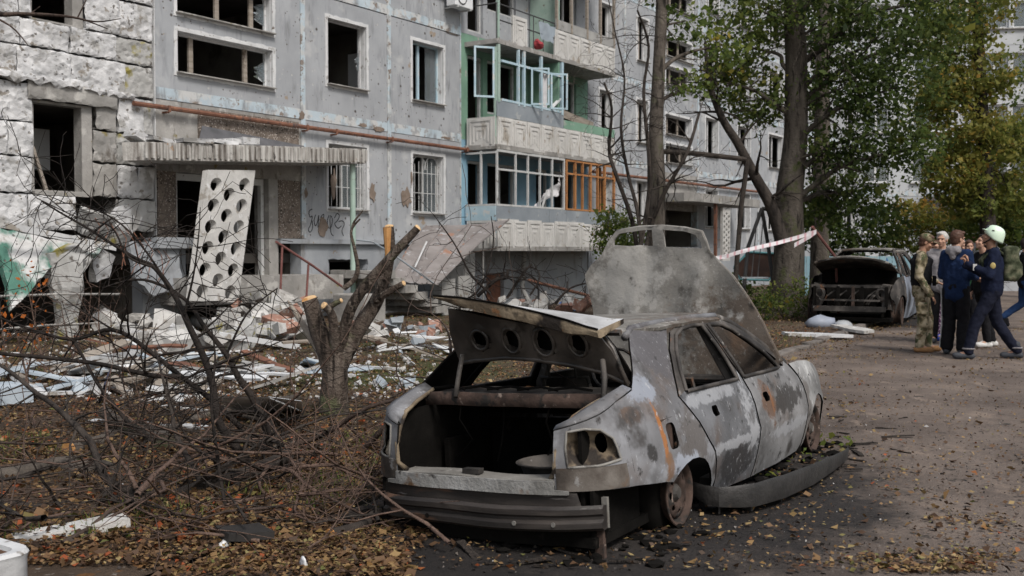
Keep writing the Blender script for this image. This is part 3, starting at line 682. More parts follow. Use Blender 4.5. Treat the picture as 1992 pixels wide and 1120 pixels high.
la = bthing('laundry', 'crumpled grey blue cloth hanging over the upper balcony railing', 'cloth')
sheet(densify([(4.1, 7.3), (4.9, 7.25), (4.95, 7.72), (4.15, 7.75)], .1, .02), (), lambda u, v: (u, -1.06 + .05 * sin(u * 11 + v * 4), v), .07, .006).build('sheet', plain('laundry', (.30, .35, .40), .9), la)
b = MB(); b.ico((4.15, -1.0, 7.12), (.18, .12, .14), 2, .5); b.build('bundle', plain('red_cloth', (.32, .05, .06), .9), la)
# --- far section: window panels, second stair bay, repeated
far = [(8.62, 11.05, 9.35, 10.2), (11.1, 13.66, 11.95, 12.8), (17.05, 20.15, 17.75, 18.95), (20.2, 23.4, 21.0, 22.4), (23.45, 27.9, 24.6, 26.4), (28.0, 33.9, 30, 32), (34.0, 39.9, 36, 38), (40, 45.9, 42, 44)]
for k in range(5):
    z0, z1 = zrow(k); zp0 = 1.67 if k == 0 else 4.56 + ST * (k - 1); zp1 = 4.34 if k == 0 else zp0 + ST - .24
    for j, (a, b_, c_, d_) in enumerate(far):
        wall(a, b_, zp0, zp1, [(c_, d_, z0, z1)], m_panel)
        wall(a, b_, zp1 + .003, zp1 + .217, [], m_blue, -.012, .2, 'joint_band')
        w = window(c_, d_, z0, z1, [((c_ + d_) / 2, .06)], m_white, seed=k * 7 + j)
        if j in (1,) and k < 3:
            q = MB(); q.box2((c_ + .06, .24, z0 + .06), (d_ - .2, .26, z1 - .06)); q.build('blind', m_wood, w)
    for (u0, u1) in ((13.72, 17.0),):
        if k == 0: wall(u0, u1, 3.0, 4.335, [], m_conc)
        else:
            lo = 4.7 + ST * (k - 1); hi = 5.72 + ST * (k - 1)
            wall(u0, u1, 4.34 + ST * (k - 1), 4.335 + ST * k, [(14.2, 16.45, lo, lo + .68), (14.2, 16.45, hi, hi + .7)], m_panel)
            window(14.2, 16.45, lo, lo + .68, [(14.9, .09), (15.8, .09)], m_white, mulm=m_wood); window(14.2, 16.45, hi, hi + .7, [(14.7, .09), (15.6, .09)], m_white, mulm=m_wood)
for u in (11.07, 13.69, 17.02, 20.17, 23.42): wall(u - .06, u + .06, 1.77, 15.2, [], m_blue, -.018, .25, 'joint_band')
bpart('canopy', canopy(13.6, 20.2, 1.3, 3.55, 3.55, .3), m_conc)
b = MB(); b.box2((13.75, 0.1, .9), (16.9, .2, 1.0)); bpart('porch_floor', b, m_conc)
hol = [circle(-.22 + .22 * (i % 3) , .25 + .2 * j + (.1 if i % 3 == 1 else 0), .075, .075, 10) for j in range(8) for i in range(3)]
o = sheet([(-.36, 0), (.36, 0), (.36, 2.0), (-.36, 2.0)], hol, lambda u, v: (u, 0, v), .3, .1, inner=False, dens=False).build('perforated_screen', m_conc_lt, BLD); o.location = (17.1, -1.15, 1.15)
b = MB(); b.box2((16.0, -1.2, 1.0), (16.1, -1.1, 3.25)); bpart('porch_post', b, m_rust)
# left of the stair bay the outer skin is blown off: rough white blocks
def rough_block(u0, u1, z0, z1, y0=-.06, dep=.3, seed=0, sp=.075, rough=.03, mat=None, name='wall_block', parent=None, edge=.02):
    rr = random.Random(seed); g = .006
    a = densify([(u0 + g, z0 + g), (u1 - g, z0 + g), (u1 - g, z1 - g), (u0 + g, z1 - g)], .09, edge, seed)
    def fn(u, v):
        d = min(u - u0, u1 - u, v - z0, v - z0, z1 - v); e = max(0, .022 - d) * .8
        return (u, y0 + rough * (.5 * nz((u, v, seed), 2.2) + .5 * nz((u, v, seed), 7) + .4 * nz((u, v, seed), 15)) + e, v)
    mb = sheet(a, (), fn, sp, dep, dens=False)
    return bpart(name, mb, mat or m_block, parent)
rows = [(1.85, 2.44), (2.46, 3.05), (3.07, 3.62), (3.64, 4.28), (4.32, 4.88), (4.90, 5.34), (5.36, 6.0), (6.02, 6.7), (6.72, 7.4)]
wins = [(-10.05, -8.9, 2.5, 4.05), (-10.05, -9.05, 5.36, 6.9)]
i = 0
for (z0, z1) in rows:
    u = -12.2 + (i % 3) * .28; 
    segs = []
    while u < -7.65:
        w_ = rb.uniform(.85, 1.15); segs.append((u, min(u + w_, -7.62))); u += w_
    for (a, b_) in segs:
        pieces = [(a, b_)]
        for (wa, wb, wz0, wz1) in wins:
            if z1 > wz0 + .1 and z0 < wz1 - .1:
                np_ = []
                for (p, q) in pieces:
                    if q <= wa or p >= wb: np_.append((p, q)); continue
                    if p < wa - .05: np_.append((p, wa))
                    if q > wb + .05: np_.append((wb, q))
                pieces = np_
        for (p, q) in pieces:
            if q - p < .12: continue
            i += 1
            grey = q > -8.4 and z0 < 6 and (p > -8.9) 
            if z1 < 2.45 and rb.random() < .2: continue
            if 1.8 < z0 < 4.3 and p > -8.95 and q - p > .4:
                rough_block(p, -8.42, z0, z1, -.02, .3, i, mat=m_conc, rough=.03); rough_block(-8.4, q, z0, z1, -.05 + rb.uniform(-.03, .05), .3, i + 50, mat=m_mossconc if rb.random() < .7 else m_block, rough=.05)
            else: rough_block(p, q, z0, z1, -.06 + rb.uniform(-.014, .012) + (.05 if grey else 0), .3, i, mat=m_mossconc if grey and rb.random() < .6 else m_block, edge=.014, rough=.05, sp=.06)
    i += 1
rough_block(-10.15, -8.45, 4.03, 4.36, -.10, .3, 99, mat=m_conc, rough=.02, name='lintel')
rough_block(-12.2, -9.15, 4.28, 4.42, -.16, .2, 98, mat=m_block, rough=.05, name='ledge', edge=.05)
rough_block(-9.1, -8.1, 4.26, 4.36, -.14, .2, 97, mat=m_block, rough=.05, name='ledge', edge=.05)
wall(-16, -12.25, 1.5, 15.2, [(-15, -13.5, 2.45, 3.9), (-15, -13.5, 5.2, 6.7)], m_panel)
wall(-12.2, -7.62, 7.45, 15.2, [(-10.05, -9.05, 7.9, 9.4)], m_panel)
# blown window: jambs, leaning frame bar, pale wardrobe inside
w = bpart('window', rect_ring((-10.05, -8.9, 2.5, 4.03), (-10.0, -9.1, 2.53, 3.99), .02, .25), m_conc)
b = MB(); b.box2((-9.1, .05, 2.5), (-8.92, .2, 4.0)); b.build('jamb', m_conc_lt, w)
b = MB(); b.box((-9.88, .05, 2.86), (.05, .05, .8), Matrix.Rotation(-.32, 3, 'Y')); b.build('broken_bar', m_wood, w)
b = MB(); b.box2((-10.03, -.04, 2.44), (-8.95, .24, 2.5)); b.build('sill', m_conc, w)
w = bpart('window', rect_ring((-10.05, -9.05, 5.36, 6.9), (-10.0, -9.25, 5.39, 6.86), .02, .25), m_conc)
b = MB(); b.box2((-9.4, 1.6, 3.0), (-8.7, 1.9, 3.75)); bpart('wall_cupboard', b, m_whitepl)
# basement storey left of the entrance is torn open: dark void, broken column, hanging slabs, bent bars
wall(-16, -10.7, -.3, 1.5, [], m_plinth); wall(-7.98, -7.0, -.3, 1.6, [], m_plinth, -.1, .3, 'plinth')
b = MB(); b.box2((-7.95, -.5, 1.55), (-6.95, -.1, 1.75)); bpart('plinth_ledge', b, m_plinth)
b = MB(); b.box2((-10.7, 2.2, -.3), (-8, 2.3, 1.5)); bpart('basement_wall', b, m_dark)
c_ = MB(); pts = [pf(132, 690, .9), pf(128, 620, .95), pf(135, 560, 1.0), pf(122, 520, .9), pf(140, 490, .6)]
for p in pts: p.z = max(p.z, -.05)
c_.tube(pts, [.2, .17, .24, .3, .34], 9); o = bpart('broken_column', c_, m_mossconc)
for v in o.data.vertices: v.co += Vector((nz(v.co, 5), nz(v.co, 5, 3), nz(v.co, 5, 8) * .5)) * .12
def chunk(pix, N, th, mat, name='hanging_slab', seed=0, tilt=.25, rough=.05):
    P = [pf(x, y, N) for (x, y) in pix]; c0 = sum((p for p in P), Vector()) / len(P)
    out = densify([(p.x, p.z) for p in P], .12, .02, seed)
    return bpart(name, sheet(out, (), lambda u, v: (u, -N - (v - c0.z) * tilt + rough * (nz((u, v, seed), 2.5) + .6 * nz((u, v, seed), 8)), v), .09, th, dens=False), mat)
chunk([(0, 440), (60, 452), (130, 470), (215, 478), (190, 492), (120, 498), (95, 520), (60, 545), (0, 600)], 1.0, .14, m_greenslab, seed=3, tilt=-.5)
chunk([(95, 492), (150, 478), (180, 505), (150, 540), (150, 575), (110, 580), (100, 545)], 1.05, .16, m_mossconc, seed=4, tilt=.1)
chunk([(228, 405), (252, 398), (276, 420), (272, 440), (255, 460), (225, 440), (218, 425)], .35, .1, m_block, seed=5, tilt=.1)
chunk([(185, 480), (225, 500), (215, 540), (190, 548), (180, 520)], .8, .15, m_block, seed=6, tilt=.2)
chunk([(150, 410), (210, 420), (262, 455), (256, 480), (215, 476), (160, 455)], .3, .12, m_mossconc, seed=8, tilt=.5)
chunk([(255, 470), (345, 470), (352, 480), (350, 560), (290, 575), (262, 540)], .45, .1, m_plinth, seed=9, tilt=-.2)
for (a, b_, r) in (((0, 576), (232, 572), .02), ((0, 640), (205, 628), .02)):
    q = MB(); q.tube([pf(*a, 1.25), pf((a[0] + b_[0]) / 2, (a[1] + b_[1]) / 2 - 2, 1.28), pf(*b_, 1.2)], r, 6); bpart('bent_rail', q, m_conc)
q = MB(); A_, B_ = pf(12, 438, 1.25), pf(225, 482, 1.15); q.box((A_ + B_) / 2, ((B_ - A_).length, .04, .10), (B_ - A_).to_track_quat('X', 'Z').to_matrix()); bpart('loose_batten', q, m_wpaint)
for i in range(9):
    x0 = 170 + i * 17; q = MB(); q.tube([pf(x0, 400 + i * 9, .3), pf(x0 + 25, 440 + i * 8, .5), pf(x0 + 20 + rb.uniform(-30, 30), 500 + i * 8, .7)], .008, 4); bpart('reinforcing_bar', q, m_rust)
# ------------------------------------------------------------------ vegetation
def bark(name, a, b, moss=None):
    L = [((a[0] * .4, a[1] * .4, a[2] * .4), 9.0, 0.54, 0.66, (1, 1, .25))]
    if moss: L.append((moss, 2.2, 0.56, 0.68))
    return mottle(name, [(0.3, a), (0.7, b)], 6.0, 6, rough=0.9, layers=L, bump=0.9, bscale=16, bdist=0.03, st=(1, 1, .3))
m_bark = bark('grey_brown_bark', (0.060, 0.051, 0.043), (0.135, 0.117, 0.10), (0.085, 0.09, 0.05))
m_barkd = bark('dark_wet_bark', (0.022, 0.018, 0.016), (0.060, 0.050, 0.043))
m_barkm = bark('mid_brown_bark', (0.045, 0.038, 0.032), (0.105, 0.092, 0.078), (0.06, 0.065, 0.03))
m_twig = bark('brown_twig', (0.035, 0.025, 0.021), (0.095, 0.068, 0.055))
m_twigr = bark('reddish_twig', (0.070, 0.045, 0.036), (0.155, 0.105, 0.082))
m_cut = mottle('fresh_cut_wood', [(0.3, (0.52, 0.33, 0.16)), (0.7, (0.68, 0.49, 0.29))], 12.0, layers=[((0.40, 0.19, 0.06), 5.0, .58, .7)], bump=.2)
m_cuto = mottle('orange_cut_wood', [(0.3, (0.40, 0.19, 0.065)), (0.7, (0.54, 0.31, 0.13))], 12.0, bump=.2)
def leaf_mat(name, stops, trans=0.55):
    t = NT(name, .6, .3); nd = t.t.nodes
    at = t.n('ShaderNodeAttribute'); at.attribute_name = 'tint'
    c = t.ramp(at.outputs['Fac'], stops); d = t.b; t.l(c, d.inputs['Base Color'])
    tr = t.n('ShaderNodeBsdfTranslucent'); t.l(c, tr.inputs['Color']); mx = t.n('ShaderNodeMixShader'); mx.inputs[0].default_value = trans
    t.l(d.outputs[0], mx.inputs[1]); t.l(tr.outputs[0], mx.inputs[2]); t.l(mx.outputs[0], nd['Material Output'].inputs['Surface'])
    return t.m
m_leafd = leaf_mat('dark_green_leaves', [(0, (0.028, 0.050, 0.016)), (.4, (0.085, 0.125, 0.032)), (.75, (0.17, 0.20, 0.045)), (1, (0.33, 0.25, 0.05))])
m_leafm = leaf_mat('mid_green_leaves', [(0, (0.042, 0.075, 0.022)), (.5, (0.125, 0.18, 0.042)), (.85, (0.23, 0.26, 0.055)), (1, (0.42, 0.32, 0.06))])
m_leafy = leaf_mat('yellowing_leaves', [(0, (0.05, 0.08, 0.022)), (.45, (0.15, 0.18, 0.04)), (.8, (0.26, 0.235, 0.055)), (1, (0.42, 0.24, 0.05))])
m_litter = leaf_mat('fallen_leaves', [(0, (0.034, 0.022, 0.015)), (.3, (0.095, 0.052, 0.028)), (.52, (0.16, 0.094, 0.048)), (.70, (0.235, 0.145, 0.062)), (.86, (0.32, 0.235, 0.11)), (.94, (0.12, 0.13, 0.04)), (1, (0.30, 0.08, 0.03))], .1)
def leaf_mesh(name, P, size, rng, tint, flat=0.0, up=None):
    """one small folded leaf (4 corners) at each point"""
    n = len(P); P = np.asarray(P)
    a = rng.normal(size=(n, 3)); 
    if flat > 0: a[:, 2] *= (1 - flat)
    a /= np.linalg.norm(a, axis=1)[:, None] + 1e-9
    b = rng.normal(size=(n, 3)); 
    if flat > 0: b[:, 2] *= (1 - flat)
    b -= (b * a).sum(1)[:, None] * a; b /= np.linalg.norm(b, axis=1)[:, None] + 1e-9
    s = size * rng.lognormal(-.08, .38, n)[:, None]; nn = np.cross(a, b)
    fold = s * rng.uniform(-.25, .25, n)[:, None]
    V = np.empty((n, 4, 3)); V[:, 0] = P - a * s * .5; V[:, 1] = P + b * s * .34 + nn * fold; V[:, 2] = P + a * s * .5; V[:, 3] = P - b * s * .34 + nn * fold
    me = bpy.data.meshes.new(name); me.vertices.add(n * 4); me.vertices.foreach_set('co', V.ravel())
    me.loops.add(n * 4); me.loops.foreach_set('vertex_index', np.arange(n * 4)); me.polygons.add(n)
    me.polygons.foreach_set('loop_start', np.arange(n) * 4)
    at = me.attributes.new('tint', 'FLOAT', 'FACE'); at.data.foreach_set('value', np.asarray(tint, dtype=np.float32))
    me.update(); return me
def branch(mb, p, d, L, r, lev, rnd, droop=0.0, twist=.35, n=5, kids=4, tips=None, minr=.002):
    pts = [Vector(p)]; d = Vector(d).normalized(); k = max(3, int(4 + L * 2)); rs = [r]
    for i in range(k):
        d = (d + Vector((rnd.gauss(0, 1), rnd.gauss(0, 1), rnd.gauss(0, 1))) * twist * .35 + Vector((0, 0, -droop / k))).normalized()
        pts.append(pts[-1] + d * L / k); rs.append(max(minr, r * (1 - .8 * (i + 1) / k)))
    mb.tube(pts, rs, n if r > .012 else 4, False)
    if tips is not None and lev <= 1: tips.append(pts[-1]); tips.append(pts[len(pts) // 2])
    if lev > 0:
        for j in range(kids):
            i = rnd.randint(max(1, k // 4), k); t = (pts[min(i + 1, k)] - pts[max(i - 1, 0)]).normalized()
            s = Vector((rnd.gauss(0, 1), rnd.gauss(0, 1), rnd.gauss(0, 1))); s -= t * s.dot(t); s.normalize()
            branch(mb, pts[i], t * rnd.uniform(.5, 1.1) + s * rnd.uniform(.6, 1.1), L * rnd.uniform(.32, .62), rs[i] * .62, lev - 1, rnd, droop, twist, 4, kids, tips, minr)
def smooth_path(P, R, k=4):
    P = [Vector(p) for p in P]; out = []; ro = []
    for i in range(len(P) - 1):
        a = P[max(i - 1, 0)]; b = P[i]; c = P[i + 1]; d = P[min(i + 2, len(P) - 1)]
        for j in range(k):
            t = j / k; t2 = t * t; t3 = t2 * t
            out.append(.5 * ((2 * b) + (c - a) * t + (2 * a - 5 * b + 4 * c - d) * t2 + (3 * b - a - 3 * c + d) * t3)); ro.append(R[i] + (R[i + 1] - R[i]) * t)
    out.append(P[-1]); ro.append(R[-1]); return out, ro
def crown_points(blobs, rng, per, leaves_per, spread):
    pts = []; tint = []
    for (c, r, kden, tb) in blobs:
        n = max(3, int(per * kden))
        q = rng.normal(size=(n, 3)); q /= np.linalg.norm(q, axis=1)[:, None]; q *= (rng.uniform(.15, 1.0, n) ** .5)[:, None] * np.array(r)
        for w in q:
            m = rng.integers(leaves_per // 2, leaves_per + 4); tt = tb + rng.normal(0, .10)
            e = rng.normal(size=(m, 3)) * spread; e[:, 2] *= .6
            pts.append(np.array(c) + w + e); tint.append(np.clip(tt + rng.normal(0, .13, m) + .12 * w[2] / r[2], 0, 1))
    return np.concatenate(pts), np.concatenate(tint)
def tree(name, label, trunk_px, depth, trunk_r, blobs_px, leafm, barkm, seed, per=60, lp=15, leaf=.12, limb_from=.45, spread=.17, group=None, top=None, density=1.0, limb_r=.07, twigs=True):
    """trunk traced as photo points at one depth; crown blobs (px, py, radius px, density, tint, depth offset)"""
    rng = np.random.default_rng(seed); rnd = random.Random(seed); k = depth / FX
    T = [pd(x, y, depth) for (x, y) in trunk_px]; T[0].z = -.05; base = Vector((T[0].x, T[0].y, 0))
    root = empty(name, base, 0, label, 'tree', group)
    P, R = smooth_path([p - base for p in T], [r * k for r in trunk_r], 6)
    for i, p in enumerate(P): P[i] = p + Vector((nz(p, .8, seed), nz(p, .8, seed + 5), 0)) * .03
    R[0] *= 1.35; R[1] *= 1.12
    b = MB(); b.tube(P, R, 14, True); auto_smooth(b.build('trunk', barkm, root), 80)
    bl = []; tips = []
    for (x, y, r, den, tb, dz) in blobs_px:
        c = pd(x, y, depth + dz) - base; rr = r * (depth + dz) / FX; bl.append((tuple(c), (rr, rr * 1.0, rr * .8), den * density, tb))
        # limb from the trunk to the blob
        cand = [p for p in P[int(len(P) * limb_from):]] or P
        tgt = Vector((0, 0, c.z - .35 * (Vector((c.x, c.y)) - Vector((P[-1].x, P[-1].y))).length - .3))
        i0 = min(range(int(len(P) * limb_from), len(P)), key=lambda i: abs(P[i].z - tgt.z)); s0 = P[i0]
        mid = s0.lerp(c, .5) + Vector((rnd.uniform(-.2, .2), rnd.uniform(-.2, .2), .12 * (c - s0).length)); L_ = (c - s0).length
        r0 = min(R[i0] * .6, limb_r * (.6 + .12 * L_))
        q, qr = smooth_path([s0, s0.lerp(mid, .5) + Vector((rnd.uniform(-.1, .1), 0, .05)), mid, c], [r0, r0 * .8, r0 * .6, r0 * .25], 5)
        lb = MB(); lb.tube(q, qr, 7, False)
        if twigs:
            for j in range(5):
                i = rnd.randint(len(q) // 3, len(q) - 1); branch(lb, q[i], (rnd.gauss(0, 1), rnd.gauss(0, 1), rnd.gauss(.2, .7)), rr * rnd.uniform(.7, 1.3), qr[i] * .55, 1, rnd, .2, .4, 5, 3, tips, .004)
        lb.build('limb', barkm, root, True)
    pts, tint = crown_points(bl, rng, per, lp, spread)
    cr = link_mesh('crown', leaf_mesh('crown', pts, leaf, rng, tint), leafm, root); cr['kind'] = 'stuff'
    return root
# the two trees standing in the lawn this side of the second car
tree('slender_tree', 'slender tall tree with a straight dark trunk in front of the far entrance', [(1268, 640), (1276, 520), (1280, 380), (1276, 250), (1282, 120), (1288, -40), (1300, -260)], 22.0, [17, 15, 15, 14, 12, 11, 7],
     [(1335, 40, 55, .55, .45, .3), (1400, 90, 50, .5, .5, .6), (1300, -60, 80, .8, .45, 0), (1380, -90, 90, .9, .5, .5), (1340, 170, 38, .3, .5, 0), (1235, -80, 60, .5, .5, -.5)], m_leafm, m_bark, 21, per=42, lp=12, leaf=.11, limb_from=.5)
big = tree('big_tree', 'big leafy tree with a thick straight trunk beside the second burnt car', [(1533, 640), (1534, 520), (1536, 400), (1545, 280), (1549, 130), (1546, -20), (1552, -260)], 24.0, [36, 30, 27, 23, 21, 19, 12],
     [(1440, 90, 85, .8, .55, .4), (1470, 190, 75, .8, .55, .3), (1410, 160, 60, .6, .6, 0), (1480, 20, 80, .7, .5, -.3), (1620, 40, 90, .8, .30, -.5), (1690, 90, 95, .9, .25, -.8), (1640, 170, 80, .8, .28, -.6), (1745, 170, 95, .95, .28, -1.0), (1700, 260, 85, .85, .30, -.8), (1620, 290, 55, .5, .32, -.3), (1790, 80, 90, .9, .35, -.8), (1770, 290, 70, .7, .33, -1.0), (1600, 400, 50, .7, .42, .5), (1680, 380, 55, .5, .35, 0), (1560, -60, 110, .9, .4, 0), (1700, -50, 120, 1.0, .35, -.6), (1830, 0, 90, .9, .45, -.5), (1440, -60, 90, .8, .5, .3)], m_leafd, m_barkm, 22, per=96, lp=18, leaf=.10, limb_from=.35, limb_r=.085)
# limb curving up to the left from the foot of the big trunk
b_ = Vector(big.location); P, R = smooth_path([pd(x, y, 23.8) - b_ for (x, y) in ((1522, 470), (1500, 400), (1470, 345), (1436, 280), (1405, 230), (1380, 160), (1372, 80))], [.17, .14, .12, .10, .085, .06, .03], 5)
lb = MB(); lb.tube(P, R, 8, False); rnd = random.Random(5)
for j in range(14):
    i = rnd.randint(6, len(P) - 1); branch(lb, P[i], (rnd.gauss(0, 1), rnd.gauss(0, .6), rnd.gauss(.4, .6)), rnd.uniform(.6, 1.5), R[i] * .4, 2, rnd, .2, .45, 5, 3, None, .004)
lb.build('limb', m_barkd, big, True)
tree('background_tree', 'greyer trunked tree right behind the big tree', [(1592, 600), (1596, 430), (1598, 300), (1602, 120), (1606, -60)], 27.5, [20, 17, 15, 13, 10], [(1620, 330, 60, .7, .4, .5), (1580, 200, 60, .6, .4, .5), (1640, 60, 90, .8, .4, 1), (1570, 60, 70, .7, .42, 1)], m_leafd, m_bark, 23, per=60, lp=14, leaf=.13)
tree('yellowing_tree', 'tall yellowing tree at the right edge behind the people', [(1925, 590), (1922, 430), (1915, 300), (1905, 120), (1900, -60)], 31.0, [17, 15, 13, 11, 8], [(1860, 70, 80, .9, .55, 0), (1900, 150, 75, .9, .6, 0), (1870, 240, 85, 1., .62, 0), (1925, 300, 80, 1., .55, .3), (1850, 340, 65, .9, .6, 0), (1960, 380, 70, .9, .45, .6), (1900, 390, 60, .8, .45, .3), (1900, -30, 100, .9, .6, 0), (1985, 270, 60, .8, .4, .8), (1830, 180, 60, .8, .55, -.3)], m_leafy, m_barkd, 24, per=150, lp=18, leaf=.125, limb_r=.045)
tree('background_tree', 'dark green tree hanging over the far right yard', [(2040, 600), (2045, 400), (2030, 200), (2030, 0)], 34.0, [18, 15, 12, 8], [(1970, 400, 60, 1, .3, 0), (2000, 300, 90, 1, .35, 0), (1960, 440, 50, .9, .35, -1), (2060, 150, 120, 1, .4, 0)], m_leafm, m_barkd, 25, per=66, lp=16, leaf=.15)
# shrubs and hedges
def shrub(name, label, px, py_base, depth, blobs, leafm, seed, per=60, lp=14, leaf=.09, group=None, stems=7, twm=None):
    rng = np.random.default_rng(seed); rnd = random.Random(seed); base = pd(px, py_base, depth); base.z = .02
    root = empty(name, base, 0, label, 'shrub', group); b = MB()
    for j in range(stems):
        x, y, r = blobs[rnd.randrange(len(blobs))][:3]; c = pd(x + rnd.uniform(-r, r) * .6, y + rnd.uniform(-r, r) * .6, depth) - base
        branch(b, (rnd.uniform(-.15, .15), rnd.uniform(-.1, .1), 0), c + Vector((0, rnd.uniform(-.4, .4), 0)), c.length, .02, 2, rnd, -.1, .3, 5, 3, None, .003)
    b.build('stem', twm or m_twig, root)
    bl = [(tuple(pd(x, y, depth + dz) - base), (r * depth / FX, r * depth / FX * 1.1, r * depth / FX * .85), den, tb) for (x, y, r, den, tb, dz) in blobs]
    if leafm:
        pts, tint = crown_points(bl, rng, per, lp, .13); o = link_mesh('foliage', leaf_mesh('foliage', pts, leaf, rng, tint), leafm, root); o['kind'] = 'stuff'
    return root
shrub('shrub', 'round green bush below the balconies beside the upright bonnet', 1205, 600, 23.5, [(1195, 430, 34, .9, .5, 0), (1222, 455, 34, .9, .45, 0), (1180, 465, 28, .7, .5, 0), (1210, 490, 40, .8, .45, 0)], m_leafm, 41, leaf=.07)
shrub('shrub', 'dark dense bush behind the second burnt car', 1650, 560, 33, [(1600, 450, 50, 1, .3, 0), (1660, 430, 60, 1, .35, 0), (1720, 440, 60, 1, .4, 0), (1640, 490, 50, 1, .3, 0), (1580, 400, 45, .9, .4, 0)], m_leafd, 42, leaf=.13)
shrub('shrub', 'yellow topped bush between the far building and the people', 1800, 560, 36, [(1760, 420, 42, .9, .7, 0), (1820, 420, 45, .9, .75, 0), (1790, 460, 50, 1, .4, 0), (1850, 450, 45, 1, .45, 0), (1730, 470, 45, 1, .35, 0)], m_leafy, 43, leaf=.13)
shrub('shrub', 'green bush at the far right behind the firefighter', 1930, 560, 33, [(1900, 440, 42, .9, .5, 0), (1950, 470, 42, 1, .4, 0), (1985, 450, 42, 1, .4, 0)], m_leafm, 44, leaf=.12)
shrub('shrub', 'low ivy and weeds round the foot of the big trunk', 1530, 640, 23.0, [(1500, 570, 30, .8, .45, -.3), (1540, 590, 36, .9, .5, -.6), (1560, 560, 28, .8, .5, 0), (1500, 610, 26, .7, .55, -.5), (1480, 590, 24, .6, .5, 0), (1575, 600, 26, .7, .45, -.3)], m_leafd, 45, per=30, leaf=.06)
shrub('shrub', 'weedy bush right of the leaning pipe post', 1440, 600, 27, [(1420, 560, 32, .7, .4, 0), (1460, 575, 30, .8, .4, 0)], m_leafd, 46, per=45, leaf=.08)
# bare tree in front of the balconies, reaching left of the slender trunk
rnd = random.Random(77); bt = empty('bare_tree', pd(1246, 640, 21.5), 0, 'thin bare tree with crooked twigs left of the slender tree', 'tree'); bt.location.z = 0; b_ = Vector(bt.location)
for tr_ in ([(1246, 640), (1248, 500), (1240, 410), (1222, 340), (1208, 250), (1215, 150), (1196, 60), (1180, -20)], [(1244, 520), (1230, 430), (1195, 330), (1185, 290), (1190, 210), (1175, 160)], [(1246, 480), (1262, 380), (1262, 300), (1252, 180), (1262, 90), (1240, 20)], [(1250, 560), (1258, 470), (1290, 380), (1335, 300), (1360, 220)]):
    rr = [.05, .045, .04, .034, .028, .02, .014, .008][:len(tr_)]
    P, R = smooth_path([pd(x, y, 21.5 + .3 * rnd.uniform(-1, 1)) - b_ for (x, y) in tr_], rr, 4); P[0].z = max(P[0].z, 0); b = MB(); b.tube(P, R, 6, False)
    for j in range(16):
        i = rnd.randint(len(P) // 3, len(P) - 1); branch(b, P[i], (rnd.gauss(-.3, 1), rnd.gauss(0, .6), rnd.gauss(.3, .6)), rnd.uniform(.4, 1.1), R[i] * .5, 2, rnd, .15, .5, 4, 3, None, .003)
    b.build('limb', m_barkd, bt)
# branch tip reaching in at the top left corner
bt = empty('overhanging_branch', pd(-60, 22, 8.5), 0, 'dark bare branch reaching in from the left edge at the top', 'branch'); b_ = Vector(bt.location); rnd = random.Random(78); b = MB()
for (tr_, rr) in (([(-60, 22), (0, 28), (40, 27), (100, 29), (155, 36), (210, 56)], [.022, .02, .017, .013, .009, .003]), ([(155, 36), (190, 42), (235, 36)], [.008, .006, .003]), ([(-40, 20), (20, 50), (55, 88)], [.012, .008, .003]), ([(60, 26), (78, 12)], [.006, .003]), ([(150, 36), (165, 5), (180, -30)], [.006, .005, .003])):
    P, R = smooth_path([pd(x, y, 8.5) - b_ for (x, y) in tr_], rr, 4); b.tube(P, R, 6, False)
b.build('branch', m_twig, bt, True)
# pruned tree with fresh cuts
S0 = pg(648, 812); D = S0.y; root = empty('pruned_tree', (S0.x, S0.y, 0), 0, 'pruned thick tree trunk with freshly sawn limb stubs on the lawn', 'tree')
m_stump = mottle('brown_cracked_bark', [(.34, (.034, .025, .02)), (.5, (.075, .058, .047)), (.66, (.14, .115, .096))], 5.0, 6, st=(1.6, 1.6, .35), rough=.9, layers=[((.02, .015, .012), 11.0, .54, .62, (1.6, 1.6, .2)), ((.17, .145, .12), 14.0, .58, .68, (1, 1, .4)), ((.08, .085, .045), 2.5, .58, .7)], bump=1.0, bscale=22, bdist=.04)
def stub(path, rad, name='limb', cut=None, cutm=None, dd=None, n=12, mat=None):
    k = D / FX; Q = [pd(x, y, D + (dd[i] if dd else 0)) - Vector((S0.x, S0.y, 0)) for i, (x, y) in enumerate(path)]
    P, R = smooth_path(Q, [r * k * .88 for r in rad], 5)
    P = [p + Vector((nz(p, 4), nz(p, 4, 3), nz(p, 4, 9))) * .012 for p in P]
    b = MB(); b.tube(P, R, n, True); o = auto_smooth(b.build(name, mat or m_stump, root), 70)
    if cut:
        d = (P[-1] - P[-2]).normalized(); d = (d + Vector(cut)).normalized()
        b = MB(); M = Matrix.Translation(P[-1]) @ d.to_track_quat('Z', 'Y').to_matrix().to_4x4(); b.lathe([(0, .012), (R[-1] * .6, .014), (R[-1] * .98, .008), (R[-1] * 1.0, -.012)], 14, M); b.build('cut_face', cutm or m_cut, o)
    return o
stub([(648, 822), (650, 770), (652, 725), (652, 690), (655, 660)], [37, 31, 28, 29, 22], 'trunk')
stub([(646, 725), (632, 675), (615, 625), (602, 582)], [22, 21, 19, 17], cut=(0, -.5, .3), dd=[0, -.05, -.1, -.12])
stub([(652, 690), (650, 640), (644, 610), (630, 595)], [13, 11, 9, 8], cut=(-.3, -.5, 0), dd=[-.05, -.15, -.2, -.25])
stub([(658, 715), (688, 655), (716, 612), (738, 570), (752, 525)], [22, 19, 17, 15, 13], dd=[0, 0, .05, .05, .05])
stub([(750, 540), (758, 490), (757, 440)], [12, 11, 10], cut=(0, -.4, .2), dd=[.05, .05, .05])
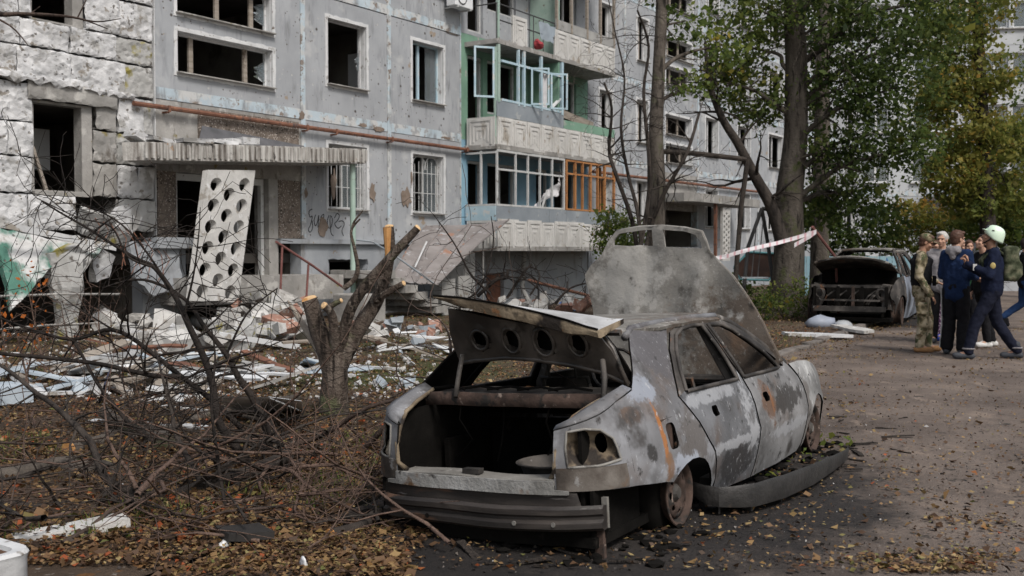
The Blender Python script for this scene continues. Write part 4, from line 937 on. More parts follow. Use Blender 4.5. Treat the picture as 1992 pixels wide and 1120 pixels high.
b = MB(); b.tube([pd(754, 505, D - .02) - Vector((S0.x, S0.y, 0)), pd(753, 442, D - .02) - Vector((S0.x, S0.y, 0))], [.02, .038], 8); b.build('split_wood', m_cuto, root)
stub([(660, 680), (676, 620), (698, 572), (735, 528), (775, 485), (812, 443)], [13, 13, 12, 11, 10, 8], cut=(.4, -.6, 0), dd=[-.05, -.12, -.18, -.2, -.22, -.22])
stub([(728, 585), (752, 570), (785, 551)], [9, 8, 6], cut=(.3, -.5, 0), dd=[0, -.05, -.1])
stub([(632, 710), (605, 655), (578, 612), (560, 585)], [11, 8, 6, 2], dd=[0, .05, .1, .1], mat=m_wood, n=7)
stub([(668, 560), (690, 540), (696, 515), (688, 480), (684, 450), (700, 425)], [7, 6, 5, 4, 3, 2], dd=[-.1] * 6, n=6)
stub([(684, 452), (690, 430), (705, 408)], [3, 2.5, 1.5], dd=[-.1] * 3, n=5)
stub([(635, 600), (650, 592), (664, 585)], [7, 6, 5], cut=(.3, -.5, 0), dd=[-.2] * 3)
# saplings and dry stalks in front of the torn basement, a few orange leaves left
rnd = random.Random(9); rng = np.random.default_rng(9)
for i, (x0, y0, x1, y1) in enumerate(((20, 760, 0, 600), (60, 770, 30, 640), (95, 750, 55, 560), (180, 700, 178, 560), (200, 705, 195, 545), (150, 720, 118, 590), (230, 720, 215, 590), (120, 740, 170, 610), (75, 730, 90, 640), (260, 720, 300, 640), (40, 780, 70, 590), (130, 760, 60, 690))):
    g = pg(x0, y0); dep = g.y; e = empty('dry_stalk', g, 0); P = [Vector((0, 0, 0)), (pd((x0 + x1) / 2 + rnd.uniform(-8, 8), (y0 + y1) / 2, dep) - g), pd(x1, y1, dep) - g]
    q, r_ = smooth_path(P, [.012, .009, .003], 4); b = MB(); b.tube(q, r_, 5, False)
    for j in range(5): k_ = rnd.randint(2, len(q) - 1); branch(b, q[k_], (rnd.gauss(0, 1), rnd.gauss(0, .6), rnd.gauss(.6, .4)), rnd.uniform(.2, .6), .005, 1, rnd, 0, .4, 4, 2, None, .002)
    b.build('stem', m_twigr, e)
    if i in (0, 2): 
        pts = np.concatenate([np.array(P[2]) + rng.normal(size=(26, 3)) * np.array([.10, .1, .16]), np.array(P[1]) + rng.normal(size=(14, 3)) * .1]); link_mesh('leaves', leaf_mesh('leaves', pts, .05, rng, rng.uniform(.88, 1.0, len(pts))), leaf_mat('orange_leaf_%d' % i, [(0, (.4, .12, .03)), (1, (.55, .16, .03))]), e)['kind'] = 'stuff'
        tag(e, ('leftmost dry stalk with rusty leaves at the left edge', '', 'dry stalk with a cluster of orange leaves before the green slab')[i], 'plant')
    else: tag(e, '%s bare dry stalk from the left edge before the torn-open basement' % {1: 'second', 10: 'third', 8: 'fourth', 7: 'sixth', 11: 'seventh', 5: 'eighth', 3: 'ninth', 4: 'tenth', 6: 'eleventh', 9: 'twelfth'}[i], 'plant', 'dry stalks before the basement')
# ------------------------------------------------------------------ burnt cars
def paint(name, a, b_, c, extra=(), sc=1.5, fleck=(0.42, 0.43, 0.45)):
    return mottle(name, [(0.34, a), (0.5, b_), (0.66, c)], sc, 5, rough=0.6, spec=0.35, layers=[(tuple(x * .4 for x in a), 1.1, 0.45, 0.76), ((0.115, 0.08, 0.06), 1.9, 0.52, 0.78), (tuple(x * 1.15 for x in c), 3.5, 0.52, 0.74)] + list(extra) + [(fleck, 26.0, 0.61, 0.74, (1.2, 1, .6)), ((0.03, 0.028, 0.027), 15.0, 0.59, 0.74), ((0.05, 0.046, 0.044), 3.2, 0.55, 0.72), (tuple(x * .8 for x in fleck), 70.0, 0.60, 0.85)], bump=0.4, bscale=42, bdist=0.005, rand=False)
m_burnt = paint('burnt_front_door_paint', (0.105, 0.104, 0.105), (0.175, 0.175, 0.178), (0.275, 0.276, 0.282), [('spot', (0.035, 0.032, 0.03), (1.72, -.8, .50), (.30, 1, .10), 1.4), ('spot', (0.13, 0.075, 0.048), (1.34, -.8, .50), (.13, 1, .14), 1.2), ('spot', (0.21, 0.095, 0.042), (1.40, -.8, .52), (.028, 1, .10), 1.0), ('spot', (0.33, 0.34, 0.36), (1.75, -.8, .30), (.45, 1, .055), 1.3)])
m_burntr = paint('burnt_rear_door_paint', (0.045, 0.045, 0.048), (0.085, 0.087, 0.093), (0.15, 0.155, 0.166), [('spot', (0.03, 0.029, 0.030), (.72, -.8, .22), (.34, 1, .12), 1.0), ('spot', (0.34, 0.35, 0.37), (.98, -.8, .46), (.09, 1, .26), 2.2), ('spot', (0.30, 0.31, 0.33), (.45, -.8, .655), (.55, 1, .045), 1.2), ('spot', (0.32, 0.33, 0.35), (.62, -.8, .35), (.5, 1, .03), 1.8)])
m_quarter = paint('burnt_quarter_paint', (0.115, 0.114, 0.118), (0.18, 0.182, 0.192), (0.275, 0.284, 0.305), [('spot', (0.09, 0.085, 0.09), (.05, -.65, .95), (.35, 1, .18), 1.2), ('spot', (0.11, 0.10, 0.095), (.05, -.8, .45), (.20, 1, .20), 1.3), ('spot', (0.13, 0.085, 0.06), (-.52, -.7, .66), (.10, 1, .05), 1.0), ('spot', (0.34, 0.13, 0.03), (-.315, -.8, .52), (.022, 1, .20), .9), ('spot', (0.025, 0.023, 0.022), (-.45, -.8, .46), (.05, 1, .05), .9), ('spot', (0.27, 0.295, 0.345), (-.33, -.7, .77), (.14, 1, .07), 1.4), ('spot', (0.34, 0.37, 0.43), (-.15, -.8, .36), (.22, 1, .05), 1.6), ('spot', (0.19, 0.115, 0.07), (-.30, -.8, .36), (.05, 1, .10), 1.2)])
m_corner = mottle('scorched_brown_corner', [(.36, (.035, .03, .026)), (.5, (.085, .072, .062)), (.64, (.16, .145, .13))], 4, 6, rough=.65, layers=[((.13, .08, .05), 3.5, .57, .67), ((.24, .235, .23), 12, .62, .68)], rand=False)
m_tail = mottle('scorched_tail_panel', [(0.36, (0.13, 0.128, 0.12)), (0.5, (0.23, 0.228, 0.22)), (0.64, (0.34, 0.34, 0.335))], 2.6, 6, rough=.6, layers=[((0.05, 0.045, 0.04), 1.6, .5, .64), ((0.12, 0.075, 0.045), 3.5, .58, .68), ((0.02, 0.018, 0.016), 6.0, .6, .68)], bump=.4, bscale=36, rand=False)
m_fender = paint('ash_white_fender', (0.24, 0.24, 0.24), (0.35, 0.352, 0.352), (0.47, 0.475, 0.475), [('spot', (0.13, 0.12, 0.115), (2.15, -.8, .3), (.10, 1, .3), 1.4)], 2.0, (0.56, 0.565, 0.57))
m_ash = mottle('ash_grey_panel', [(0.34, (0.125, 0.119, 0.108)), (0.5, (0.185, 0.177, 0.163)), (0.66, (0.27, 0.262, 0.244))], 1.8, 6, rough=0.82, layers=[('spot', (0.098, 0.076, 0.06), (2.0, -.55, .85), (2, .62, .45), .9), ('spot', (0.33, 0.323, 0.306), (2.0, .45, 1.35), (2, .30, .28), 1.1), ((0.32, 0.31, 0.293), 7.0, 0.55, 0.70), ((0.08, 0.074, 0.067), 6.5, 0.56, 0.72), ((0.36, 0.35, 0.33), 40.0, 0.60, 0.74), ((0.17, 0.115, 0.08), 3.0, 0.58, 0.74)], bump=0.6, bscale=24, bdist=0.008, rand=False)
m_lidin = mottle('scorched_lid_pressing', [(0.36, (0.014, 0.012, 0.0105)), (0.5, (0.034, 0.029, 0.025)), (0.64, (0.085, 0.073, 0.063))], 3.5, 8, rough=0.42, spec=0.6, layers=[((0.15, 0.075, 0.04), 3.0, 0.60, 0.70), ((0.012, 0.011, 0.01), 5.0, 0.56, 0.66)], bump=0.4, bscale=30, bdist=0.005, rand=False)
m_beam = mottle('scorched_bumper_beam', [(0.36, (0.010, 0.009, 0.0085)), (0.5, (0.026, 0.022, 0.020)), (0.64, (0.062, 0.052, 0.046))], 3.0, 8, rough=0.55, spec=0.4, st=(1, .35, 3), layers=[((0.11, 0.06, 0.038), 4.0, 0.58, 0.68, (1, .3, 2)), ((0.13, 0.12, 0.115), 9.0, 0.63, 0.68, (1, .3, 3))], bump=0.4, bscale=40, bdist=0.004, rand=False)
m_soot = mottle('soot_black', [(0.3, (0.004, 0.0038, 0.0036)), (0.7, (0.013, 0.012, 0.011))], 4.0, rough=0.95, spec=0.05, layers=[((0.028, 0.024, 0.021), 5.0, 0.64, 0.74)], rand=False)
m_char = mottle('charred_metal', [(0.36, (0.016, 0.0145, 0.0135)), (0.5, (0.042, 0.038, 0.035)), (0.64, (0.10, 0.09, 0.082))], 4.0, 8, rough=0.7, spec=0.35, layers=[((0.15, 0.075, 0.042), 3.5, 0.60, 0.68), ((0.19, 0.18, 0.17), 9.0, 0.62, 0.67)], bump=0.5, bscale=36, bdist=0.005, rand=False)
m_lip = mottle('scorched_beige_primer', [(0.36, (0.09, 0.068, 0.046)), (0.62, (0.31, 0.25, 0.175))], 5.0, 8, rough=0.75, layers=[((0.025, 0.02, 0.017), 4.0, 0.54, 0.62), ((0.21, 0.105, 0.05), 6.0, 0.61, 0.68)], bump=0.4, rand=False)
m_rimrust = mottle('rusty_wheel', [(0.36, (0.034, 0.024, 0.02)), (0.62, (0.095, 0.064, 0.052))], 7.0, rough=0.85, layers=[((0.03, 0.027, 0.025), 9.0, 0.53, 0.62), ((0.21, 0.165, 0.14), 14.0, 0.62, 0.68)], rand=False)
m_melt = mottle('scorched_black_plastic', [(0.3, (0.018, 0.0175, 0.0175)), (0.7, (0.042, 0.040, 0.039))], 6.0, rough=0.55, spec=0.35, layers=[((0.085, 0.064, 0.052), 3.0, 0.60, 0.70)], bump=0.3)
m_lidwhite = mottle('white_scorched_lid', [(0.36, (0.34, 0.34, 0.34)), (0.62, (0.62, 0.63, 0.64))], 4.0, rough=0.5, layers=[((0.2, 0.18, 0.16), 9.0, 0.60, 0.66), ((0.3, 0.24, 0.18), 2.6, 0.60, 0.68)], rand=False)
CH_ = radians(32.0); CO_ = Vector((0.296, 6.08, 0))
M1 = Matrix.Translation(CO_) @ Matrix.Rotation(pi / 2 - CH_, 4, 'Z') @ Matrix.Translation((0, -.76, 0)) @ Matrix.Rotation(radians(-3.2), 4, 'X') @ Matrix.Translation((0, .76, 0))
M1i = M1.inverted()
def pc(x, y, ax, val):
    """photo point on a plane of the near car -> its own coordinates (forward, left, up)"""
    r = M1i.to_3x3() @ _ray(x, y); o = M1i @ Vector((0, 0, HC)); k = (val - o[ax]) / r[ax]; return o + r * k
def side_y(x, z):
    ya = .82 - .64 * (z - .38) ** 2; yb = .762 - (z - .70) * .60
    y = .5 * (ya + yb - sqrt((ya - yb) ** 2 + .0012))          # rounded shoulder at the waist
    if z < .55: y = min(ya, y + .012)
    if x > 2.2: y -= (x - 2.2) ** 2 * .24
    if x < -.2: y -= (-.2 - x) ** 2 * .30
    if z < .70:
        y += .012 * exp(-((z - .36) / .05) ** 2)         # pressed crease along the flank
        y += .010 * nz((x * 1.6, z * 2.2, 0), 1.3)        # heat-buckled skin
    return y
def inset(poly, d):
    n = len(poly); area = sum(poly[i][0] * poly[(i + 1) % n][1] - poly[(i + 1) % n][0] * poly[i][1] for i in range(n)); sg = 1 if area > 0 else -1
    out = []
    for i in range(n):
        a = Vector(poly[i - 1]); b = Vector(poly[i]); c = Vector(poly[(i + 1) % n])
        e1 = (b - a).normalized(); e2 = (c - b).normalized(); n1 = Vector((-e1.y, e1.x)) * sg; n2 = Vector((-e2.y, e2.x)) * sg
        m = n1 + n2; m = m / max(.6, m.length_squared / 2) if m.length > 1e-6 else n1
        out.append(tuple(b + m * d * .5 * 1.0)) if False else out.append((b.x + m.x * d * .5, b.y + m.y * d * .5))
    return out
RDOOR = [(.38, .09), (.72, .075), (1.05, .065), (1.085, .30), (1.075, .60), (1.035, .695), (.985, .80), (.955, 1.06), (.80, 1.072), (.60, 1.062), (.42, 1.03), (.26, .94), (.12, .80), (.035, .695), (.11, .60), (.25, .42), (.355, .29), (.38, .19)]
RWIN = [(.155, .715), (.93, .705), (.925, .85), (.90, 1.03), (.76, 1.035), (.58, 1.024), (.45, .995), (.32, .915), (.22, .815)]
FDOOR = [(1.06, .065), (1.55, .06), (2.02, .075), (2.085, .12), (2.12, .30), (2.125, .46), (2.06, .60), (1.965, .69), (1.80, .80), (1.60, .925), (1.42, 1.015), (1.28, 1.055), (1.12, 1.066), (.975, 1.062), (.995, .85), (1.045, .70), (1.09, .60), (1.095, .30)]
FWIN = [(1.065, .705), (1.74, .695), (1.62, .80), (1.48, .89), (1.33, .975), (1.22, 1.015), (1.02, 1.025), (1.035, .86)]
QWIN = [(1.775, .695), (1.87, .695), (1.76, .775), (1.69, .815)]
def arch(cx, cz, rx, rz, a0, a1, n=9): return [(cx + rx * cos(radians(a0 + (a1 - a0) * i / n)), cz + rz * sin(radians(a0 + (a1 - a0) * i / n))) for i in range(n + 1)]
FEND = [(2.10, .09), (2.145, .12)] + arch(2.47, .12, .32, .31, 175, 8) + [(2.83, .30), (2.90, .36), (2.97, .38), (3.0, .44), (2.97, .50), (2.86, .575), (2.66, .645), (2.42, .688), (2.2, .705), (1.985, .70), (2.07, .61), (2.135, .47), (2.13, .30)]
QUART = [(-.62, .325), (-.5, .312), (-.34, .295)] + arch(0.0, .10, .33, .262, 138, 4) + [(.345, .10), (.375, .19), (.345, .29), (.24, .42), (.10, .60), (.025, .695), (.11, .805), (.25, .95), (.41, 1.045), (.40, 1.075), (.15, 1.085), (-.08, 1.065), (-.20, .98), (-.33, .86), (-.43, .78), (-.52, .758), (-.62, .735)]
def tail_x(y, z): return -.945 + .13 * (abs(y) / .72) ** 3.0 + (.10 * max(0, z - .45))
def wheel(root, x, y, sgn, r=.178, z=.178, steer=0.0, bits=True):
    M = Matrix.Translation((x, y, z)) @ Matrix.Rotation(steer, 4, 'Z') @ Matrix.Rotation(-pi / 2 * sgn, 4, 'X')      # local +Z points outboard
    b = MB(); b.lathe([(r, .07), (r + .004, .078), (r - .012, .080), (r - .022, .062), (r - .05, .02), (r - .05, -.05), (r - .02, -.08), (r, -.09), (r + .004, -.085), (r - .004, -.07), (r - .035, -.045), (r - .035, .02), (r - .008, .055)], 28, M, True)
    w = b.build('wheel', m_rimrust, root, True)
    hol = [circle(.098 * cos(k * pi / 4), .098 * sin(k * pi / 4), .015, .021, 8, k * pi / 4) for k in range(8)] + [circle(0, 0, .026, n=10)]
    def fn(u, v):
        d = sqrt(u * u + v * v); zz = .055 + .018 * exp(-((d - .085) / .03) ** 2) - .03 * exp(-(d / .05) ** 2); return tuple(M @ Vector((u, v, zz)))
    sheet(circle(0, 0, r - .05 + .006, n=28), hol, fn, .02, .008).build('wheel_disc', m_rimrust, w, True)
    b = MB(); b.lathe([(.0, -.02), (.05, -.02), (.05, .05), (.03, .072), (0, .072)], 12, M); b.build('hub', m_char, w)
    b = MB(); b.lathe([(.0, -.08), (.12, -.08), (.125, .0), (.11, .02), (0, .02)], 18, M); b.build('brake_drum', m_soot, w)
    return w
def shell(root, mb_, mq_, mf_, sag=True, mbr_=None):
    """doors, fenders, roof, pillars, floor and interior shared by both burnt cars"""
    for s in (-1, 1):
        fn = (lambda u, v: (u, -side_y(u, v), v)) if s < 0 else (lambda u, v: (u, side_y(u, v), v))
        sg = 1.0 if s < 0 else -1.0
        def sh(poly, holes, name, mat, par=None, sp=.07, d=.008, th=.012):
            return auto_smooth(sheet(inset(poly, d), holes, fn, sp, th, sgn=sg, mfn=(lambda u, v: 2 if v > .705 else 0) if 'door' in name else None, back=1).build(name, [mat, m_soot, m_char], par or root), 50)
        hr = rrect(.40, .535, .49, .595, .02, 3); hf = rrect(1.27, .515, 1.37, .575, .025, 3); fu = rrect(-.27, .45, -.165, .585, .03, 3)
        d1 = sh(RDOOR, [RWIN, hr], 'rear_door', mbr_ or mb_); d2 = sh(FDOOR, [FWIN, QWIN, hf], 'front_door', mb_)
        sh(QUART, [fu] if s < 0 else [], 'rear_quarter', mq_); sh(FEND, [circle(2.33, .585, .011, n=8)] if s < 0 else [], 'front_fender', mf_)
        # raised dark window frames
        for (dd, wn_, nm) in ((d1, RWIN, 'window_frame'), (d2, FWIN, 'window_frame')):
            b = MB(); lp = densify(inset(wn_, -.016), .06); b.tube([(p[0], s * (side_y(*p) + .006), p[1]) for p in lp + lp[:1]], .013, 6, False); b.build(nm, m_char, dd, True)
        b = MB(); b.tube([(1.745, s * (side_y(1.745, .70) + .002), .70), (1.655, s * (side_y(1.655, .80) + .002), .80)], .012, 6); b.build('window_divider', m_char, d2)
        for (dd, hx, hz) in ((d1, .445, .565), (d2, 1.32, .545)):
            b = MB(); b.box((hx, s * (side_y(hx, hz) - .045), hz), (.13, .02, .09)); b.build('handle_recess', m_soot, dd)
        b = MB(); b.box((-.217, s * (side_y(-.217, .52) - .04), .52), (.16, .02, .18)); b.build('filler_recess', m_rimrust, root)
        # inner door trim frame and sill box
        b = MB(); b.box2((.45, s * .70 - .03, .08), (2.02, s * .70 + .03, .17)); b.build('sill', m_char, root)
        b = MB(); b.tube([(1.0, s * .70, .15), (1.0, s * .70, .66), (.96, s * .50, 1.05)], [.045, .04, .03], 6); b.build('centre_pillar', m_char, root)
        # A pillar
        b = MB(); P = [(1.98, .70), (1.80, .82), (1.60, .945), (1.42, 1.035), (1.26, 1.078)]
        b.tube([(p[0] + .01, s * (side_y(p[0], p[1]) - .035), p[1]) for p in P], .026, 6); b.build('windscreen_pillar', m_char, root, True)
        # roof rail
        b = MB(); P = [(1.28, 1.078), (.95, 1.085), (.4, 1.082), (.0, 1.07), (-.14, 1.03)]
        b.tube([(p[0], s * (side_y(p[0], p[1]) - .02), p[1]) for p in P], .022, 6); b.build('roof_rail', mq_, root, True)
        b = MB(); b.box((2.47, s * .52, .32), (.8, .03, .4)); b.build('inner_wing', m_soot, root)
        b = MB(); b.box((-.05, s * .52, .3), (.7, .03, .36)); b.build('inner_arch', m_soot, root)
    def rf(u, v):
        e = abs(v) / .55; z = 1.118 - .055 * e ** 5 - .02 * ((u - .6) / .8) ** 2
        if sag: z -= .030 * exp(-((u - .35) / .35) ** 2 - (v / .3) ** 2) - .008 * nz((u, v, 1), 4)
        return (u, v, z)
    auto_smooth(sheet([(-.13, -.50), (.3, -.545), (1.26, -.53), (1.31, -.3), (1.325, 0), (1.31, .3), (1.26, .53), (.3, .545), (-.13, .50), (-.165, .25), (-.175, 0), (-.165, -.25)], (), rf, .08, .02).build('roof', m_ash, root), 50)
    b = MB(); b.tube([(-.15, y, 1.068 - .02 * abs(y)) for y in (-.5, -.25, 0, .25, .5)], .02, 6); b.build('roof_rear_rail', m_char, root)
    b = MB(); b.box2((-.85, -.66, .06), (2.95, .66, .11)); b.build('floor_pan', m_soot, root)
    b = MB(); b.box((2.02, 0, .60), (.14, 1.36, .16)); b.build('bulkhead', m_char, root)
    b = MB(); b.tube([(1.85, y, .60) for y in (-.66, 0, .66)], .035, 8); b.build('dash_beam', m_char, root)
    b = MB(); b.tube([(1.75, .34, .58), (1.45, .34, .70)], .02, 6); b.tube([(1.42 + .05 * cos(a), .34 + .17 * sin(a), .71 + .14 * cos(a)) for a in [2 * pi * i / 18 for i in range(19)]], .012, 6); b.build('steering_wheel', m_char, root)
    for (y, x0) in ((-.36, .95), (.36, .95)):
        st = MB(); st.tube([(x0 + .5, y - .2, .22), (x0, y - .2, .2), (x0 - .22, y - .17, .72), (x0 - .22, y + .17, .72), (x0, y + .2, .2), (x0 + .5, y + .2, .22)], .016, 6)
        for i in range(5): st.tube([(x0 - .03 - .035 * i, y - .19, .26 + .09 * i), (x0 - .05 - .035 * i, y + .19, .26 + .09 * i)], .006, 4)
        st.tube([(x0 - .24, y - .1, .72), (x0 - .27, y - .1, .83), (x0 - .27, y + .1, .83), (x0 - .24, y + .1, .72)], .01, 6); st.build('seat_frame', m_char, root)
    b = MB(); b.tube([(.18, -.55, .14), (.0, -.55, .60), (.0, .55, .60), (.18, .55, .14)], .02, 6); b.box((.06, 0, .3), (.012, 1.05, .5)); b.build('rear_seat_back', m_soot, root)
    for y in (-.3, .12):
        b = MB(); b.tube([(.0, y - .07, .6), (-.02, y - .07, .74), (-.02, y + .07, .74), (.0, y + .07, .6)], .009, 6); b.build('headrest_frame', m_lip, root)
def tail(root, mq_):
    """rear panel with lamp pockets, boot interior and parcel shelf"""
    for s in (-1, 1):
        # corner panel wrapping from the flank round to the boot opening, with the empty lamp hole
        cp = [(-.605, side_y(-.605, .5)), (-.70, side_y(-.70, .5) - .004), (-.775, side_y(-.775, .5) - .022), (-.83, .635), (-.87, .58), (-.895, .53), (-.91, .48)]
        cl_ = [0.0]
        for i in range(1, len(cp)): cl_.append(cl_[-1] + math.hypot(cp[i][0] - cp[i - 1][0], cp[i][1] - cp[i - 1][1]))
        Lc = cl_[-1]
        def cxy(q, v):
            q = max(0, min(Lc, q)); i = 0
            while i < len(cl_) - 2 and cl_[i + 1] < q: i += 1
            f = (q - cl_[i]) / (cl_[i + 1] - cl_[i]); x = cp[i][0] + (cp[i + 1][0] - cp[i][0]) * f; y = cp[i][1] + (cp[i + 1][1] - cp[i][1]) * f
            w_ = q / Lc; dz = v - .5
            y += (side_y(-.605, v) - side_y(-.605, .5)) * (1 - w_)
            return x + .16 * max(0, dz) * w_ + .10 * max(0, -dz) * w_ * .4, y
        top = [(Lc, .628), (Lc * .8, .648), (Lc * .6, .668), (Lc * .4, .69), (Lc * .2, .713), (0, .733)]
        out = [(0, .327), (Lc * .5, .335), (Lc, .345)] + top
        if s < 0: out = out
        lamp = [(Lc * .20, .47), (Lc * .50, .452), (Lc * .84, .452), (Lc * .86, .55), (Lc * .84, .622), (Lc * .62, .632), (Lc * .42, .622), (Lc * .26, .575)]
        fnc = lambda u, v: (cxy(u, v)[0], s * cxy(u, v)[1], v)
        o = auto_smooth(sheet(out, [lamp], fnc, .035, .012, sgn=-1.0 if s < 0 else 1.0, back=1).build('rear_corner_panel', [mq_, m_soot], root), 50)
        lc0 = Vector(fnc(Lc * .55, .54))
        def fn2(u, v):
            p = Vector(fnc(u, v)); dd = min(1.0, max(0, sqrt(((u - Lc * .54) / (Lc * .36)) ** 2 + ((v - .54) / .10) ** 2))); k = .075 * (1 - dd ** 3) + .012
            return tuple(p + Vector((.85, -s * .53, 0)) * k)
        auto_smooth(sheet(inset(lamp, -.012), [circle(Lc * .42, .55, .035, .05, 12)], fn2, .03, .006, sgn=-1.0 if s < 0 else 1.0).build('lamp_pocket', m_lip, o), 60)
        b = MB(); q = densify(lamp, .03); b.tube([fnc(*p) for p in q + q[:1]], .007, 5, False); b.build('lamp_rim', m_ash, o, True)
        # narrow deck strip between flank and boot opening
        A1 = [(-.43, side_y(-.43, .78), .778), (-.52, side_y(-.52, .757), .757), (-.605, side_y(-.605, .733), .734)] + [(cxy(q_, v_)[0], cxy(q_, v_)[1], v_) for (q_, v_) in reversed(top[:-1])]
        B1 = [(-.42, .585, .765), (-.52, .565, .745), (-.62, .55, .72), (-.70, .535, .70), (-.76, .525, .68), (-.81, .515, .655), (-.835, .505, .635), (-.85, .495, .615)]
        vs = []; fs = []
        for p, q in zip(A1, B1): vs += [(p[0], s * p[1], p[2] + .002), ((p[0] + q[0]) / 2, s * (p[1] + q[1]) / 2, (p[2] + q[2]) / 2 + .026), (q[0], s * q[1], q[2])]
        for i in range(len(A1) - 1):
            for k in range(2): f = (i * 3 + k, i * 3 + k + 1, (i + 1) * 3 + k + 1, (i + 1) * 3 + k); fs.append(f if s > 0 else tuple(reversed(f)))
        b = MB(); b.add(vs, fs); o2 = b.build('deck_strip', mq_, root, True); md = o2.modifiers.new('s', 'SOLIDIFY'); md.thickness = .008
        # dark liner behind the lower corner and under the flank
        b = MB(); b.box((-.58, s * .64, .2), (.5, .02, .26)); b.build('inner_liner', m_soot, root)
        # lower corner cover under the lamp
        auto_smooth(sheet([(Lc * .12, .335), (Lc * .98, .335), (Lc * .98, .448), (Lc * .12, .448)], (), lambda u, v: tuple(Vector(fnc(u, v)) + Vector((-.85, s * .53, 0)) * .004), .04, .01, sgn=-1.0 if s < 0 else 1.0).build('bumper_corner', m_corner, root), 50)
        # boot opening flange
        b = MB(); P = [(-.87, s * .44, .385), (-.90, s * .48, .43), (-.895, s * .488, .53), (-.85, s * .493, .612), (-.76, s * .522, .68), (-.62, s * .548, .722), (-.42, s * .585, .765)]
        b.tube(P, [.016, .014, .012, .012, .012, .012, .012], 6); b.build('boot_flange', m_lip, root, True)
        b = MB(); b.box((-.45, s * .585, .4), (.75, .02, .56)); b.build('boot_side', m_soot, root)
    auto_smooth(sheet([(-.55, .322), (.55, .322), (.55, .34), (.48, .345), (.48, .388), (-.48, .388), (-.48, .345), (-.55, .34)], (), lambda u, v: (tail_x(u, v) - .004 + .006 * nz((u, v, 0), 4), u, v), .05, .012).build('rear_panel', m_tail if root.name == 'burnt_car' else m_char, root), 50)
    auto_smooth(sheet([(-.60, .255), (.60, .255), (.58, .328), (-.58, .328)], (), lambda u, v: (tail_x(u, v) + .012 + .006 * nz((u, v, 0), 5), u, v), .05, .012).build('bumper_mount', m_beam, root), 50)
    for y in (-.12, .3): pass
    b = MB()
    b.v = []; 
    sheet([(-.48, -.955), (.48, -.955), (.48, -.80), (-.48, -.80)], (), lambda u, v: (v + .02 + .10 * (abs(u) / .72) ** 3, u, .388 + .006 * sin(u * 9)), .06, .03, b, sgn=-1.0); b.build('boot_sill', m_ash, root)
    b = MB(); b.box((-.87, 0.02, .405), (.05, .10, .025)); b.build('lock_catch', m_char, root)
    b = MB(); b.box2((-.80, -.56, .14), (.05, .56, .16)); b.build('boot_floor', m_soot, root)
    # parcel shelf and the rusty beam under the rear window
    sheet([(-.62, -.40), (-.45, -.455), (0, -.50), (.45, -.455), (.62, -.40), (.60, -.02), (-.60, -.02)], (), lambda u, v: (v, u, .742 + .01 * nz((u, v, 2), 7)), .08, .012, sgn=-1.0).build('parcel_shelf', m_char, root)
    auto_smooth(sheet([(-.60, .695), (0, .700), (.60, .695), (.60, .752), (-.60, .752)], (), lambda u, v: (-.445 - .06 * (1 - (u / .62) ** 2) - .02 * exp(-((v - .722) / .012) ** 2), u, v + .006 * nz((u, v, 3), 6)), .03, .02).build('shelf_beam', m_rimrust, root), 60)
    for y in (-.45, -.2, .1, .38):
        b = MB(); b.tube([(-.43, y, .70), (-.42 + .03 * sin(y * 9), y + .02, .6), (-.40, y + .05 * cos(y * 7), .48), (-.36, y + .1, .36)], .005, 4); b.build('burnt_wire', m_soot, root)
def bumper_beam(root, zc=.21):
    prof = [(0, .055), (-.03, .06), (-.045, .045), (-.045, .02), (-.03, .008), (-.03, -.006), (-.05, -.02), (-.05, -.045), (-.03, -.06), (0, -.055)]
    vs = []; fs = []; ys = [-.70 + 1.27 * i / 28 for i in range(29)]
    for y in ys:
        x0 = tail_x(y, .2) - .015 + .10 * max(0, abs(y) - .5) ** 1.2 * 3
        for (dx, dz) in prof: vs.append((x0 + dx, y, zc + dz + .006 * nz((y, dz, 0), 3)))
    m = len(prof)
    for i in range(len(ys) - 1):
        for k in range(m):
            k2 = (k + 1) % m; fs.append((i * m + k, i * m + k2, (i + 1) * m + k2, (i + 1) * m + k))
    fs.append(tuple(range(m))); fs.append(tuple(reversed([(len(ys) - 1) * m + k for k in range(m)])))
    b = MB(); b.add(vs, fs); return auto_smooth(b.build('bumper_beam', m_beam, root), 35)
car = empty('burnt_car', label='burnt-out pale sedan with open boot and upright bonnet in the foreground', cat='car'); car.matrix_world = M1
shell(car, m_burnt, m_quarter, m_fender, True, m_burntr); tail(car, m_quarter)
bb = bumper_beam(car)
for y in (-.5, -.3, .22, .5):
    b = MB(); b.lathe([(0, 0), (.012, 0), (.012, .004), (0, .004)], 8, Matrix.Translation((tail_x(y, .2) - .068, y, .19)) @ Matrix.Rotation(-pi / 2, 4, 'Y')); b.build('bolt', m_ash if y < 0 else m_soot, bb)
# under-bumper valance, brackets and exhaust
sheet([(-.66, .06), (.66, .06), (.70, .15), (-.70, .15)], (), lambda u, v: (tail_x(u, .2) + .05 + .12 * (.15 - v), u, v), .1, .01).build('rear_valance', m_soot, car)
b = MB(); b.box((-.76, -.675, .22), (.02, .03, .15)); b.build('bumper_bracket', m_ash, car)
b = MB(); b.box((-.80, -.66, .07), (.03, .045, .15)); b.build('tow_eye', m_rimrust, car)
for dy in (0, .055):
    b = MB(); b.lathe([(.022, 0), (.026, 0), (.026, .25), (.022, .25)], 12, Matrix.Translation((-1.05, .455 - dy, .035)) @ Matrix.Rotation(pi / 2, 4, 'Y'), True); b.build('exhaust_pipe', m_char, car)
wheel(car, -.03, -.675, -1); wheel(car, 2.46, -.68, -1); wheel(car, -.03, .715, 1); wheel(car, 2.46, .715, 1)
b = MB(); b.tube([(-.03, -.68, .16), (-.03, .68, .16)], .03, 8); b.build('rear_axle', m_char, car)
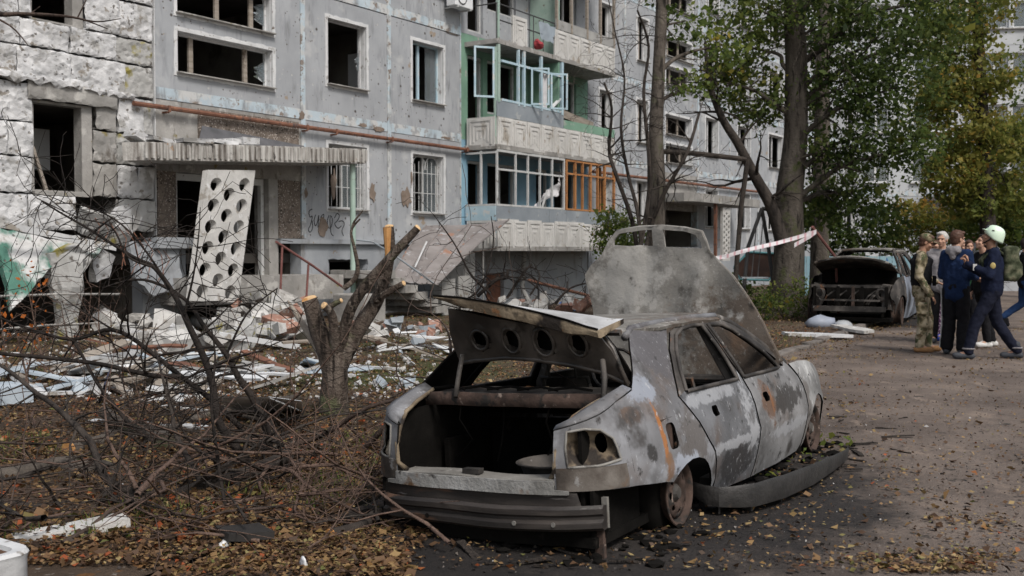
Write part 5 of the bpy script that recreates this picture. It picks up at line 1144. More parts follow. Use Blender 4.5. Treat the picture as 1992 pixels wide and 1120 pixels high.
for (x, s) in ((-.03, -1), (2.46, -1), (-.03, 1), (2.46, 1)):
    b = MB(); Mt = Matrix.Translation((x, s * .62, .165)) @ Matrix.Rotation(pi / 2, 4, 'X'); b.lathe([(.10, -.06), (.20, -.07), (.235, -.03), (.235, .05), (.20, .08), (.10, .08)], 20, Mt); o = b.build('tyre_remains', m_soot, car, True)
    for v in o.data.vertices: v.co += Vector((nz(v.co, 9), 0, nz(v.co, 9, 4))) * .02
# boot lid standing open: inner pressing with four pockets, beige lip, white outer skin
LX = -.38
lo_ = [pc(x, y, 0, LX) for (x, y) in ((893, 708), (930, 702), (985, 697), (1050, 701), (1110, 712), (1170, 727), (1222, 752), (1210, 715), (1192, 678), (1172, 648), (1150, 636), (1100, 634), (1040, 628), (980, 616), (925, 604), (886, 598), (884, 640), (888, 680))]
lo2 = [(p.y, p.z) for p in lo_]
pk = [(943, 660, 18, 19), (1003, 661, 19, 24), (1067, 664, 21, 26), (1130, 668, 19, 23)]
PK = [(pc(x, y, 0, LX), rx / 345., ry / 345.) for (x, y, rx, ry) in pk]
def lid_fn(u, v):
    d = 0.0
    for (c0, rx, ry) in PK:
        r_ = sqrt(((u - c0.y) / rx) ** 2 + ((v - c0.z) / ry) ** 2)
        d += .055 / (1 + exp((r_ - .82) * 16)) - .014 * exp(-((r_ - 1.12) / .16) ** 2)
    return (LX - .55 * (v - .95) * .5 + d + .034 * nz((u, v, 5), 3) + .010 * nz((u, v, 5), 9), u, v)
lid = auto_smooth(sheet(lo2, [[(c0.y + (p[0] - c0.y) * (1 + .22 * nz((p[0], p[1], 0), 9)), c0.z + (p[1] - c0.z) * (1 + .2 * nz((p[0], p[1], 4), 9)) * (1.0 if p[1] > c0.z else .85)) for p in circle(c0.y, c0.z, rx * .9, ry * .95, 18)] for (c0, rx, ry) in PK], lid_fn, .022, .012).build('boot_lid', m_lidin, car), 60)
sheet(inset(lo2, .012), (), lambda u, v: (LX - .55 * (v - .95) * .5 + .075, u, v), .08, .012).build('outer_skin', m_soot, lid)
for (c0, rx, ry) in PK:
    b = MB(); q = circle(c0.y, c0.z, rx * 1.0, ry * 1.0, 20); b.tube([Vector(lid_fn(*p)) + Vector((-.012, 0, 0)) for p in q + q[:1]], .010, 6, False); b.build('pocket_rim', m_lidin, lid, True)
b = MB(); q = densify(lo2[:7], .06, closed=False); b.tube([Vector(lid_fn(*p)) + Vector((-.008, 0, .004)) for p in q], .014, 6); b.build('lid_lower_edge', m_lidin, lid, True)
nl = [pc(x, y, 0, -.56) for (x, y) in ((843, 576), (890, 579), (950, 588), (1010, 600), (1060, 612), (1105, 624), (1140, 636), (1163, 642))]
b = MB(); vs = []; fs = []
for i, p in enumerate(nl):
    s_ = i / (len(nl) - 1); th = .012 + .062 * min(1, 4 * s_) * (1 if s_ < .8 else .5)
    far_ = Vector((p.x + .24, p.y - .03, p.z - .055 + .10 * s_ ** 1.1))
    vs += [p, far_, far_ - Vector((0, 0, .025)), Vector((p.x + .03, p.y, p.z - th)), Vector((p.x + .004, p.y, p.z - th * .9)), Vector((p.x - .006, p.y, p.z - th * .3))]
for i in range(len(nl) - 1):
    for k in range(6):
        k2 = (k + 1) % 6; fs.append((i * 6 + k, (i + 1) * 6 + k, (i + 1) * 6 + k2, i * 6 + k2))
fs.append(tuple(reversed(range(6)))); fs.append(tuple((len(nl) - 1) * 6 + k for k in range(6)))
b.add([tuple(v) for v in vs], fs); b.mi = [1 if (i % 6 == 0 and i < len(fs) - 2) else 0 for i in range(len(fs))]
auto_smooth(b.build('lid_lip', [m_lip, m_lidwhite], lid), 40)
b = MB(); b.tube([p + Vector((-.002, 0, .004)) for p in nl], .006, 5); b.build('lip_seal', m_soot, lid)
rp = [pc(1222, 752, 0, LX), pc(1192, 678, 0, LX), pc(1165, 642, 0, LX)]
b = MB(); b.tube([rp[0], rp[1], rp[2]], [.010, .014, .012], 6); b.build('lid_side', m_lidin, lid, True)
for (x0, y0, x1, y1, x2, y2) in ((900, 690, 893, 725, 886, 772), (1172, 700, 1176, 735, 1174, 778)):
    b = MB(); b.tube([pc(x0, y0, 0, -.42), pc(x1, y1, 0, -.47), pc(x2, y2, 0, -.55)], .015, 6); b.build('hinge_arm', m_char, lid, True)
# bonnet thrown upright, grille end on top
HXB = 1.92
ho_ = [(1196, 449), (1240, 441), (1285, 439), (1330, 443), (1364, 450), (1372, 470), (1378, 490), (1400, 512), (1430, 540), (1462, 585), (1490, 628), (1512, 668), (1530, 700), (1500, 735), (1420, 745), (1330, 745), (1240, 735), (1175, 700), (1163, 650), (1155, 600), (1140, 535), (1150, 516), (1172, 495), (1182, 470)]
HO = [pc(x, y, 0, HXB) for (x, y) in ho_]
hh = [[pc(x, y, 0, HXB) for (x, y) in q] for q in ([(1203, 455), (1240, 448), (1266, 447), (1268, 478), (1230, 479), (1193, 477), (1193, 466)], [(1288, 447), (1330, 450), (1352, 456), (1362, 470), (1364, 483), (1330, 482), (1292, 480)])]
def hood_fn(u, v): return (HXB + .10 * (v - 1.2) + .05 * nz((u, v, 0), 1.9) + .022 * nz((u, v, 4), 5) + .008 * nz((u, v, 4), 13) - .07 * max(0, v - 1.56) - .05 * (u - .1) ** 2 - .022 * exp(-((u - .38 + .12 * (v - 1.2)) / .035) ** 2) * (1 if .9 < v < 1.55 else 0) - .018 * exp(-((u + .12 + .3 * (v - 1.2)) / .04) ** 2) * (1 if .8 < v < 1.45 else 0), u, v)
hood = auto_smooth(sheet([(p.y, p.z) for p in HO], [[(p.y, p.z) for p in q] for q in hh], hood_fn, .045, .02).build('bonnet', m_ash, car), 60)
b = MB(); q = densify([(p.y, p.z) for p in HO[:13]] , .08, closed=False); b.tube([Vector(hood_fn(*p)) + Vector((-.004, 0, 0)) for p in q], .011, 5); b.build('bonnet_edge', m_ash, hood, True)
for s in (-.5, .5):
    b = MB(); b.tube([(2.0, s, .66), (1.96, s, .80), (HXB + .01, s, .85)], .014, 5); b.build('hinge', m_char, hood)
b = MB(); b.box((2.5, 0, .40), (.55, .7, .36)); b.build('engine_block', m_soot, car)
b = MB(); b.tube([(3.02, y, .50) for y in (-.62, 0, .62)], .03, 6); b.build('radiator_support', m_char, car)
b = MB(); b.box((3.0, 0, .24), (.05, 1.2, .12)); b.build('front_crossmember', m_char, car)
# twisted trim: bent rear window strip, ash heap on shelf
for i in range(5):
    b = MB(); y0 = -.4 + .2 * i; b.tube([(-.35 + random.uniform(-.04, .04), y0, .76), (-.32, y0 + .12, .775), (-.36, y0 + .25, .762)], .008, 5); b.build('charred_trim', m_soot, car)
# fallen front bumper cover in front of the near wheel, lying open side up
path = [pg(x, y) for (x, y) in ((1368, 990), (1400, 999), (1450, 995), (1505, 978), (1560, 951), (1600, 922), (1626, 898))]
pp = []
for i in range(len(path) - 1):
    for q in (0, .25, .5, .75): pp.append(path[i].lerp(path[i + 1], q))
pp.append(path[-1]); bc = empty('bumper_cover', pp[0], 0, 'scorched black bumper cover lying beside the near front wheel', 'bumper')
sec = [(0, .03), (-.012, .0), (.02, -.004), (.10, .004), (.155, .02), (.165, .10), (.155, .12), (.145, .10), (.14, .035), (.10, .018), (.02, .010), (.004, .028)]
vs = []; fs = []; m = len(sec)
for i, p in enumerate(pp):
    tdir = (pp[min(i + 1, len(pp) - 1)] - pp[max(i - 1, 0)]).normalized(); nd = Vector((tdir.y, -tdir.x, 0)) * -1; s_ = i / (len(pp) - 1)
    k = .72 + .5 * sin(pi * min(1, s_ * 1.05))
    for (a, z) in sec: vs.append(tuple(p - pp[0] + nd * ((.165 - a) * k * 1.25 - .09) + Vector((0, 0, z * k * 1.15 + .012 + .06 * (1 - s_) ** 6))))
for i in range(len(pp) - 1):
    for k in range(m): k2 = (k + 1) % m; fs.append((i * m + k, i * m + k2, (i + 1) * m + k2, (i + 1) * m + k))
fs.append(tuple(range(m))); fs.append(tuple(reversed([(len(pp) - 1) * m + k for k in range(m)])))
b = MB(); b.add(vs, fs); auto_smooth(b.build('cover', m_melt, bc), 45)
for i in range(4, len(pp) - 3, 4):
    p = pp[i] - pp[0]; tdir = (pp[i + 1] - pp[i - 1]).normalized(); nd = Vector((-tdir.y, tdir.x, 0))
    b = MB(); R_ = Matrix((tdir, nd, Vector((0, 0, 1)))).transposed(); b.box(p + nd * .01 + Vector((0, 0, .03)), (.008, .12, .035), R_); b.build('rib', m_melt, bc)
# metal basin in the boot
ba = empty('basin', M1 @ Vector((-.52, -.27, .27)), 0, 'dark metal wash basin standing in the open boot', 'basin'); ba.rotation_euler = M1.to_euler()
b = MB(); b.lathe([(0, .0), (.13, .0), (.15, .02), (.19, .13), (.21, .135), (.212, .142), (.20, .145), (.185, .135), (.145, .03), (.12, .012), (0, .012)], 32); auto_smooth(b.build('bowl', m_char, ba))
# ------------------------------------------------------------------ second burnt car, nose towards us by the tree
M2 = Matrix.Translation((6.62, 20.7, 0.03)) @ Matrix.Rotation(pi / 2 - radians(28.0) + pi, 4, 'Z') @ Matrix.Diagonal((1.12, 1.14, 1.38, 1)) @ Matrix.Translation((-3.1, 0, 0))
car2 = empty('burnt_car', label='burnt dark car facing the camera beside the big tree trunk', cat='car'); car2.matrix_world = M2
shell(car2, mottle('blistered_blue_grey_paint', [(.35, (.03, .03, .032)), (.5, (.17, .19, .23)), (.65, (.42, .46, .52))], 1.6, rand=False, layers=[((.05, .045, .042), 2.0, .55, .65)]), m_char, m_char, False); tail(car2, m_char); bumper_beam(car2)
for (x, y, s) in ((-.03, -.715, -1), (2.46, -.715, -1), (-.03, .715, 1), (2.46, .715, 1)): wheel(car2, x, y, s, .2, .2)
def h2(u, v): return (u, v, .74 + .07 * (1 - (v / .7) ** 2) + .17 * (u - 2.0) + .015 * nz((u, v, 0), 3))
auto_smooth(sheet([(2.0, -.68), (2.85, -.66), (2.98, -.5), (3.02, 0), (2.98, .5), (2.85, .66), (2.0, .68)], (), h2, .07, .02).build('bonnet', m_char, car2), 60)
b = MB(); b.tube([(3.0 - .1 * (y / .6) ** 2, y, .985 - .085 * (y / .6) ** 2) for y in (-.62, -.4, -.2, 0, .2, .4, .62)], .02, 6); b.build('bonnet_edge', m_ash, car2)
for (z, x, r, m_, w_) in ((.56, 2.96, .03, m_char, .66), (.24, 3.06, .055, m_char, .60), (.36, 2.98, .02, m_char, .5)):
    b = MB(); b.box((x, 0, z), (r, w_ * 2, r * 1.3)); b.build('front_beam', m_, car2)
for y in (-.6, -.2, .05, .2, .6):
    b = MB(); b.box((2.97, y, .40), (.035, .05, .32)); b.build('radiator_post', m_rimrust if y == .05 else m_soot, car2)
for s in (-1, 1):
    b = MB(); b.lathe([(.09, 0), (.1, .03), (.06, .05), (.055, .02)], 14, Matrix.Translation((2.93, s * .52, .46)) @ Matrix.Rotation(pi / 2, 4, 'Y')); b.build('headlamp_ring', m_char, car2)
b = MB(); b.box((2.55, 0, .38), (.6, .9, .34), jit=.05); b.build('engine_block', m_soot, car2)
b = MB(); b.box((2.1, 0, .50), (.06, 1.3, .62)); b.build('firewall', m_soot, car2)
for s in (-1, 1):
    b = MB(); b.box((2.75, s * .58, .40), (.3, .14, .36), jit=.03); b.build('headlamp_pocket', m_char, car2)
for i in range(8):
    b = MB(); x = 2.85 + random.uniform(-.05, .08); y = random.uniform(-.5, .5); b.tube([(x, y, .3), (x + .05, y + .1, .42), (x - .02, y + .22, .5)], .012, 5); b.build('hanging_hose', m_char, car2)
# ------------------------------------------------------------------ felled branches on the lawn
m_bough = bark('near_black_bark', (0.010, 0.008, 0.007), (0.034, 0.027, 0.023))
def traced(label, strokes, seed, mat=m_twig, cat='branch', name='fallen_branch', twig=10, tl=.45, cut=None, lev=1, group=None, kids=3):
    """strokes: (points (px,py,depth), radii m)"""
    rnd = random.Random(seed); p0 = pd(*strokes[0][0][0]); root = empty(name, (p0.x, p0.y, 0), 0, label, cat, group); o0 = Vector((p0.x, p0.y, 0))
    for si, (pts, rr) in enumerate(strokes):
        Q = [pd(*p) - o0 for p in pts]
        for q in Q: q.z = max(q.z, .03)
        n = len(Q); rr = (rr[0] * 1.45, rr[1] * 1.4); R = [rr[0] + (rr[1] - rr[0]) * i / (n - 1) for i in range(n)]
        P, R = smooth_path(Q, R, 5); P = [p + Vector((nz(p, 3, seed), nz(p, 3, seed + 3), nz(p, 3, seed + 9))) * .012 for p in P]
        b = MB(); b.tube(P, R, 8 if rr[0] > .015 else 5, True)
        for j in range(twig):
            i = rnd.randint(2, len(P) - 1); t = (P[i] - P[i - 1]).normalized(); s = Vector((rnd.gauss(0, 1), rnd.gauss(0, .8), rnd.gauss(.15, .8))); s -= t * s.dot(t) * .7
            branch(b, P[i], s, rnd.uniform(.4, 1.5) * tl, max(.004, R[i] * .5), lev, rnd, .12, .5, 4, kids, None, .0022)
        o = auto_smooth(b.build('limb' if si == 0 else 'side_branch', mat, root), 80)
        for v in o.data.vertices:
            if v.co.z < .015: v.co.z = .015 + (.015 - v.co.z) * .15
        if cut and si == 0:
            d = (P[0] - P[1]).normalized(); M = Matrix.Translation(P[0]) @ d.to_track_quat('Z', 'Y').to_matrix().to_4x4(); c = MB(); c.lathe([(0, .008), (R[0] * .97, .006), (R[0] * 1.01, -.01)], 14, M); c.build('cut_face', m_cuto, root)
    return root
traced('long thick bare limb sweeping across the lower left foreground', [([(560, 885, 6.9), (500, 912, 6.6), (450, 931, 6.4), (377, 951, 6.2), (321, 968, 6.1), (274, 968, 6.0), (128, 989, 5.9), (-30, 975, 5.8)], (.034, .02)), ([(283, 966, 6.0), (210, 935, 6.1), (171, 854, 6.3), (120, 803, 6.5), (60, 755, 6.7), (8, 715, 6.9), (-30, 690, 7.0)], (.018, .006)), ([(395, 945, 6.2), (345, 850, 6.4), (335, 800, 6.5), (318, 740, 6.6), (300, 680, 6.8)], (.013, .004)), ([(200, 975, 5.9), (270, 990, 5.7), (305, 1030, 5.5), (340, 1055, 5.4)], (.010, .004))], 101, m_barkd, twig=12, tl=.5)
traced('dark branch arching up to the green slab from the felled heap', [([(485, 900, 7.0), (430, 830, 7.0), (410, 735, 7.1), (370, 640, 7.2), (343, 580, 7.3), (300, 523, 7.4), (266, 503, 7.5), (183, 451, 7.6), (80, 389, 7.7)], (.022, .004)), ([(352, 733, 7.1), (300, 732, 7.1), (250, 722, 7.1), (160, 703, 7.1), (60, 692, 7.1), (-20, 685, 7.1)], (.012, .009)), ([(360, 610, 7.2), (374, 549, 7.2), (384, 480, 7.2), (390, 403, 7.2)], (.007, .002)), ([(300, 523, 7.4), (250, 500, 7.4), (215, 440, 7.4), (150, 425, 7.4), (100, 400, 7.4)], (.007, .002)), ([(330, 560, 7.3), (250, 450, 7.2), (170, 400, 7.2), (110, 395, 7.2)], (.006, .002))], 102, m_bough, twig=13, tl=.55)
traced('forked dark branch standing up left of the pruned trunk', [([(520, 880, 7.6), (520, 835, 7.6), (495, 780, 7.7), (465, 735, 7.7), (440, 690, 7.8), (400, 640, 7.8), (360, 580, 7.9), (280, 545, 8.0), (200, 560, 8.0)], (.024, .005)), ([(500, 790, 7.6), (525, 815, 7.5), (540, 860, 7.4), (545, 890, 7.4)], (.012, .006)), ([(440, 690, 7.8), (480, 610, 7.8), (540, 560, 7.9)], (.008, .003))], 103, m_bough, twig=12, tl=.5)
traced('thin straight shoot rising from the middle of the felled heap', [([(440, 1000, 5.8), (425, 900, 6.0), (412, 790, 6.1), (418, 700, 6.2), (410, 640, 6.2)], (.009, .003)), ([(425, 900, 6.0), (370, 860, 6.1), (330, 770, 6.2), (325, 700, 6.3)], (.006, .002))], 104, m_bough, twig=9, tl=.4)
traced('reddish vine-like branch curling toward the burnt car bumper', [([(500, 905, 6.4), (560, 915, 6.2), (600, 945, 6.0), (640, 965, 5.9), (700, 1000, 5.7), (760, 1045, 5.5)], (.011, .004)), ([(520, 908, 6.3), (505, 950, 6.1), (560, 985, 5.9), (620, 1020, 5.7), (715, 1055, 5.5)], (.009, .003)), ([(560, 915, 6.2), (640, 905, 6.3), (700, 930, 6.2), (790, 960, 6.2)], (.009, .004)), ([(590, 940, 6.0), (575, 990, 5.8), (610, 1050, 5.6), (615, 1085, 5.5)], (.007, .003))], 105, m_twigr, twig=8, tl=.5)
traced('brown branches springing up against the burnt car boot', [([(700, 880, 7.4), (760, 820, 7.3), (800, 790, 7.2), (850, 740, 7.1), (890, 710, 7.0)], (.016, .006)), ([(560, 870, 7.5), (640, 840, 7.5), (720, 790, 7.4), (810, 770, 7.4), (860, 760, 7.3)], (.014, .006)), ([(850, 740, 7.1), (875, 690, 7.0), (868, 640, 7.0), (840, 610, 7.0)], (.008, .003)), ([(700, 960, 6.4), (760, 900, 6.5), (800, 880, 6.5)], (.009, .004))], 106, m_twig, twig=8, tl=.6)
traced('tall thin twigs before the collapsed sheet roof', [([(905, 690, 9.5), (895, 600, 9.6), (935, 560, 9.6), (960, 480, 9.7), (955, 420, 9.7)], (.010, .003)), ([(955, 570, 9.6), (915, 530, 9.6), (880, 470, 9.6), (845, 420, 9.7)], (.009, .003)), ([(985, 580, 9.6), (1020, 530, 9.6), (1035, 515, 9.6)], (.010, .006)), ([(930, 575, 9.6), (965, 545, 9.6), (985, 540, 9.6), (988, 525, 9.6)], (.012, .008)), ([(1030, 575, 9.5), (1050, 540, 9.5), (1040, 515, 9.6)], (.007, .003)), ([(1080, 590, 9.6), (1110, 560, 9.6), (1160, 545, 9.7)], (.009, .004))], 107, m_bough, twig=7, tl=.5)
traced('low spreading branch across the left edge at mid height', [([(-20, 610, 8.5), (60, 640, 8.4), (140, 660, 8.3), (220, 640, 8.3), (300, 690, 8.2), (390, 760, 8.1), (470, 830, 8.0)], (.006, .018)), ([(140, 660, 8.3), (200, 760, 8.1), (260, 830, 7.9), (330, 880, 7.6)], (.008, .014))], 108, m_bough, twig=15, tl=.55)
# sawn logs with orange ends
def log(label, a, b, ra, rb_, da=.0, cutm=None, mat=m_bark, seed=0, both=False):
    A_ = pg(*a, ra * .7 + da); B_ = pg(*b, rb_ * .7 + .02); root = empty('sawn_log', (A_.x, A_.y, 0), 0, label, 'log'); o0 = Vector((A_.x, A_.y, 0)); d = (B_ - A_); sd = d.cross(Vector((0, 0, 1))).normalized()
    P, R = smooth_path([A_ - o0, (A_.lerp(B_, .35) + sd * .04) - o0, (A_.lerp(B_, .7) - sd * .05) - o0, B_ - o0], [ra, ra * .95, (ra + rb_) / 2, rb_], 5)
    P = [p + Vector((nz(p, 5, seed), nz(p, 5, seed + 2), 0)) * .015 for p in P]
    m = MB(); m.tube(P, R, 12, True); auto_smooth(m.build('wood', mat, root), 80)
    for (p, q, r) in ([(P[0], P[1], R[0])] + ([(P[-1], P[-2], R[-1])] if both else [])):
        dd = (p - q).normalized(); c = MB(); c.lathe([(0, .008), (r * .97, .006), (r * 1.01, -.015)], 16, Matrix.Translation(p) @ dd.to_track_quat('Z', 'Y').to_matrix().to_4x4()); c.build('cut_face', cutm or m_cuto, root)
log('sawn log with an orange cut end nearest the left edge', (108, 905), (215, 915), .055, .05, seed=1)
log('sawn limb with a round orange end above the leftmost log', (132, 875), (270, 835), .06, .035, seed=2)
log('thick crooked log lying beyond the orange-ended limbs', (205, 800), (320, 865), .05, .085, .12, seed=3)
log('long dark log lying behind the thick crooked log', (250, 860), (470, 790), .05, .045, seed=4)
log('grey log in front of the white broken panel', (440, 815), (580, 775), .06, .045, seed=5)
log('small cut branch with pale end beside the forked branch', (500, 893), (570, 865), .035, .03, seed=6)
log('dark log at the left edge below the leaf litter', (-20, 930), (150, 900), .06, .05, seed=7)
log('charred pole lying across the kerb behind the rear bumper', (640, 1040), (790, 985), .03, .03, seed=8, mat=m_barkd)
log('mossy pale pole lying against the rubble under the perforated panel', (425, 640), (305, 600), .11, .10, .1, seed=9, mat=m_mossconc)
# loose smaller branches over the whole heap: same kind, no two told apart in the tangle
rnd = random.Random(55); proto = []
for v in range(9):
    b = MB(); L = rnd.uniform(.9, 1.9); branch(b, (-L / 2, 0, .05), (1, rnd.uniform(-.2, .2), .12), L, rnd.uniform(.010, .022), 1, rnd, .2, .45, 5, 5, None, .003)
    me = b.mesh('twiggy_branch', True); 
    for vv in me.vertices: vv.co.z = abs(vv.co.z) * .8 + .012
    me.materials.append((m_twig, m_twigr, m_barkd)[v % 3]); proto.append(me)
for i in range(62):
    for _ in range(30):
        x = rnd.uniform(-60, 860); y = rnd.uniform(790, 1085); 
        if x > 560 and y > 1040: continue
        if rnd.random() < (.55 if 500 < x < 860 else 1.0): break
    g = pg(x, y); o = link_mesh('twiggy_branch', proto[rnd.randrange(9)], None, None, (g.x, g.y, ground_z(g.x, g.y) + rnd.uniform(.0, .10)), (rnd.uniform(-.15, .25), rnd.uniform(-.2, .15), rnd.uniform(0, 2 * pi)))
    o.scale = (rnd.uniform(.6, 1.1),) * 3
    zn = 'at the left edge' if x < 120 else 'left of the sweeping limb' if x < 300 else 'amid the felled heap' if x < 520 else 'below the pruned trunk' if x < 680 else 'beside the burnt car tail'
    cw = {'brown_twig': 'brown', 'reddish_twig': 'reddish', 'dark_wet_bark': 'dark'}[o.data.materials[0].name]; zd = 'near the kerb' if y > 990 else 'midway up' if y > 890 else 'at the far side'
    tag(o, '%s twiggy branch %s, %s' % (cw, zn, zd), 'branch', 'twiggy branches of the felled heap')
# ------------------------------------------------------------------ leaf litter
rng = np.random.default_rng(5)
def litter(name, N, xr, yr, keep, size, mat, tints, label, lift=.012):
    P = []; 
    while len(P) < N:
        # even in the picture: more leaves per square metre close by
        d = yr[0] * (yr[1] / yr[0]) ** rng.random(); ax = rng.uniform(*xr); x = (ax - 996) / FX * d
        k = keep(x, d)
        if rng.random() < k: P.append((x, d, ground_z(x, d) + lift + abs(rng.normal(0, .008))))
    n = len(P); ti = np.clip(rng.choice(tints, n) + rng.normal(0, .06, n), 0, 1)
    o = link_mesh(name, leaf_mesh(name, P, size, rng, ti, flat=.78), mat); return tag(o, label, 'leaves', kind='stuff')
def lawn_keep(x, y):
    d = -kerb_side(x, y)
    if d < 0: return 0
    return (.35 + .65 * max(0, min(1, .5 + 1.4 * nz((x, y, 0), .9))))
def road_keep(x, y):
    d = kerb_side(x, y)
    if d < 0: return 0
    q = Vector((x, y)) - Vector((.9, 6.8)); f = Vector((sin(CH_), cos(CH_))); a = q.dot(f); c = q.dot(Vector((cos(CH_), -sin(CH_))))
    if x < -.55 - .12 * (y - 5) and y < 6.2 and nz((x, y, 1), 2) > -.25 * (1.2 + x): return .45
    if abs(c) < 1.25 and -2.0 < a < 2.6: return .04
    cl = max(0, nz((x, y, 4), 1.1) + .35 * nz((x, y, 9), 3.1)); return min(1, .035 + 2.6 * cl * cl * cl + (.25 if d < .6 else 0))
litter('leaf_litter', 60000, (-120, 1750), (4.8, 24), lawn_keep, .034, m_litter, [.08, .12, .15, .2, .28, .35, .42, .5, .52, .58, .66, .78, .93, 1.0], 'brown and orange fallen leaves covering the lawn')
litter('road_leaves', 13000, (-100, 2200), (4.8, 26), road_keep, .028, m_litter, [.12, .2, .3, .42, .55, .62, .7, .78, .86, .93], 'scattered yellow and brown leaves on the dirty road')
litter('verge_leaves', 2600, (-60, 840), (4.7, 5.7), lambda x, y: (0 if kerb_side(x, y) < 0 or x > -.45 - .1 * nz((x, y, 0), 3) else .5 + .5 * nz((x, y, 2), 2.5)), .033, m_litter, [.05, .1, .15, .2, .28, .35, .42, .5, .58, .7, .93], 'brown leaves matted over the road edge at the lower left')
# crumbs of soil, glass and ash on the road and lawn
rr = np.random.default_rng(8); P = []
while len(P) < 9000:
    d = 4.8 * (20 / 4.8) ** rr.random(); ax = rr.uniform(-50, 2050); x = (ax - 996) / FX * d; P.append((x, d, ground_z(x, d) + .004))
o = link_mesh('grit', leaf_mesh('grit', P, .016, rr, rr.uniform(0, 1, len(P)), flat=.2), leaf_mat('grit', [(0, (.012, .011, .011)), (.6, (.06, .05, .045)), (.93, (.16, .14, .125)), (1, (.5, .5, .5))], .0)); tag(o, 'fine grit and crumbs scattered on road and lawn', 'grit', kind='stuff')
# sparse grass tufts
P = []
while len(P) < 5200:
    d = 5.2 * (26 / 5.2) ** rr.random(); ax = rr.uniform(-50, 1800); x = (ax - 996) / FX * d
    if kerb_side(x, d) < -.1 and nz((x, d, 2), .6) + .3 * nz((x, d, 5), 2.5) > .12: P.append((x, d))
V = []; F = []; ti = []
for (x, y) in P:
    z = ground_z(x, y); h = rr.uniform(.03, .10); a = rr.uniform(0, 6.28); w = .004; lx, ly = rr.normal(0, .03), rr.normal(0, .03); b0 = len(V)
    V += [(x - w * cos(a), y - w * sin(a), z), (x + w * cos(a), y + w * sin(a), z), (x + lx, y + ly, z + h)]; F.append((b0, b0 + 1, b0 + 2)); ti.append(rr.uniform(.2, .9))
me = bpy.data.meshes.new('grass'); me.from_pydata(V, [], F); a_ = me.attributes.new('tint', 'FLOAT', 'FACE'); a_.data.foreach_set('value', np.array(ti, dtype=np.float32))
tag(link_mesh('grass', me, m_leafm), 'thin green grass poking through the lawn litter', 'grass', kind='stuff')
# ------------------------------------------------------------------ rubble, boards and wreckage
rd = random.Random(31)
def quatm(yaw, tilt=0.0, roll=0.0): return (Matrix.Rotation(yaw, 3, 'Z') @ Matrix.Rotation(tilt, 3, 'Y') @ Matrix.Rotation(roll, 3, 'X'))
def board(label, a, b, w, t, mat, za=.02, zb=.02, cat='board', name='broken_board', roll=0.0, jag=.02, group=None, seed=0):
    """board from photo ground point a to b (heights za, zb)"""
    A_ = pg(*a, za); B_ = pg(*b, zb); d = B_ - A_; c = (A_ + B_) / 2; L = d.length
    yaw = atan2(d.y, d.x); tilt = -math.asin(max(-1, min(1, d.z / L)))
    out = densify([(-L / 2, -w / 2), (L / 2, -w / 2), (L / 2, w / 2), (-L / 2, w / 2)], max(.08, L / 9), jag, seed)
    m = sheet(out, (), lambda u, v: (u, v, .012 * nz((u, v, seed), 2)), .25, t, inner=False, dens=False)
    o = m.build(name, mat); o.location = c + Vector((0, 0, t)); o.rotation_euler = quatm(yaw, tilt, roll).to_euler(); return tag(o, label, cat, group)
board('long white board propped on the pile at the left', (0, 722), (258, 690), .11, .04, m_wpaint, .10, .38, seed=1)
board('short wide pale blue plank low on the left pile', (92, 760), (182, 735), .16, .03, m_bluedeb, .05, .16, seed=2)
board('flat white plank under the pale blue plank', (90, 768), (192, 764), .12, .03, m_wpaint, .04, .05, seed=3)
board('white plank crossing the top of the left pile', (120, 738), (185, 742), .14, .03, m_wpaint, .14, .12, seed=4)
board('bare brown plank sticking out of the left pile', (20, 725), (80, 770), .09, .03, m_wood, .18, .04, seed=5)
board('split brownish plank right of the navy scrap', (213, 735), (252, 772), .11, .03, m_wood, .14, .03, seed=6)
board('dark navy panel stuck upright in the left pile', (195, 778), (208, 735), .16, .02, plain('navy_panel', (.035, .04, .07)), .02, .34, roll=1.2, seed=7)
board('white plank on the leaf litter behind the orange limbs', (280, 785), (372, 772), .13, .03, m_wpaint, .03, .05, seed=8)
board('narrow white batten in front of the white broken panel', (318, 795), (436, 806), .07, .03, m_wpaint, .03, .04, seed=9)
board('long white board lying behind the thick crooked log', (174, 825), (402, 838), .10, .04, m_wpaint, .03, .03, seed=10)
board('grey concrete plank on the leaves in the lower left', (246, 1020), (28, 1062), .15, .05, m_conc_lt, .05, .02, seed=11, jag=.008)
board('long white pipe-like batten left of the pruned tree', (428, 655), (585, 680), .09, .07, m_wpaint, .25, .05, seed=12)
board('wide pale sheet lying just behind the pruned trunk', (490, 728), (720, 716), .55, .015, m_bluedeb, .04, .06, seed=13, jag=.05)
board('white strip with a pointed end right of the pruned trunk', (640, 728), (800, 740), .16, .02, m_whitepl, .05, .03, seed=14, jag=.04)
board('thin white batten lying on the pale sheet', (660, 712), (785, 722), .05, .03, m_wpaint, .06, .06, seed=15)
board('rusty plank lying in front of the pale sheet', (330, 722), (515, 718), .13, .05, m_rust, .05, .05, seed=16)
board('grey blue metal sheet beside the steps', (780, 672), (872, 678), .5, .012, m_steelsheet, .08, .05, seed=17, jag=.03)
board('white curved sheet left of the burnt car boot lid', (855, 676), (900, 690), .4, .012, m_whitepl, .16, .03, seed=18, jag=.03, roll=.3)
board('pale blue box side at the left edge', (-10, 775), (34, 785), .3, .16, m_bluedeb, .03, .03, seed=19)
board('white crumpled front panel before the second burnt car', (1527, 652), (1652, 656), .34, .05, m_wpaint, .06, .03, seed=20, jag=.03)
board('pale beige strip right of the white crumpled panel', (1630, 636), (1690, 648), .3, .05, m_conc_lt, .08, .03, seed=21, jag=.04)
e = bthing('stick', 'thin white stick lying on the collapsed sheet roof', 'stick'); b = MB(); b.tube([pf(807, 520, 1.75), pf(830, 470, 1.3)], .02, 5); b.build('stick', m_wpaint, e)
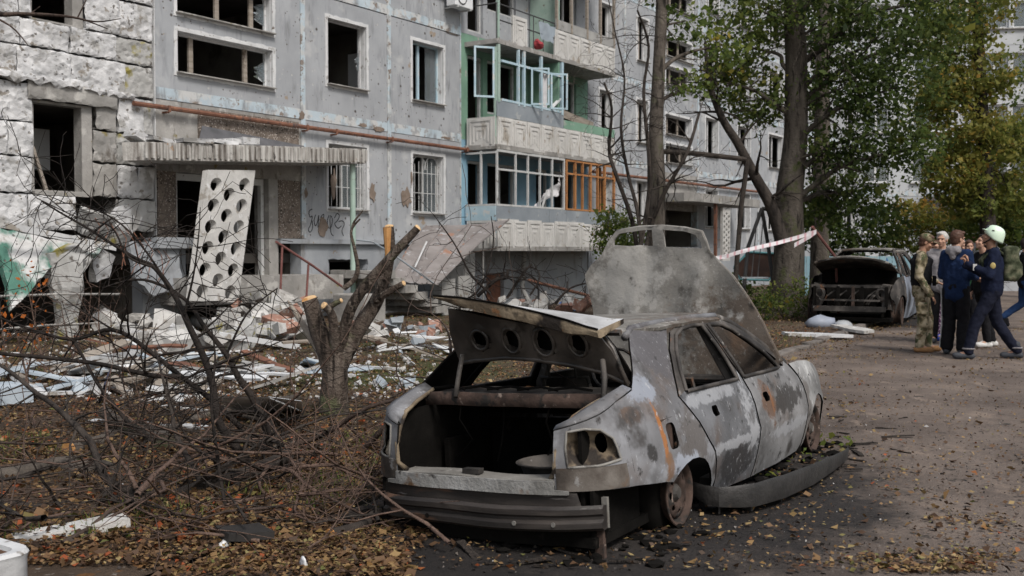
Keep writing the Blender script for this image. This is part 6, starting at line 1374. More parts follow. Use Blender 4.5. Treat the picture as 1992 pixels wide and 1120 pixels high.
board('wet black board half buried near the white paper scrap', (430, 1045), (520, 1040), .2, .04, plain('wet_black_board', (.03, .028, .027)), .04, .02, seed=23)
# white broken door panel folded like a box
e = empty('appliance_door', pg(500, 790), 0, 'large white folded appliance panel left of the pruned trunk', 'panel'); o0 = Vector(e.location)
q = [pg(412, 770, .28) - o0, pg(524, 772, .30) - o0, pg(592, 800, .02) - o0, pg(470, 806, .02) - o0]
b = MB(); b.add(q + [p - Vector((0, -.03, .02)) for p in q], [(0, 1, 2, 3), (7, 6, 5, 4), (0, 4, 5, 1), (1, 5, 6, 2), (2, 6, 7, 3), (3, 7, 4, 0)]); b.build('face', m_whitepl, e)
q = [pg(524, 772, .305) - o0, pg(586, 780, .34) - o0, pg(590, 800, .03) - o0]; b = MB(); b.add(q + [p + Vector((0, .02, 0)) for p in q], [(0, 2, 1), (3, 4, 5), (0, 1, 4, 3), (1, 2, 5, 4), (2, 0, 3, 5)]); b.build('side', m_whitepl, e)
# curved white scrap and rounded grey headlamp/bumper pieces by the second car
def scrap(label, px, py, r, mat, seed, name='scrap', cat='scrap', rough=.35, sub=2):
    g = pg(px, py); b = MB(); b.ico((0, 0, r[2] * .7), r, sub, rough, seed, quatm(rd.uniform(0, 3))); o = b.build(name, mat, None, True); o.location = g; return tag(o, label, cat)
scrap('curved white plastic scrap on the left pile', 250, 728, (.30, .16, .10), m_whitepl, 1)
scrap('light grey rounded car part under the second burnt car nose', 1598, 640, (.30, .2, .17), plain('grey_plastic', (.27, .30, .36), .5), 2)
scrap('oval chrome lamp lens before the second burnt car', 1640, 641, (.34, .18, .11), plain('lens_grey', (.40, .42, .44), .25, .6), 3, rough=.1)
scrap('small white crumpled paper by the kerb in the foreground', 590, 1108, (.035, .012, .04), m_whitepl, 4, 'paper_scrap', 'paper', .8)
scrap('tiny white wrapper on the leaves left of the kerb', 432, 1066, (.035, .025, .02), m_whitepl, 5, 'paper_scrap', 'paper', .8)
scrap('blue plastic bag behind the boot lid', 1105, 606, (.28, .2, .16), m_bluebag, 6, 'plastic_bag', 'bag', .6)
# open white appliance tub in the lower left corner
e = empty('appliance_tub', (-2.42, 4.30, -.03), radians(-35), 'white open metal tub with brown inside in the lower left corner', 'tub')
b = MB(); ro = rrect(-.35, -.28, .35, .28, .09, 5); ri = rrect(-.30, -.23, .30, .23, .06, 5); n_ = len(ro)
lv = [[(x * .94, y * .94, .0) for x, y in ro], [(x, y, .03) for x, y in ro], [(x, y, .25) for x, y in ro], [(x * 1.02, y * 1.02, .27) for x, y in ro], [(x * .99, y * .99, .285) for x, y in ro], [(x, y, .28) for x, y in ri], [(x * .98, y * .98, .26) for x, y in ri]]
vs = sum(lv, []); fs = [(i * n_ + k, i * n_ + (k + 1) % n_, (i + 1) * n_ + (k + 1) % n_, (i + 1) * n_ + k) for i in range(len(lv) - 1) for k in range(n_)]; b.add(vs, fs); auto_smooth(b.build('shell', m_wpaint, e))
b = MB(); lv = [[(x * .97, y * .97, .262) for x, y in ri], [(x * .95, y * .95, .06) for x, y in ri]]; vs = sum(lv, []); b.add(vs, [(k, (k + 1) % n_, n_ + (k + 1) % n_, n_ + k) for k in range(n_)] + [tuple(range(n_, 2 * n_))]); b.build('lining', plain('brown_cardboard', (.22, .13, .085), .9), e)
# leaning perforated entrance screen
def pfw(x, y, N): p = pf(x, y, N); return b2w(p.x, N, p.z)
TL, TR, BL_, BR = pfw(405, 330, 1.25), pfw(497, 331, 1.05), pfw(372, 585, 1.6), pfw(463, 588, 1.4)
ps = empty('perforated_panel', BL_, 0, 'white concrete panel with rows of round holes leaning in the entrance', 'panel'); o0 = Vector(BL_)
holes = []
for r_ in range(6):
    for c_ in range(3):
        if c_ == 1 and r_ < 5: holes.append((.5, .155 + .163 * r_))
        elif c_ != 1: holes.append((.20 if c_ == 0 else .80, .07 + .163 * r_))
hp = [circle(u, v, .118, .054, 16) for (u, v) in holes]
def psf(u, v):
    a = BL_.lerp(BR, u); c_ = TL.lerp(TR, u); return tuple(a.lerp(c_, v) - o0)
auto_smooth(sheet([(0, 0), (1, 0), (1, 1), (0, 1)], hp, psf, .3, .13, inner=False, dens=False).build('slab', m_conc_lt, ps), 30)
# canopy post, stair flight with handrail, retaining block
def bw(name, mb, mat, parent): return mb.build(name, mat, parent)
po = bthing('canopy_post', 'pale green steel post under the right end of the entrance canopy', 'post'); b = MB(); u_ = pf(686, 330, 1.0).x; b.tube([(u_, -1.0, 0), (u_, -1.0, 3.36)], .062, 12); auto_smooth(b.build('shaft', m_palegreen, po)); b = MB(); b.box((u_, -1.0, .02), (.24, .24, .03)); b.build('foot_plate', m_rust, po)
st = bthing('stair_flight', 'broken concrete steps going down from the entrance porch', 'stairs')
for i in range(6):
    u0 = -3.55 + .36 * i; b = MB(); out = densify([(u0, 0), (u0 + .42, 0), (u0 + .42, 1.5), (u0, 1.5)], .15, .02, i); sheet(out, (), lambda u, v: (u, -.55 - v, .92 - .16 * i + .012 * nz((u, v, i), 4)), .3, .17, b, dens=False, sgn=1.0); b.build('step', m_conc, st)
b = MB(); b.box2((-4.25, -2.2, 0), (-3.62, -1.3, .62)); bevel(b.build('cheek_block', m_conc, st), .03)
hr_ = bthing('handrail', 'dull red bent handrail slanting down beside the steps', 'handrail')
A_, B_ = pf(537, 470, 1.75), pf(672, 562, 1.75); b = MB(); b.tube([A_, A_.lerp(B_, .5) + Vector((0, 0, .02)), B_], .026, 8); b.build('rail', m_redrail, hr_)
for (x, y0, y1) in ((549, 480, 580), (600, 514, 580)):
    b = MB(); b.tube([pf(x, y0, 1.75), pf(x - 4, y1, 1.75)], .022, 8); b.build('baluster', m_redrail, hr_)
b = MB(); b.tube([pf(549, 580, 1.75), pf(545, 660, 1.75)], .03, 8); b.build('baluster', m_redrail, hr_)
bl_ = bthing('handrail', 'thin blue grey rail lying over the collapsed sheet roof', 'handrail'); b = MB(); b.tube([pf(690, 466, .9), pf(725, 470, 1.2), pf(770, 498, 1.9), pf(845, 552, 2.35)], .022, 6); b.build('rail', m_steelsheet, bl_)
# cellar entrance with its collapsed sheet roof
ce = bthing('cellar_entrance', 'collapsed grey sheet metal roof over the cellar steps below the balcony', 'shelter')
c00, c10, c11, c01 = pf(762, 540, 1.5), pf(853, 552, 2.4), pf(992, 427, 1.45), pf(828, 438, .12)
def rsf(u, v):
    a = c00.lerp(c10, u); c = c01.lerp(c11, u); p = a.lerp(c, v); return (p.x, p.y, p.z + .10 * sin(pi * v) * (1 - u * .4) - .05 * sin(pi * u) + .02 * nz((u * 3, v * 3, 0), 1.5))
for i in range(4):
    u0, u1 = i * .25 + .004, i * .25 + .246; sheet(densify([(u0, 0), (u1, 0), (u1, 1), (u0, 1)], .12, .006, i), (), rsf, .12, .012, dens=False).build('roof_sheet', m_roofsheet, ce)
for i in range(5):
    u0 = min(max(i * .25, .01), .99); b = MB(); b.tube([Vector(rsf(u0, v / 8)) + Vector((0, 0, .015)) for v in range(9)], .016, 5); b.build('seam', m_roofsheet, ce)
for (x, n_) in ((940, 1.3), (905, 1.5)):
    t_ = pf(x, 450, n_); b = MB(); b.tube([(t_.x, t_.y, 0), (t_.x, t_.y, t_.z)], .022, 6); b.build('post', m_greyboard, ce)
for i in range(7):
    a_ = pf(845 + i * 12, 600, 1.2); b = MB(); b.box((a_.x, -1.2 + .0 * i, .55), (.27, .02, 1.15 + .12 * i)); b.build('side_board', m_greyboard, ce)
b = MB(); b.box((-1.1, -1.9, .42), (.5, .02, .9)); b.build('side_board', m_greyboard, ce); b = MB(); b.box((-.5, -1.92, .45), (.5, .02, .95)); b.build('side_board', m_greyboard, ce)
# red pipe rails in the basement area below the balconies
for (lab, a, c) in (('rusty pipe rail below the balconies left of the bonnet', (1028, 545, 1.4), (1150, 576, 1.4)), ('low rusty bench bar behind the burnt car roof', (1125, 600, 2.6), (1165, 602, 2.6))):
    e = bthing('pipe_rail', lab, 'rail'); b = MB(); b.tube([pf(*a), pf(*c)], .045, 8); b.build('rail', m_rust, e)
    for f_ in (.15, .6, .9):
        p = pf(*a).lerp(pf(*c), f_); b = MB(); b.tube([(p.x, p.y, 0), (p.x, p.y, p.z + (.25 if f_ > .3 else 0))], .035, 6); b.build('post', m_iron, e)
e = bthing('drain_pipe', 'grey drain pipe standing against the basement wall under the balcony', 'pipe'); b = MB(); b.tube([pf(1020, 490, .2), pf(1016, 560, .2), pf(1030, 590, .5)], .07, 8); b.build('pipe', m_greyboard, e)
# rubble: chunks one can tell apart, nearest the entrance, and crumbs joined
cm = []
for v in range(8):
    b = MB(); b.box((0, 0, 0), (rd.uniform(.6, 1), rd.uniform(.5, .8), rd.uniform(.35, .6)), None, .16, rd); me = b.mesh('rubble_chunk'); cm.append(me)
COLW = {'weathered_concrete': 'dark grey', 'pale_concrete': 'pale grey', 'mossy_broken_concrete': 'mossy', 'broken_brick': 'reddish', 'white_aerated_block': 'white', 'blue_grey_sheet_metal': 'blue-grey', 'white_plastic': 'white', 'white_painted_wood': 'dirty white', 'pale_blue_debris': 'pale blue', 'bare_wood': 'brown', 'grey_fibre_board': 'grey', 'rusty_steel': 'rusty'}
def rubble(n, x0, x1, y0, y1, smin, smax, mats, label, group, zmax=.12, name='rubble_chunk', cat='rubble', heap=None):
    for i in range(n):
        x, y = rd.uniform(x0, x1), rd.uniform(y0, y1); g = pg(x, y); s = rd.uniform(smin, smax); hz = heap(x, y) if heap else 0
        m_ = rd.choice(mats); me = cm[rd.randrange(8)].copy(); me.materials.append(m_)
        o = link_mesh(name, me, None, None, (g.x, g.y, ground_z(g.x, g.y) + s * .2 + rd.uniform(0, zmax) + hz), (rd.uniform(-.6, .6), rd.uniform(-.6, .6), rd.uniform(0, 6.3))); o.scale = (s, s * rd.uniform(.6, 1), s * rd.uniform(.5, 1)); cw = COLW.get(m_.name, 'grey'); zx = (x - x0) / (x1 - x0); zn = 'far left' if zx < .2 else 'left' if zx < .4 else 'middle' if zx < .6 else 'right' if zx < .8 else 'far right'; sz = 'big' if s > smin + .66 * (smax - smin) else 'small' if s < smin + .33 * (smax - smin) else 'mid-sized'
        tag(o, '%s %s %s, %s' % (sz, cw, label, zn), cat, group)
hp_ = lambda x, y: .35 * exp(-((x - 500) / 70) ** 2) * max(0, (690 - y) / 60)
rubble(70, 415, 600, 622, 690, .18, .6, [m_conc, m_conc, m_conc_lt, m_mossconc, m_brick], 'chunk in the heap under the perforated panel', 'concrete chunks at the entrance', .25, heap=hp_)
rubble(24, 200, 420, 640, 700, .2, .6, [m_block, m_conc, m_conc_lt, m_mossconc], 'broken block below the torn basement', 'pale blocks below the basement', .2)
rubble(34, 660, 850, 645, 682, .14, .4, [m_conc, m_conc_lt, m_brick, m_steelsheet, m_whitepl], 'rubble piece piled against the concrete steps', 'rubble by the steps', .15)
rubble(26, 960, 1170, 596, 616, .2, .5, [m_conc, m_conc_lt, m_brick], 'rubble piece below the balconies', 'rubble below the balconies', .1)
rubble(60, 0, 420, 690, 800, .05, .22, [m_wpaint, m_bluedeb, m_conc_lt, m_block, m_wood], 'fragment on the left part of the lawn', 'pale fragments on the left lawn', .05)
rubble(45, 420, 860, 690, 790, .04, .18, [m_wpaint, m_bluedeb, m_conc_lt, m_block], 'fragment on the lawn round the pruned trunk', 'pale fragments by the pruned trunk', .04)
# random planks and sheets in the pile, not told apart
pmesh = []
for v in range(10):
    b = MB(); L = rd.uniform(.5, 1.5); w = rd.uniform(.05, .22); out = densify([(-L / 2, -w / 2), (L / 2, -w / 2), (L / 2, w / 2), (-L / 2, w / 2)], .14, .014, v); sheet(out, (), lambda u, v_: (u, v_, .02 * nz((u, v_, v), 1.5)), .3, .025, b, inner=False, dens=False); pmesh.append(b.mesh('broken_board'))
for i in range(60):
    x = rd.uniform(0, 880); y = rd.uniform(668, 772) if x < 620 else rd.uniform(668, 715); g = pg(x, y); me = pmesh[i % 10].copy(); me.materials.append(rd.choice([m_wpaint, m_bluedeb, m_whitepl, m_wood, m_wood, m_greyboard, m_conc, m_rust]))
    o = link_mesh('broken_board', me, None, None, (g.x, g.y, ground_z(g.x, g.y) + rd.uniform(.04, .2)), (rd.uniform(-.3, .3), rd.uniform(-.22, .22), rd.uniform(0, 6.3))); zn = 'below the torn basement' if x < 180 else 'left of the perforated panel' if x < 370 else 'below the perforated panel' if x < 520 else 'left of the pruned trunk' if x < 630 else 'right of the pruned trunk' if x < 760 else 'behind the boot lid'
    tag(o, '%s %s splintered board %s, %s' % ('narrow' if i % 10 < 5 else 'wide', COLW.get(me.materials[0].name, 'grey'), zn, 'close to the building' if y < 705 else 'out on the lawn'), 'board', 'splintered boards on the lawn')
rr2 = np.random.default_rng(12); V = []; F = []; rm = MB()
for i in range(1500):
    x, y = rr2.uniform(-20, 900), 640 + 150 * rr2.random() ** 1.5; g = pg(x, y); s = rr2.uniform(.012, .05); R_ = quatm(rr2.uniform(0, 6), rr2.uniform(-.5, .5), rr2.uniform(-.5, .5)); rm.box((g.x, g.y, ground_z(g.x, g.y) + s * .3), (s, s * rr2.uniform(.4, 1), s * rr2.uniform(.3, .8)), R_)
o = rm.build('rubble_crumbs', mottle('rubble_crumbs', [(.35, (.25, .23, .21)), (.65, (.58, .57, .56))], .9)); tag(o, 'small rubble crumbs and plaster bits over the lawn', 'rubble', kind='stuff')
# charred bits round the near car
for (n_, x0, x1, y0, y1) in ((14, 640, 1250, 1030, 1110), (16, 1600, 1790, 800, 930)):
    for i in range(n_):
        g = pg(rd.uniform(x0, x1), rd.uniform(y0, y1)); me = pmesh[i % 10].copy(); me.materials.append(m_barkd)
        o = link_mesh('charred_scrap', me, None, None, (g.x, g.y, .01 + rd.uniform(0, .012)), (rd.uniform(-.1, .1), rd.uniform(-.1, .1), rd.uniform(0, 6.3))); s = rd.uniform(.08, .28); o.scale = (s, s * rd.uniform(.5, 1.5), .35); tag(o, 'thin charred scrap on the sooty ground ' + ('behind the burnt car' if x0 < 1000 else 'beside the burnt car front wheel'), 'scrap', 'charred scraps ' + ('behind the car' if x0 < 1000 else 'beside the front wheel'))
# ash heap under the near car
rm = MB(); rr3 = random.Random(4)
for i in range(420):
    q = M1 @ Vector((rr3.uniform(-1.0, 2.9), rr3.uniform(-.95, .9), 0)); s = rr3.uniform(.015, .06); rm.ico((q.x, q.y, .01), (s, s * .8, s * .4), 1, .6, i)
tag(rm.build('ash_heap', m_soot), 'black ash and cinders under the burnt car', 'ash', kind='stuff')
# green sprigs by the near front wheel
rng = np.random.default_rng(61); P = []
for (x, y) in ((1545, 905), (1560, 880), (1575, 895), (1500, 930), (1620, 875), (1640, 880), (1665, 872), (1605, 860)):
    g = pg(x, y); P += [(g.x + rng.normal(0, .06), g.y + rng.normal(0, .06), .03 + abs(rng.normal(0, .03))) for _ in range(5)]
tag(link_mesh('green_sprig', leaf_mesh('green_sprig', P, .05, rng, rng.uniform(.5, .9, len(P)), flat=.4), m_leafm), 'fresh green leaves lying between the front wheel and bumper cover', 'leaves', kind='stuff')
rl = random.Random(91); P = []
# ------------------------------------------------------------------ yard furniture in the middle distance
pa = empty('pipe_arch', pd(1275, 620, 23), 0, 'tall rusty gas pipe portal with one leaning post by the far entrance', 'pipe'); pa.location.z = 0; o0 = Vector(pa.location)
b = MB(); b.tube([pd(1270, 293, 23) - o0, pd(1360, 299, 23) - o0, pd(1452, 310, 23) - o0], .055, 8); b.build('crossbar', m_barkd, pa)
q = pd(1425, 560, 23) - o0; q.z = 0; b = MB(); b.tube([pd(1455, 306, 23) - o0, pd(1442, 400, 23) - o0, q], .055, 8); b.build('post', m_barkd, pa); q = pd(1262, 600, 23) - o0; q.z = 0; b = MB(); b.tube([pd(1264, 290, 23) - o0, q], .05, 8); b.build('post', m_barkd, pa)
sw = empty('swing', pd(1475, 620, 24.5), 0, 'old swing frame with hanging chains left of the big trunk', 'swing'); sw.location.z = 0; o0 = Vector(sw.location)
for pts in ([(1482, 405), (1495, 480), (1512, 640)], [(1482, 405), (1455, 480), (1442, 600)], [(1482, 405), (1560, 420)]):
    P = [pd(x, y, 24.5) - o0 for x, y in pts]; P[-1].z = P[-1].z if pts[-1][1] < 500 else 0; b = MB(); b.tube(P, .045, 7); b.build('frame_pole', m_iron, sw)
for x in (1462, 1474):
    b = MB(); b.tube([pd(x + 12, 412, 24.4) - o0, pd(x, 538, 24.2) - o0], .012, 5); b.build('chain', m_iron, sw)
b = MB(); b.box(pd(1468, 540, 24.2) - o0, (.62, .2, .035)); b.build('seat', m_steelsheet, sw)
tb = empty('teal_board', pd(1470, 600, 28.5), 0, 'rusty dark board in a teal frame standing left of the big trunk', 'board'); tb.location.z = 0; o0 = Vector(tb.location)
P = [pd(x, y, 28.5) - o0 for x, y in ((1428, 520), (1455, 490), (1515, 493), (1508, 530), (1495, 545), (1440, 543))]; sheet(densify([(p.x, p.z) for p in P], .3), (), lambda u, v: (u, .06 * sin(u), v), .2, .05).build('board', mottle('rusty_dark_board', [(.3, (.03, .02, .018)), (.7, (.08, .045, .035))], 3), tb)
b = MB(); b.tube(P + P[:1], .035, 6); b.build('frame', plain('teal_paint', (.12, .30, .33)), tb)
for x in (1440, 1500):
    q = pd(x, 545, 28.5) - o0; b = MB(); b.tube([(q.x, 0, 0), (q.x, 0, q.z)], .03, 6); b.build('leg', m_iron, tb)
fe = empty('yard_fence', pd(1620, 560, 31), 0, 'faded blue painted metal fence behind the second burnt car', 'fence'); fe.location.z = 0; o0 = Vector(fe.location); m_fblue = mottle('faded_blue_fence', [(.3, (.16, .28, .34)), (.7, (.26, .40, .46))], 2, layers=[((.05, .13, .3), 3, .62, .68), ((.3, .3, .28), 4, .6, .7)])
for i in range(26):
    x0 = pd(1515, 500, 31).x - o0.x + .18 * i; b = MB(); b.box((x0, 0, .78), (.165, .02, 1.15)); b.build('fence_board', m_fblue, fe)
for z in (.4, 1.2):
    b = MB(); b.box((pd(1515, 500, 31).x - o0.x + 2.3, .03, z), (4.7, .04, .06)); b.build('fence_rail', m_iron, fe)
for i in range(4):
    b = MB(); b.box((pd(1515, 500, 31).x - o0.x + 1.5 * i, .06, .7), (.06, .06, 1.5)); b.build('fence_post', m_iron, fe)
# barrier tape and the leaning red pole that holds it
tp = empty('barrier_tape', pd(1395, 502, 21), 0, 'white barrier tape with red stripes strung to the leaning pole', 'tape'); o0 = Vector(tp.location)
t = NT('striped_tape', .5, .4); wv = t.n('ShaderNodeTexWave', wave_type='BANDS', bands_direction='X'); wv.inputs['Scale'].default_value = 2.2; wv.inputs['Distortion'].default_value = .4; t.l(t.coord(), wv.inputs['Vector']); m_tape = t.done(t.mix(t.step(wv.outputs['Fac'], .72, .88), (.70, .68, .71), (.60, .38, .42)))
def ribbon(pts, w, d, name):
    vs = []; 
    for i, (x, y) in enumerate(pts):
        c = pd(x, y, d + .02 * i) - o0; tw = .3 * sin(i * 1.3); vs += [(c.x, c.y - w * sin(tw) * .4, c.z + w * .5 * cos(tw)), (c.x, c.y + w * sin(tw) * .4, c.z - w * .5 * cos(tw))]
    n_ = len(pts); fs = [(2 * i, 2 * i + 1, 2 * i + 3, 2 * i + 2) for i in range(n_ - 1)]; b = MB(); b.add(vs, fs); o = b.build(name, m_tape, tp); md = o.modifiers.new('s', 'SOLIDIFY'); md.thickness = .004
ribbon([(1392, 502), (1415, 498), (1432, 492), (1470, 482), (1510, 473), (1550, 462), (1588, 450)], .08, 21, 'strip'); ribbon([(1588, 450), (1575, 460), (1545, 477)], .09, 21.1, 'loose_end')
rp_ = empty('leaning_pole', pd(1630, 640, 22.2), 0, 'thin rusty pole leaning over the second burnt car', 'pole'); rp_.location.z = 0; o0 = Vector(rp_.location); b = MB(); b.tube([pd(1580, 441, 21.1) - o0, pd(1625, 500, 21.7) - o0, Vector((.02, 0, 0))], .03, 6); b.build('pole', m_redrail, rp_)
ki = empty('metal_kiosk', pd(1950, 540, 40), 0, 'grey metal garage with a brown roof edge behind the firefighter', 'garage'); ki.location.z = 0
b = MB(); b.box((0, .8, 1.0), (1.5, 1.6, 2.0)); b.build('body', plain('grey_metal', (.36, .38, .41), .6), ki); b = MB(); b.box((0, .8, 2.06), (1.7, 1.8, .12)); b.build('roof', m_rust, ki)
for z in (.5, 1.0, 1.5, 1.75):
    b = MB(); b.box((0, -.012, z), (1.4, .02, .03)); b.build('rib', m_steelsheet, ki)
# ------------------------------------------------------------------ the block across the yard
D2 = 58.0; B2 = empty('background_building', pd(1850, 520, D2), radians(-6), 'pale apartment block across the yard behind the trees on the right', 'building'); B2.location.z = 0; k2 = D2 / FX
m_pale = mottle('pale_panel', [(.3, (.40, .42, .44)), (.7, (.52, .54, .56))], .6, layers=[((.32, .33, .34), 1.0, .55, .7, (1, 1, .3))], rand=False)
def X2(px): return (px - 1850) * k2
zb0 = HC + (490 - 355) * k2
for r_ in range(6):
    zb = zb0 - 2.78 + 2.78 * r_; cols = [X2(1560), X2(1660), X2(1774), X2(1880), X2(1958), X2(2060), X2(2150)]
    hs_ = [(c, c + 2.0 if i != 4 else c + 1.3, zb, zb + 1.45) for i, c in enumerate(cols)]; z0_ = 0 if r_ == 0 else zb - .9
    mb = sheet([(X2(1500), z0_), (X2(2260), z0_), (X2(2260), zb + 1.86), (X2(1500), zb + 1.86)], [[(h[0], h[2]), (h[1], h[2]), (h[1], h[3]), (h[0], h[3])] for h in hs_], lambda u, v: (u, 0, v), 1, .3, inner=False, dens=False); mb.build('storey_wall', m_pale, B2)
    for h in hs_:
        w = rect_ring(h, (h[0] + .1, h[1] - .1, h[2] + .1, h[3] - .1), .12, .2).build('window', m_white, B2); b = MB(); b.box(((h[0] + h[1]) / 2 + .3, .16, (h[2] + h[3]) / 2), (.1, .06, 1.2)); b.build('mullion', m_white, w); b = MB(); b.box(((h[0] + h[1]) / 2, -.05, h[2] - .04), (h[1] - h[0] + .2, .2, .06)); b.build('sill', m_conc, w); b = MB(); b.box(((h[0] + h[1]) / 2, .17, (h[2] + h[3]) / 2), (h[1] - h[0] - .22, .01, 1.24)); b.build('pane', m_glass, w)
b = MB(); b.box2((X2(1500), .3, 0), (X2(2260), 6, 16)); b.build('core', m_dark, B2)  # dark box behind the panes, interior shade put into its colour
b = MB(); b.box2((X2(1500), -.02, zb0 - .75), (X2(2260), -.001, zb0 - .45)); b.build('blue_band', m_blue, B2)
b = MB(); b.box2((X2(1790), -1.4, zb0 - 1.05), (X2(2000), -.021, zb0 - .85)); b.build('canopy', m_bitumen, B2)
# far line of trees closing the yard
rng = np.random.default_rng(71); bl = []
for i in range(46):
    a = -.05 + i * .02; d = rng.uniform(72, 90); bl.append(((sin(a + .05) * d * 1.0 + 14, d, rng.uniform(2, 6)), (rng.uniform(3, 5), 3, rng.uniform(3, 5.5)), 1.0, rng.uniform(.2, .6)))
pts, tint = crown_points(bl, rng, 60, 14, .7); tag(link_mesh('distant_trees', leaf_mesh('distant_trees', pts, .55, rng, tint), m_leafd), 'distant mass of green trees beyond the yard', 'trees', kind='stuff')
# ------------------------------------------------------------------ people on the road
def cap(mb, a, b, ra, rb_, n=12):
    a, b = Vector(a), Vector(b); mb.ico(a, ra, 2); mb.ico(b, rb_, 2)
    if (b - a).length > 1e-4: mb.tube([a, a.lerp(b, .5), b], [ra, (ra + rb_) / 2, rb_], n, True)
def remesh(o, vox, smooth=2, wr=0.0, ws=.12):
    m = o.modifiers.new('remesh', 'REMESH'); m.mode = 'VOXEL'; m.voxel_size = vox; m.use_smooth_shade = True
    if smooth: s = o.modifiers.new('smooth', 'SMOOTH'); s.factor = .5; s.iterations = smooth
    if wr:
        t = bpy.data.textures.get('cloth_%g' % ws) or bpy.data.textures.new('cloth_%g' % ws, 'CLOUDS'); t.noise_scale = ws
        d = o.modifiers.new('folds', 'DISPLACE'); d.texture = t; d.strength = wr; d.mid_level = .5; d.texture_coords = 'LOCAL'
    return o
def cloth(name, c, var=.18, scale=9.0): return mottle(name, [(.3, tuple(x * (1 - var) for x in c)), (.7, tuple(min(1, x * (1 + var)) for x in c))], scale, rough=.92, spec=.12, bump=.5, bscale=22, bdist=.02)
m_skin = plain('skin', (.42, .25, .18), .55, .35, .08, 8, .05); m_skin2 = plain('tanned_skin', (.36, .20, .135), .55, .35, .08, 8, .05)
m_camo = mottle('camouflage', [(.36, (.075, .065, .04)), (.45, (.19, .16, .10)), (.53, (.31, .265, .185)), (.64, (.40, .35, .26))], 9.0, 2, rough=.92, spec=.1, layers=[((.10, .075, .045), 7, .57, .6), ((.08, .095, .05), 11, .58, .61)], bump=.4, bscale=20)
m_camog = mottle('green_camouflage', [(.4, (.035, .042, .025)), (.55, (.085, .095, .06)), (.66, (.15, .15, .10))], 10.0, 2, rough=.92, spec=.1, bump=.4, bscale=20)
m_navy = cloth('navy_cloth', (.011, .015, .034)); m_navyd = cloth('dark_navy_cloth', (.012, .014, .026)); m_black = cloth('black_cloth', (.012, .012, .014)); m_hood = cloth('blue_hoodie', (.013, .026, .07)); m_greyc = cloth('grey_cloth', (.22, .21, .22)); m_jean = cloth('blue_jeans', (.025, .055, .14)); m_dgreen = cloth('dark_green_cloth', (.012, .04, .022))
m_boot = plain('tan_boot', (.30, .165, .075), .8); m_bootd = plain('dark_boot', (.045, .05, .06), .7); m_whites = plain('white_shoe', (.55, .55, .54), .6); m_hbr = plain('brown_hair', (.075, .035, .022), .6, .4, .3, 40); m_hgr = plain('grey_hair', (.42, .41, .39), .7, .3, .2, 40); m_hdk = plain('dark_hair', (.018, .013, .011), .6, .4, .3, 40); m_eye = plain('eye', (.03, .02, .015), .3); m_lips = plain('lips', (.30, .12, .10), .5)
t = NT('patterned_leggings', .9, .1); br = t.n('ShaderNodeTexChecker'); br.inputs['Scale'].default_value = 26; t.l(t.coord(), br.inputs['Vector']); m_leg = t.done(t.mix(t.math('MULTIPLY', br.outputs['Fac'], t.step(t.noise(30, 2), .42, .5)), (.06, .02, .07), (.42, .36, .40)))
J0 = dict(pel=(0, 0, .96), che=(0, .0, 1.30), nec=(0, -.01, 1.49), hea=(0, .03, 1.655), sL=(-.185, 0, 1.44), sR=(.185, 0, 1.44), eL=(-.235, -.02, 1.15), eR=(.235, -.02, 1.15), wL=(-.235, .06, .90), wR=(.235, .06, .90), hL=(-.09, 0, .93), hR=(.09, 0, .93), kL=(-.10, .03, .50), kR=(.10, .03, .50), aL=(-.105, -.01, .09), aR=(.105, -.01, .09), tL=(-.12, .16, .04), tR=(.12, .16, .04))
def hand(mb, w, d, up, side, curl=.5, s=1.0):
    """palm, four fingers of different length bent at the knuckles, and a thumb leaving the side of the palm"""
    w, d, up = Vector(w), Vector(d).normalized(), Vector(up).normalized(); sd = d.cross(up).normalized() * side
    pe = w + d * .085 * s; 
    for k in (-1.2, -.4, .4, 1.2): cap(mb, w + sd * .014 * k * s + d * .012, pe + sd * .019 * k * s, .016 * s, .0125 * s, 8)
    for k, L in ((-1.5, .060), (-.5, .074), (.5, .080), (1.5, .070)):
        a = pe + sd * .0185 * k * s; m = a + (d * cos(curl * .5) - up * sin(curl * .5)) * L * .5 * s; e = m + (d * cos(curl * 1.5) - up * sin(curl * 1.5)) * L * .5 * s
        cap(mb, a, m, .0095 * s, .0088 * s, 8); cap(mb, m, e, .0088 * s, .0072 * s, 8)
    a = w + d * .03 * s + sd * .022 * s; m = a + (d * .6 + sd * .75 - up * .2).normalized() * .038 * s; e = m + (d * .95 + sd * .1 - up * .35).normalized() * .032 * s
    cap(mb, a, m, .014 * s, .0105 * s, 8); cap(mb, m, e, .0105 * s, .008 * s, 8)
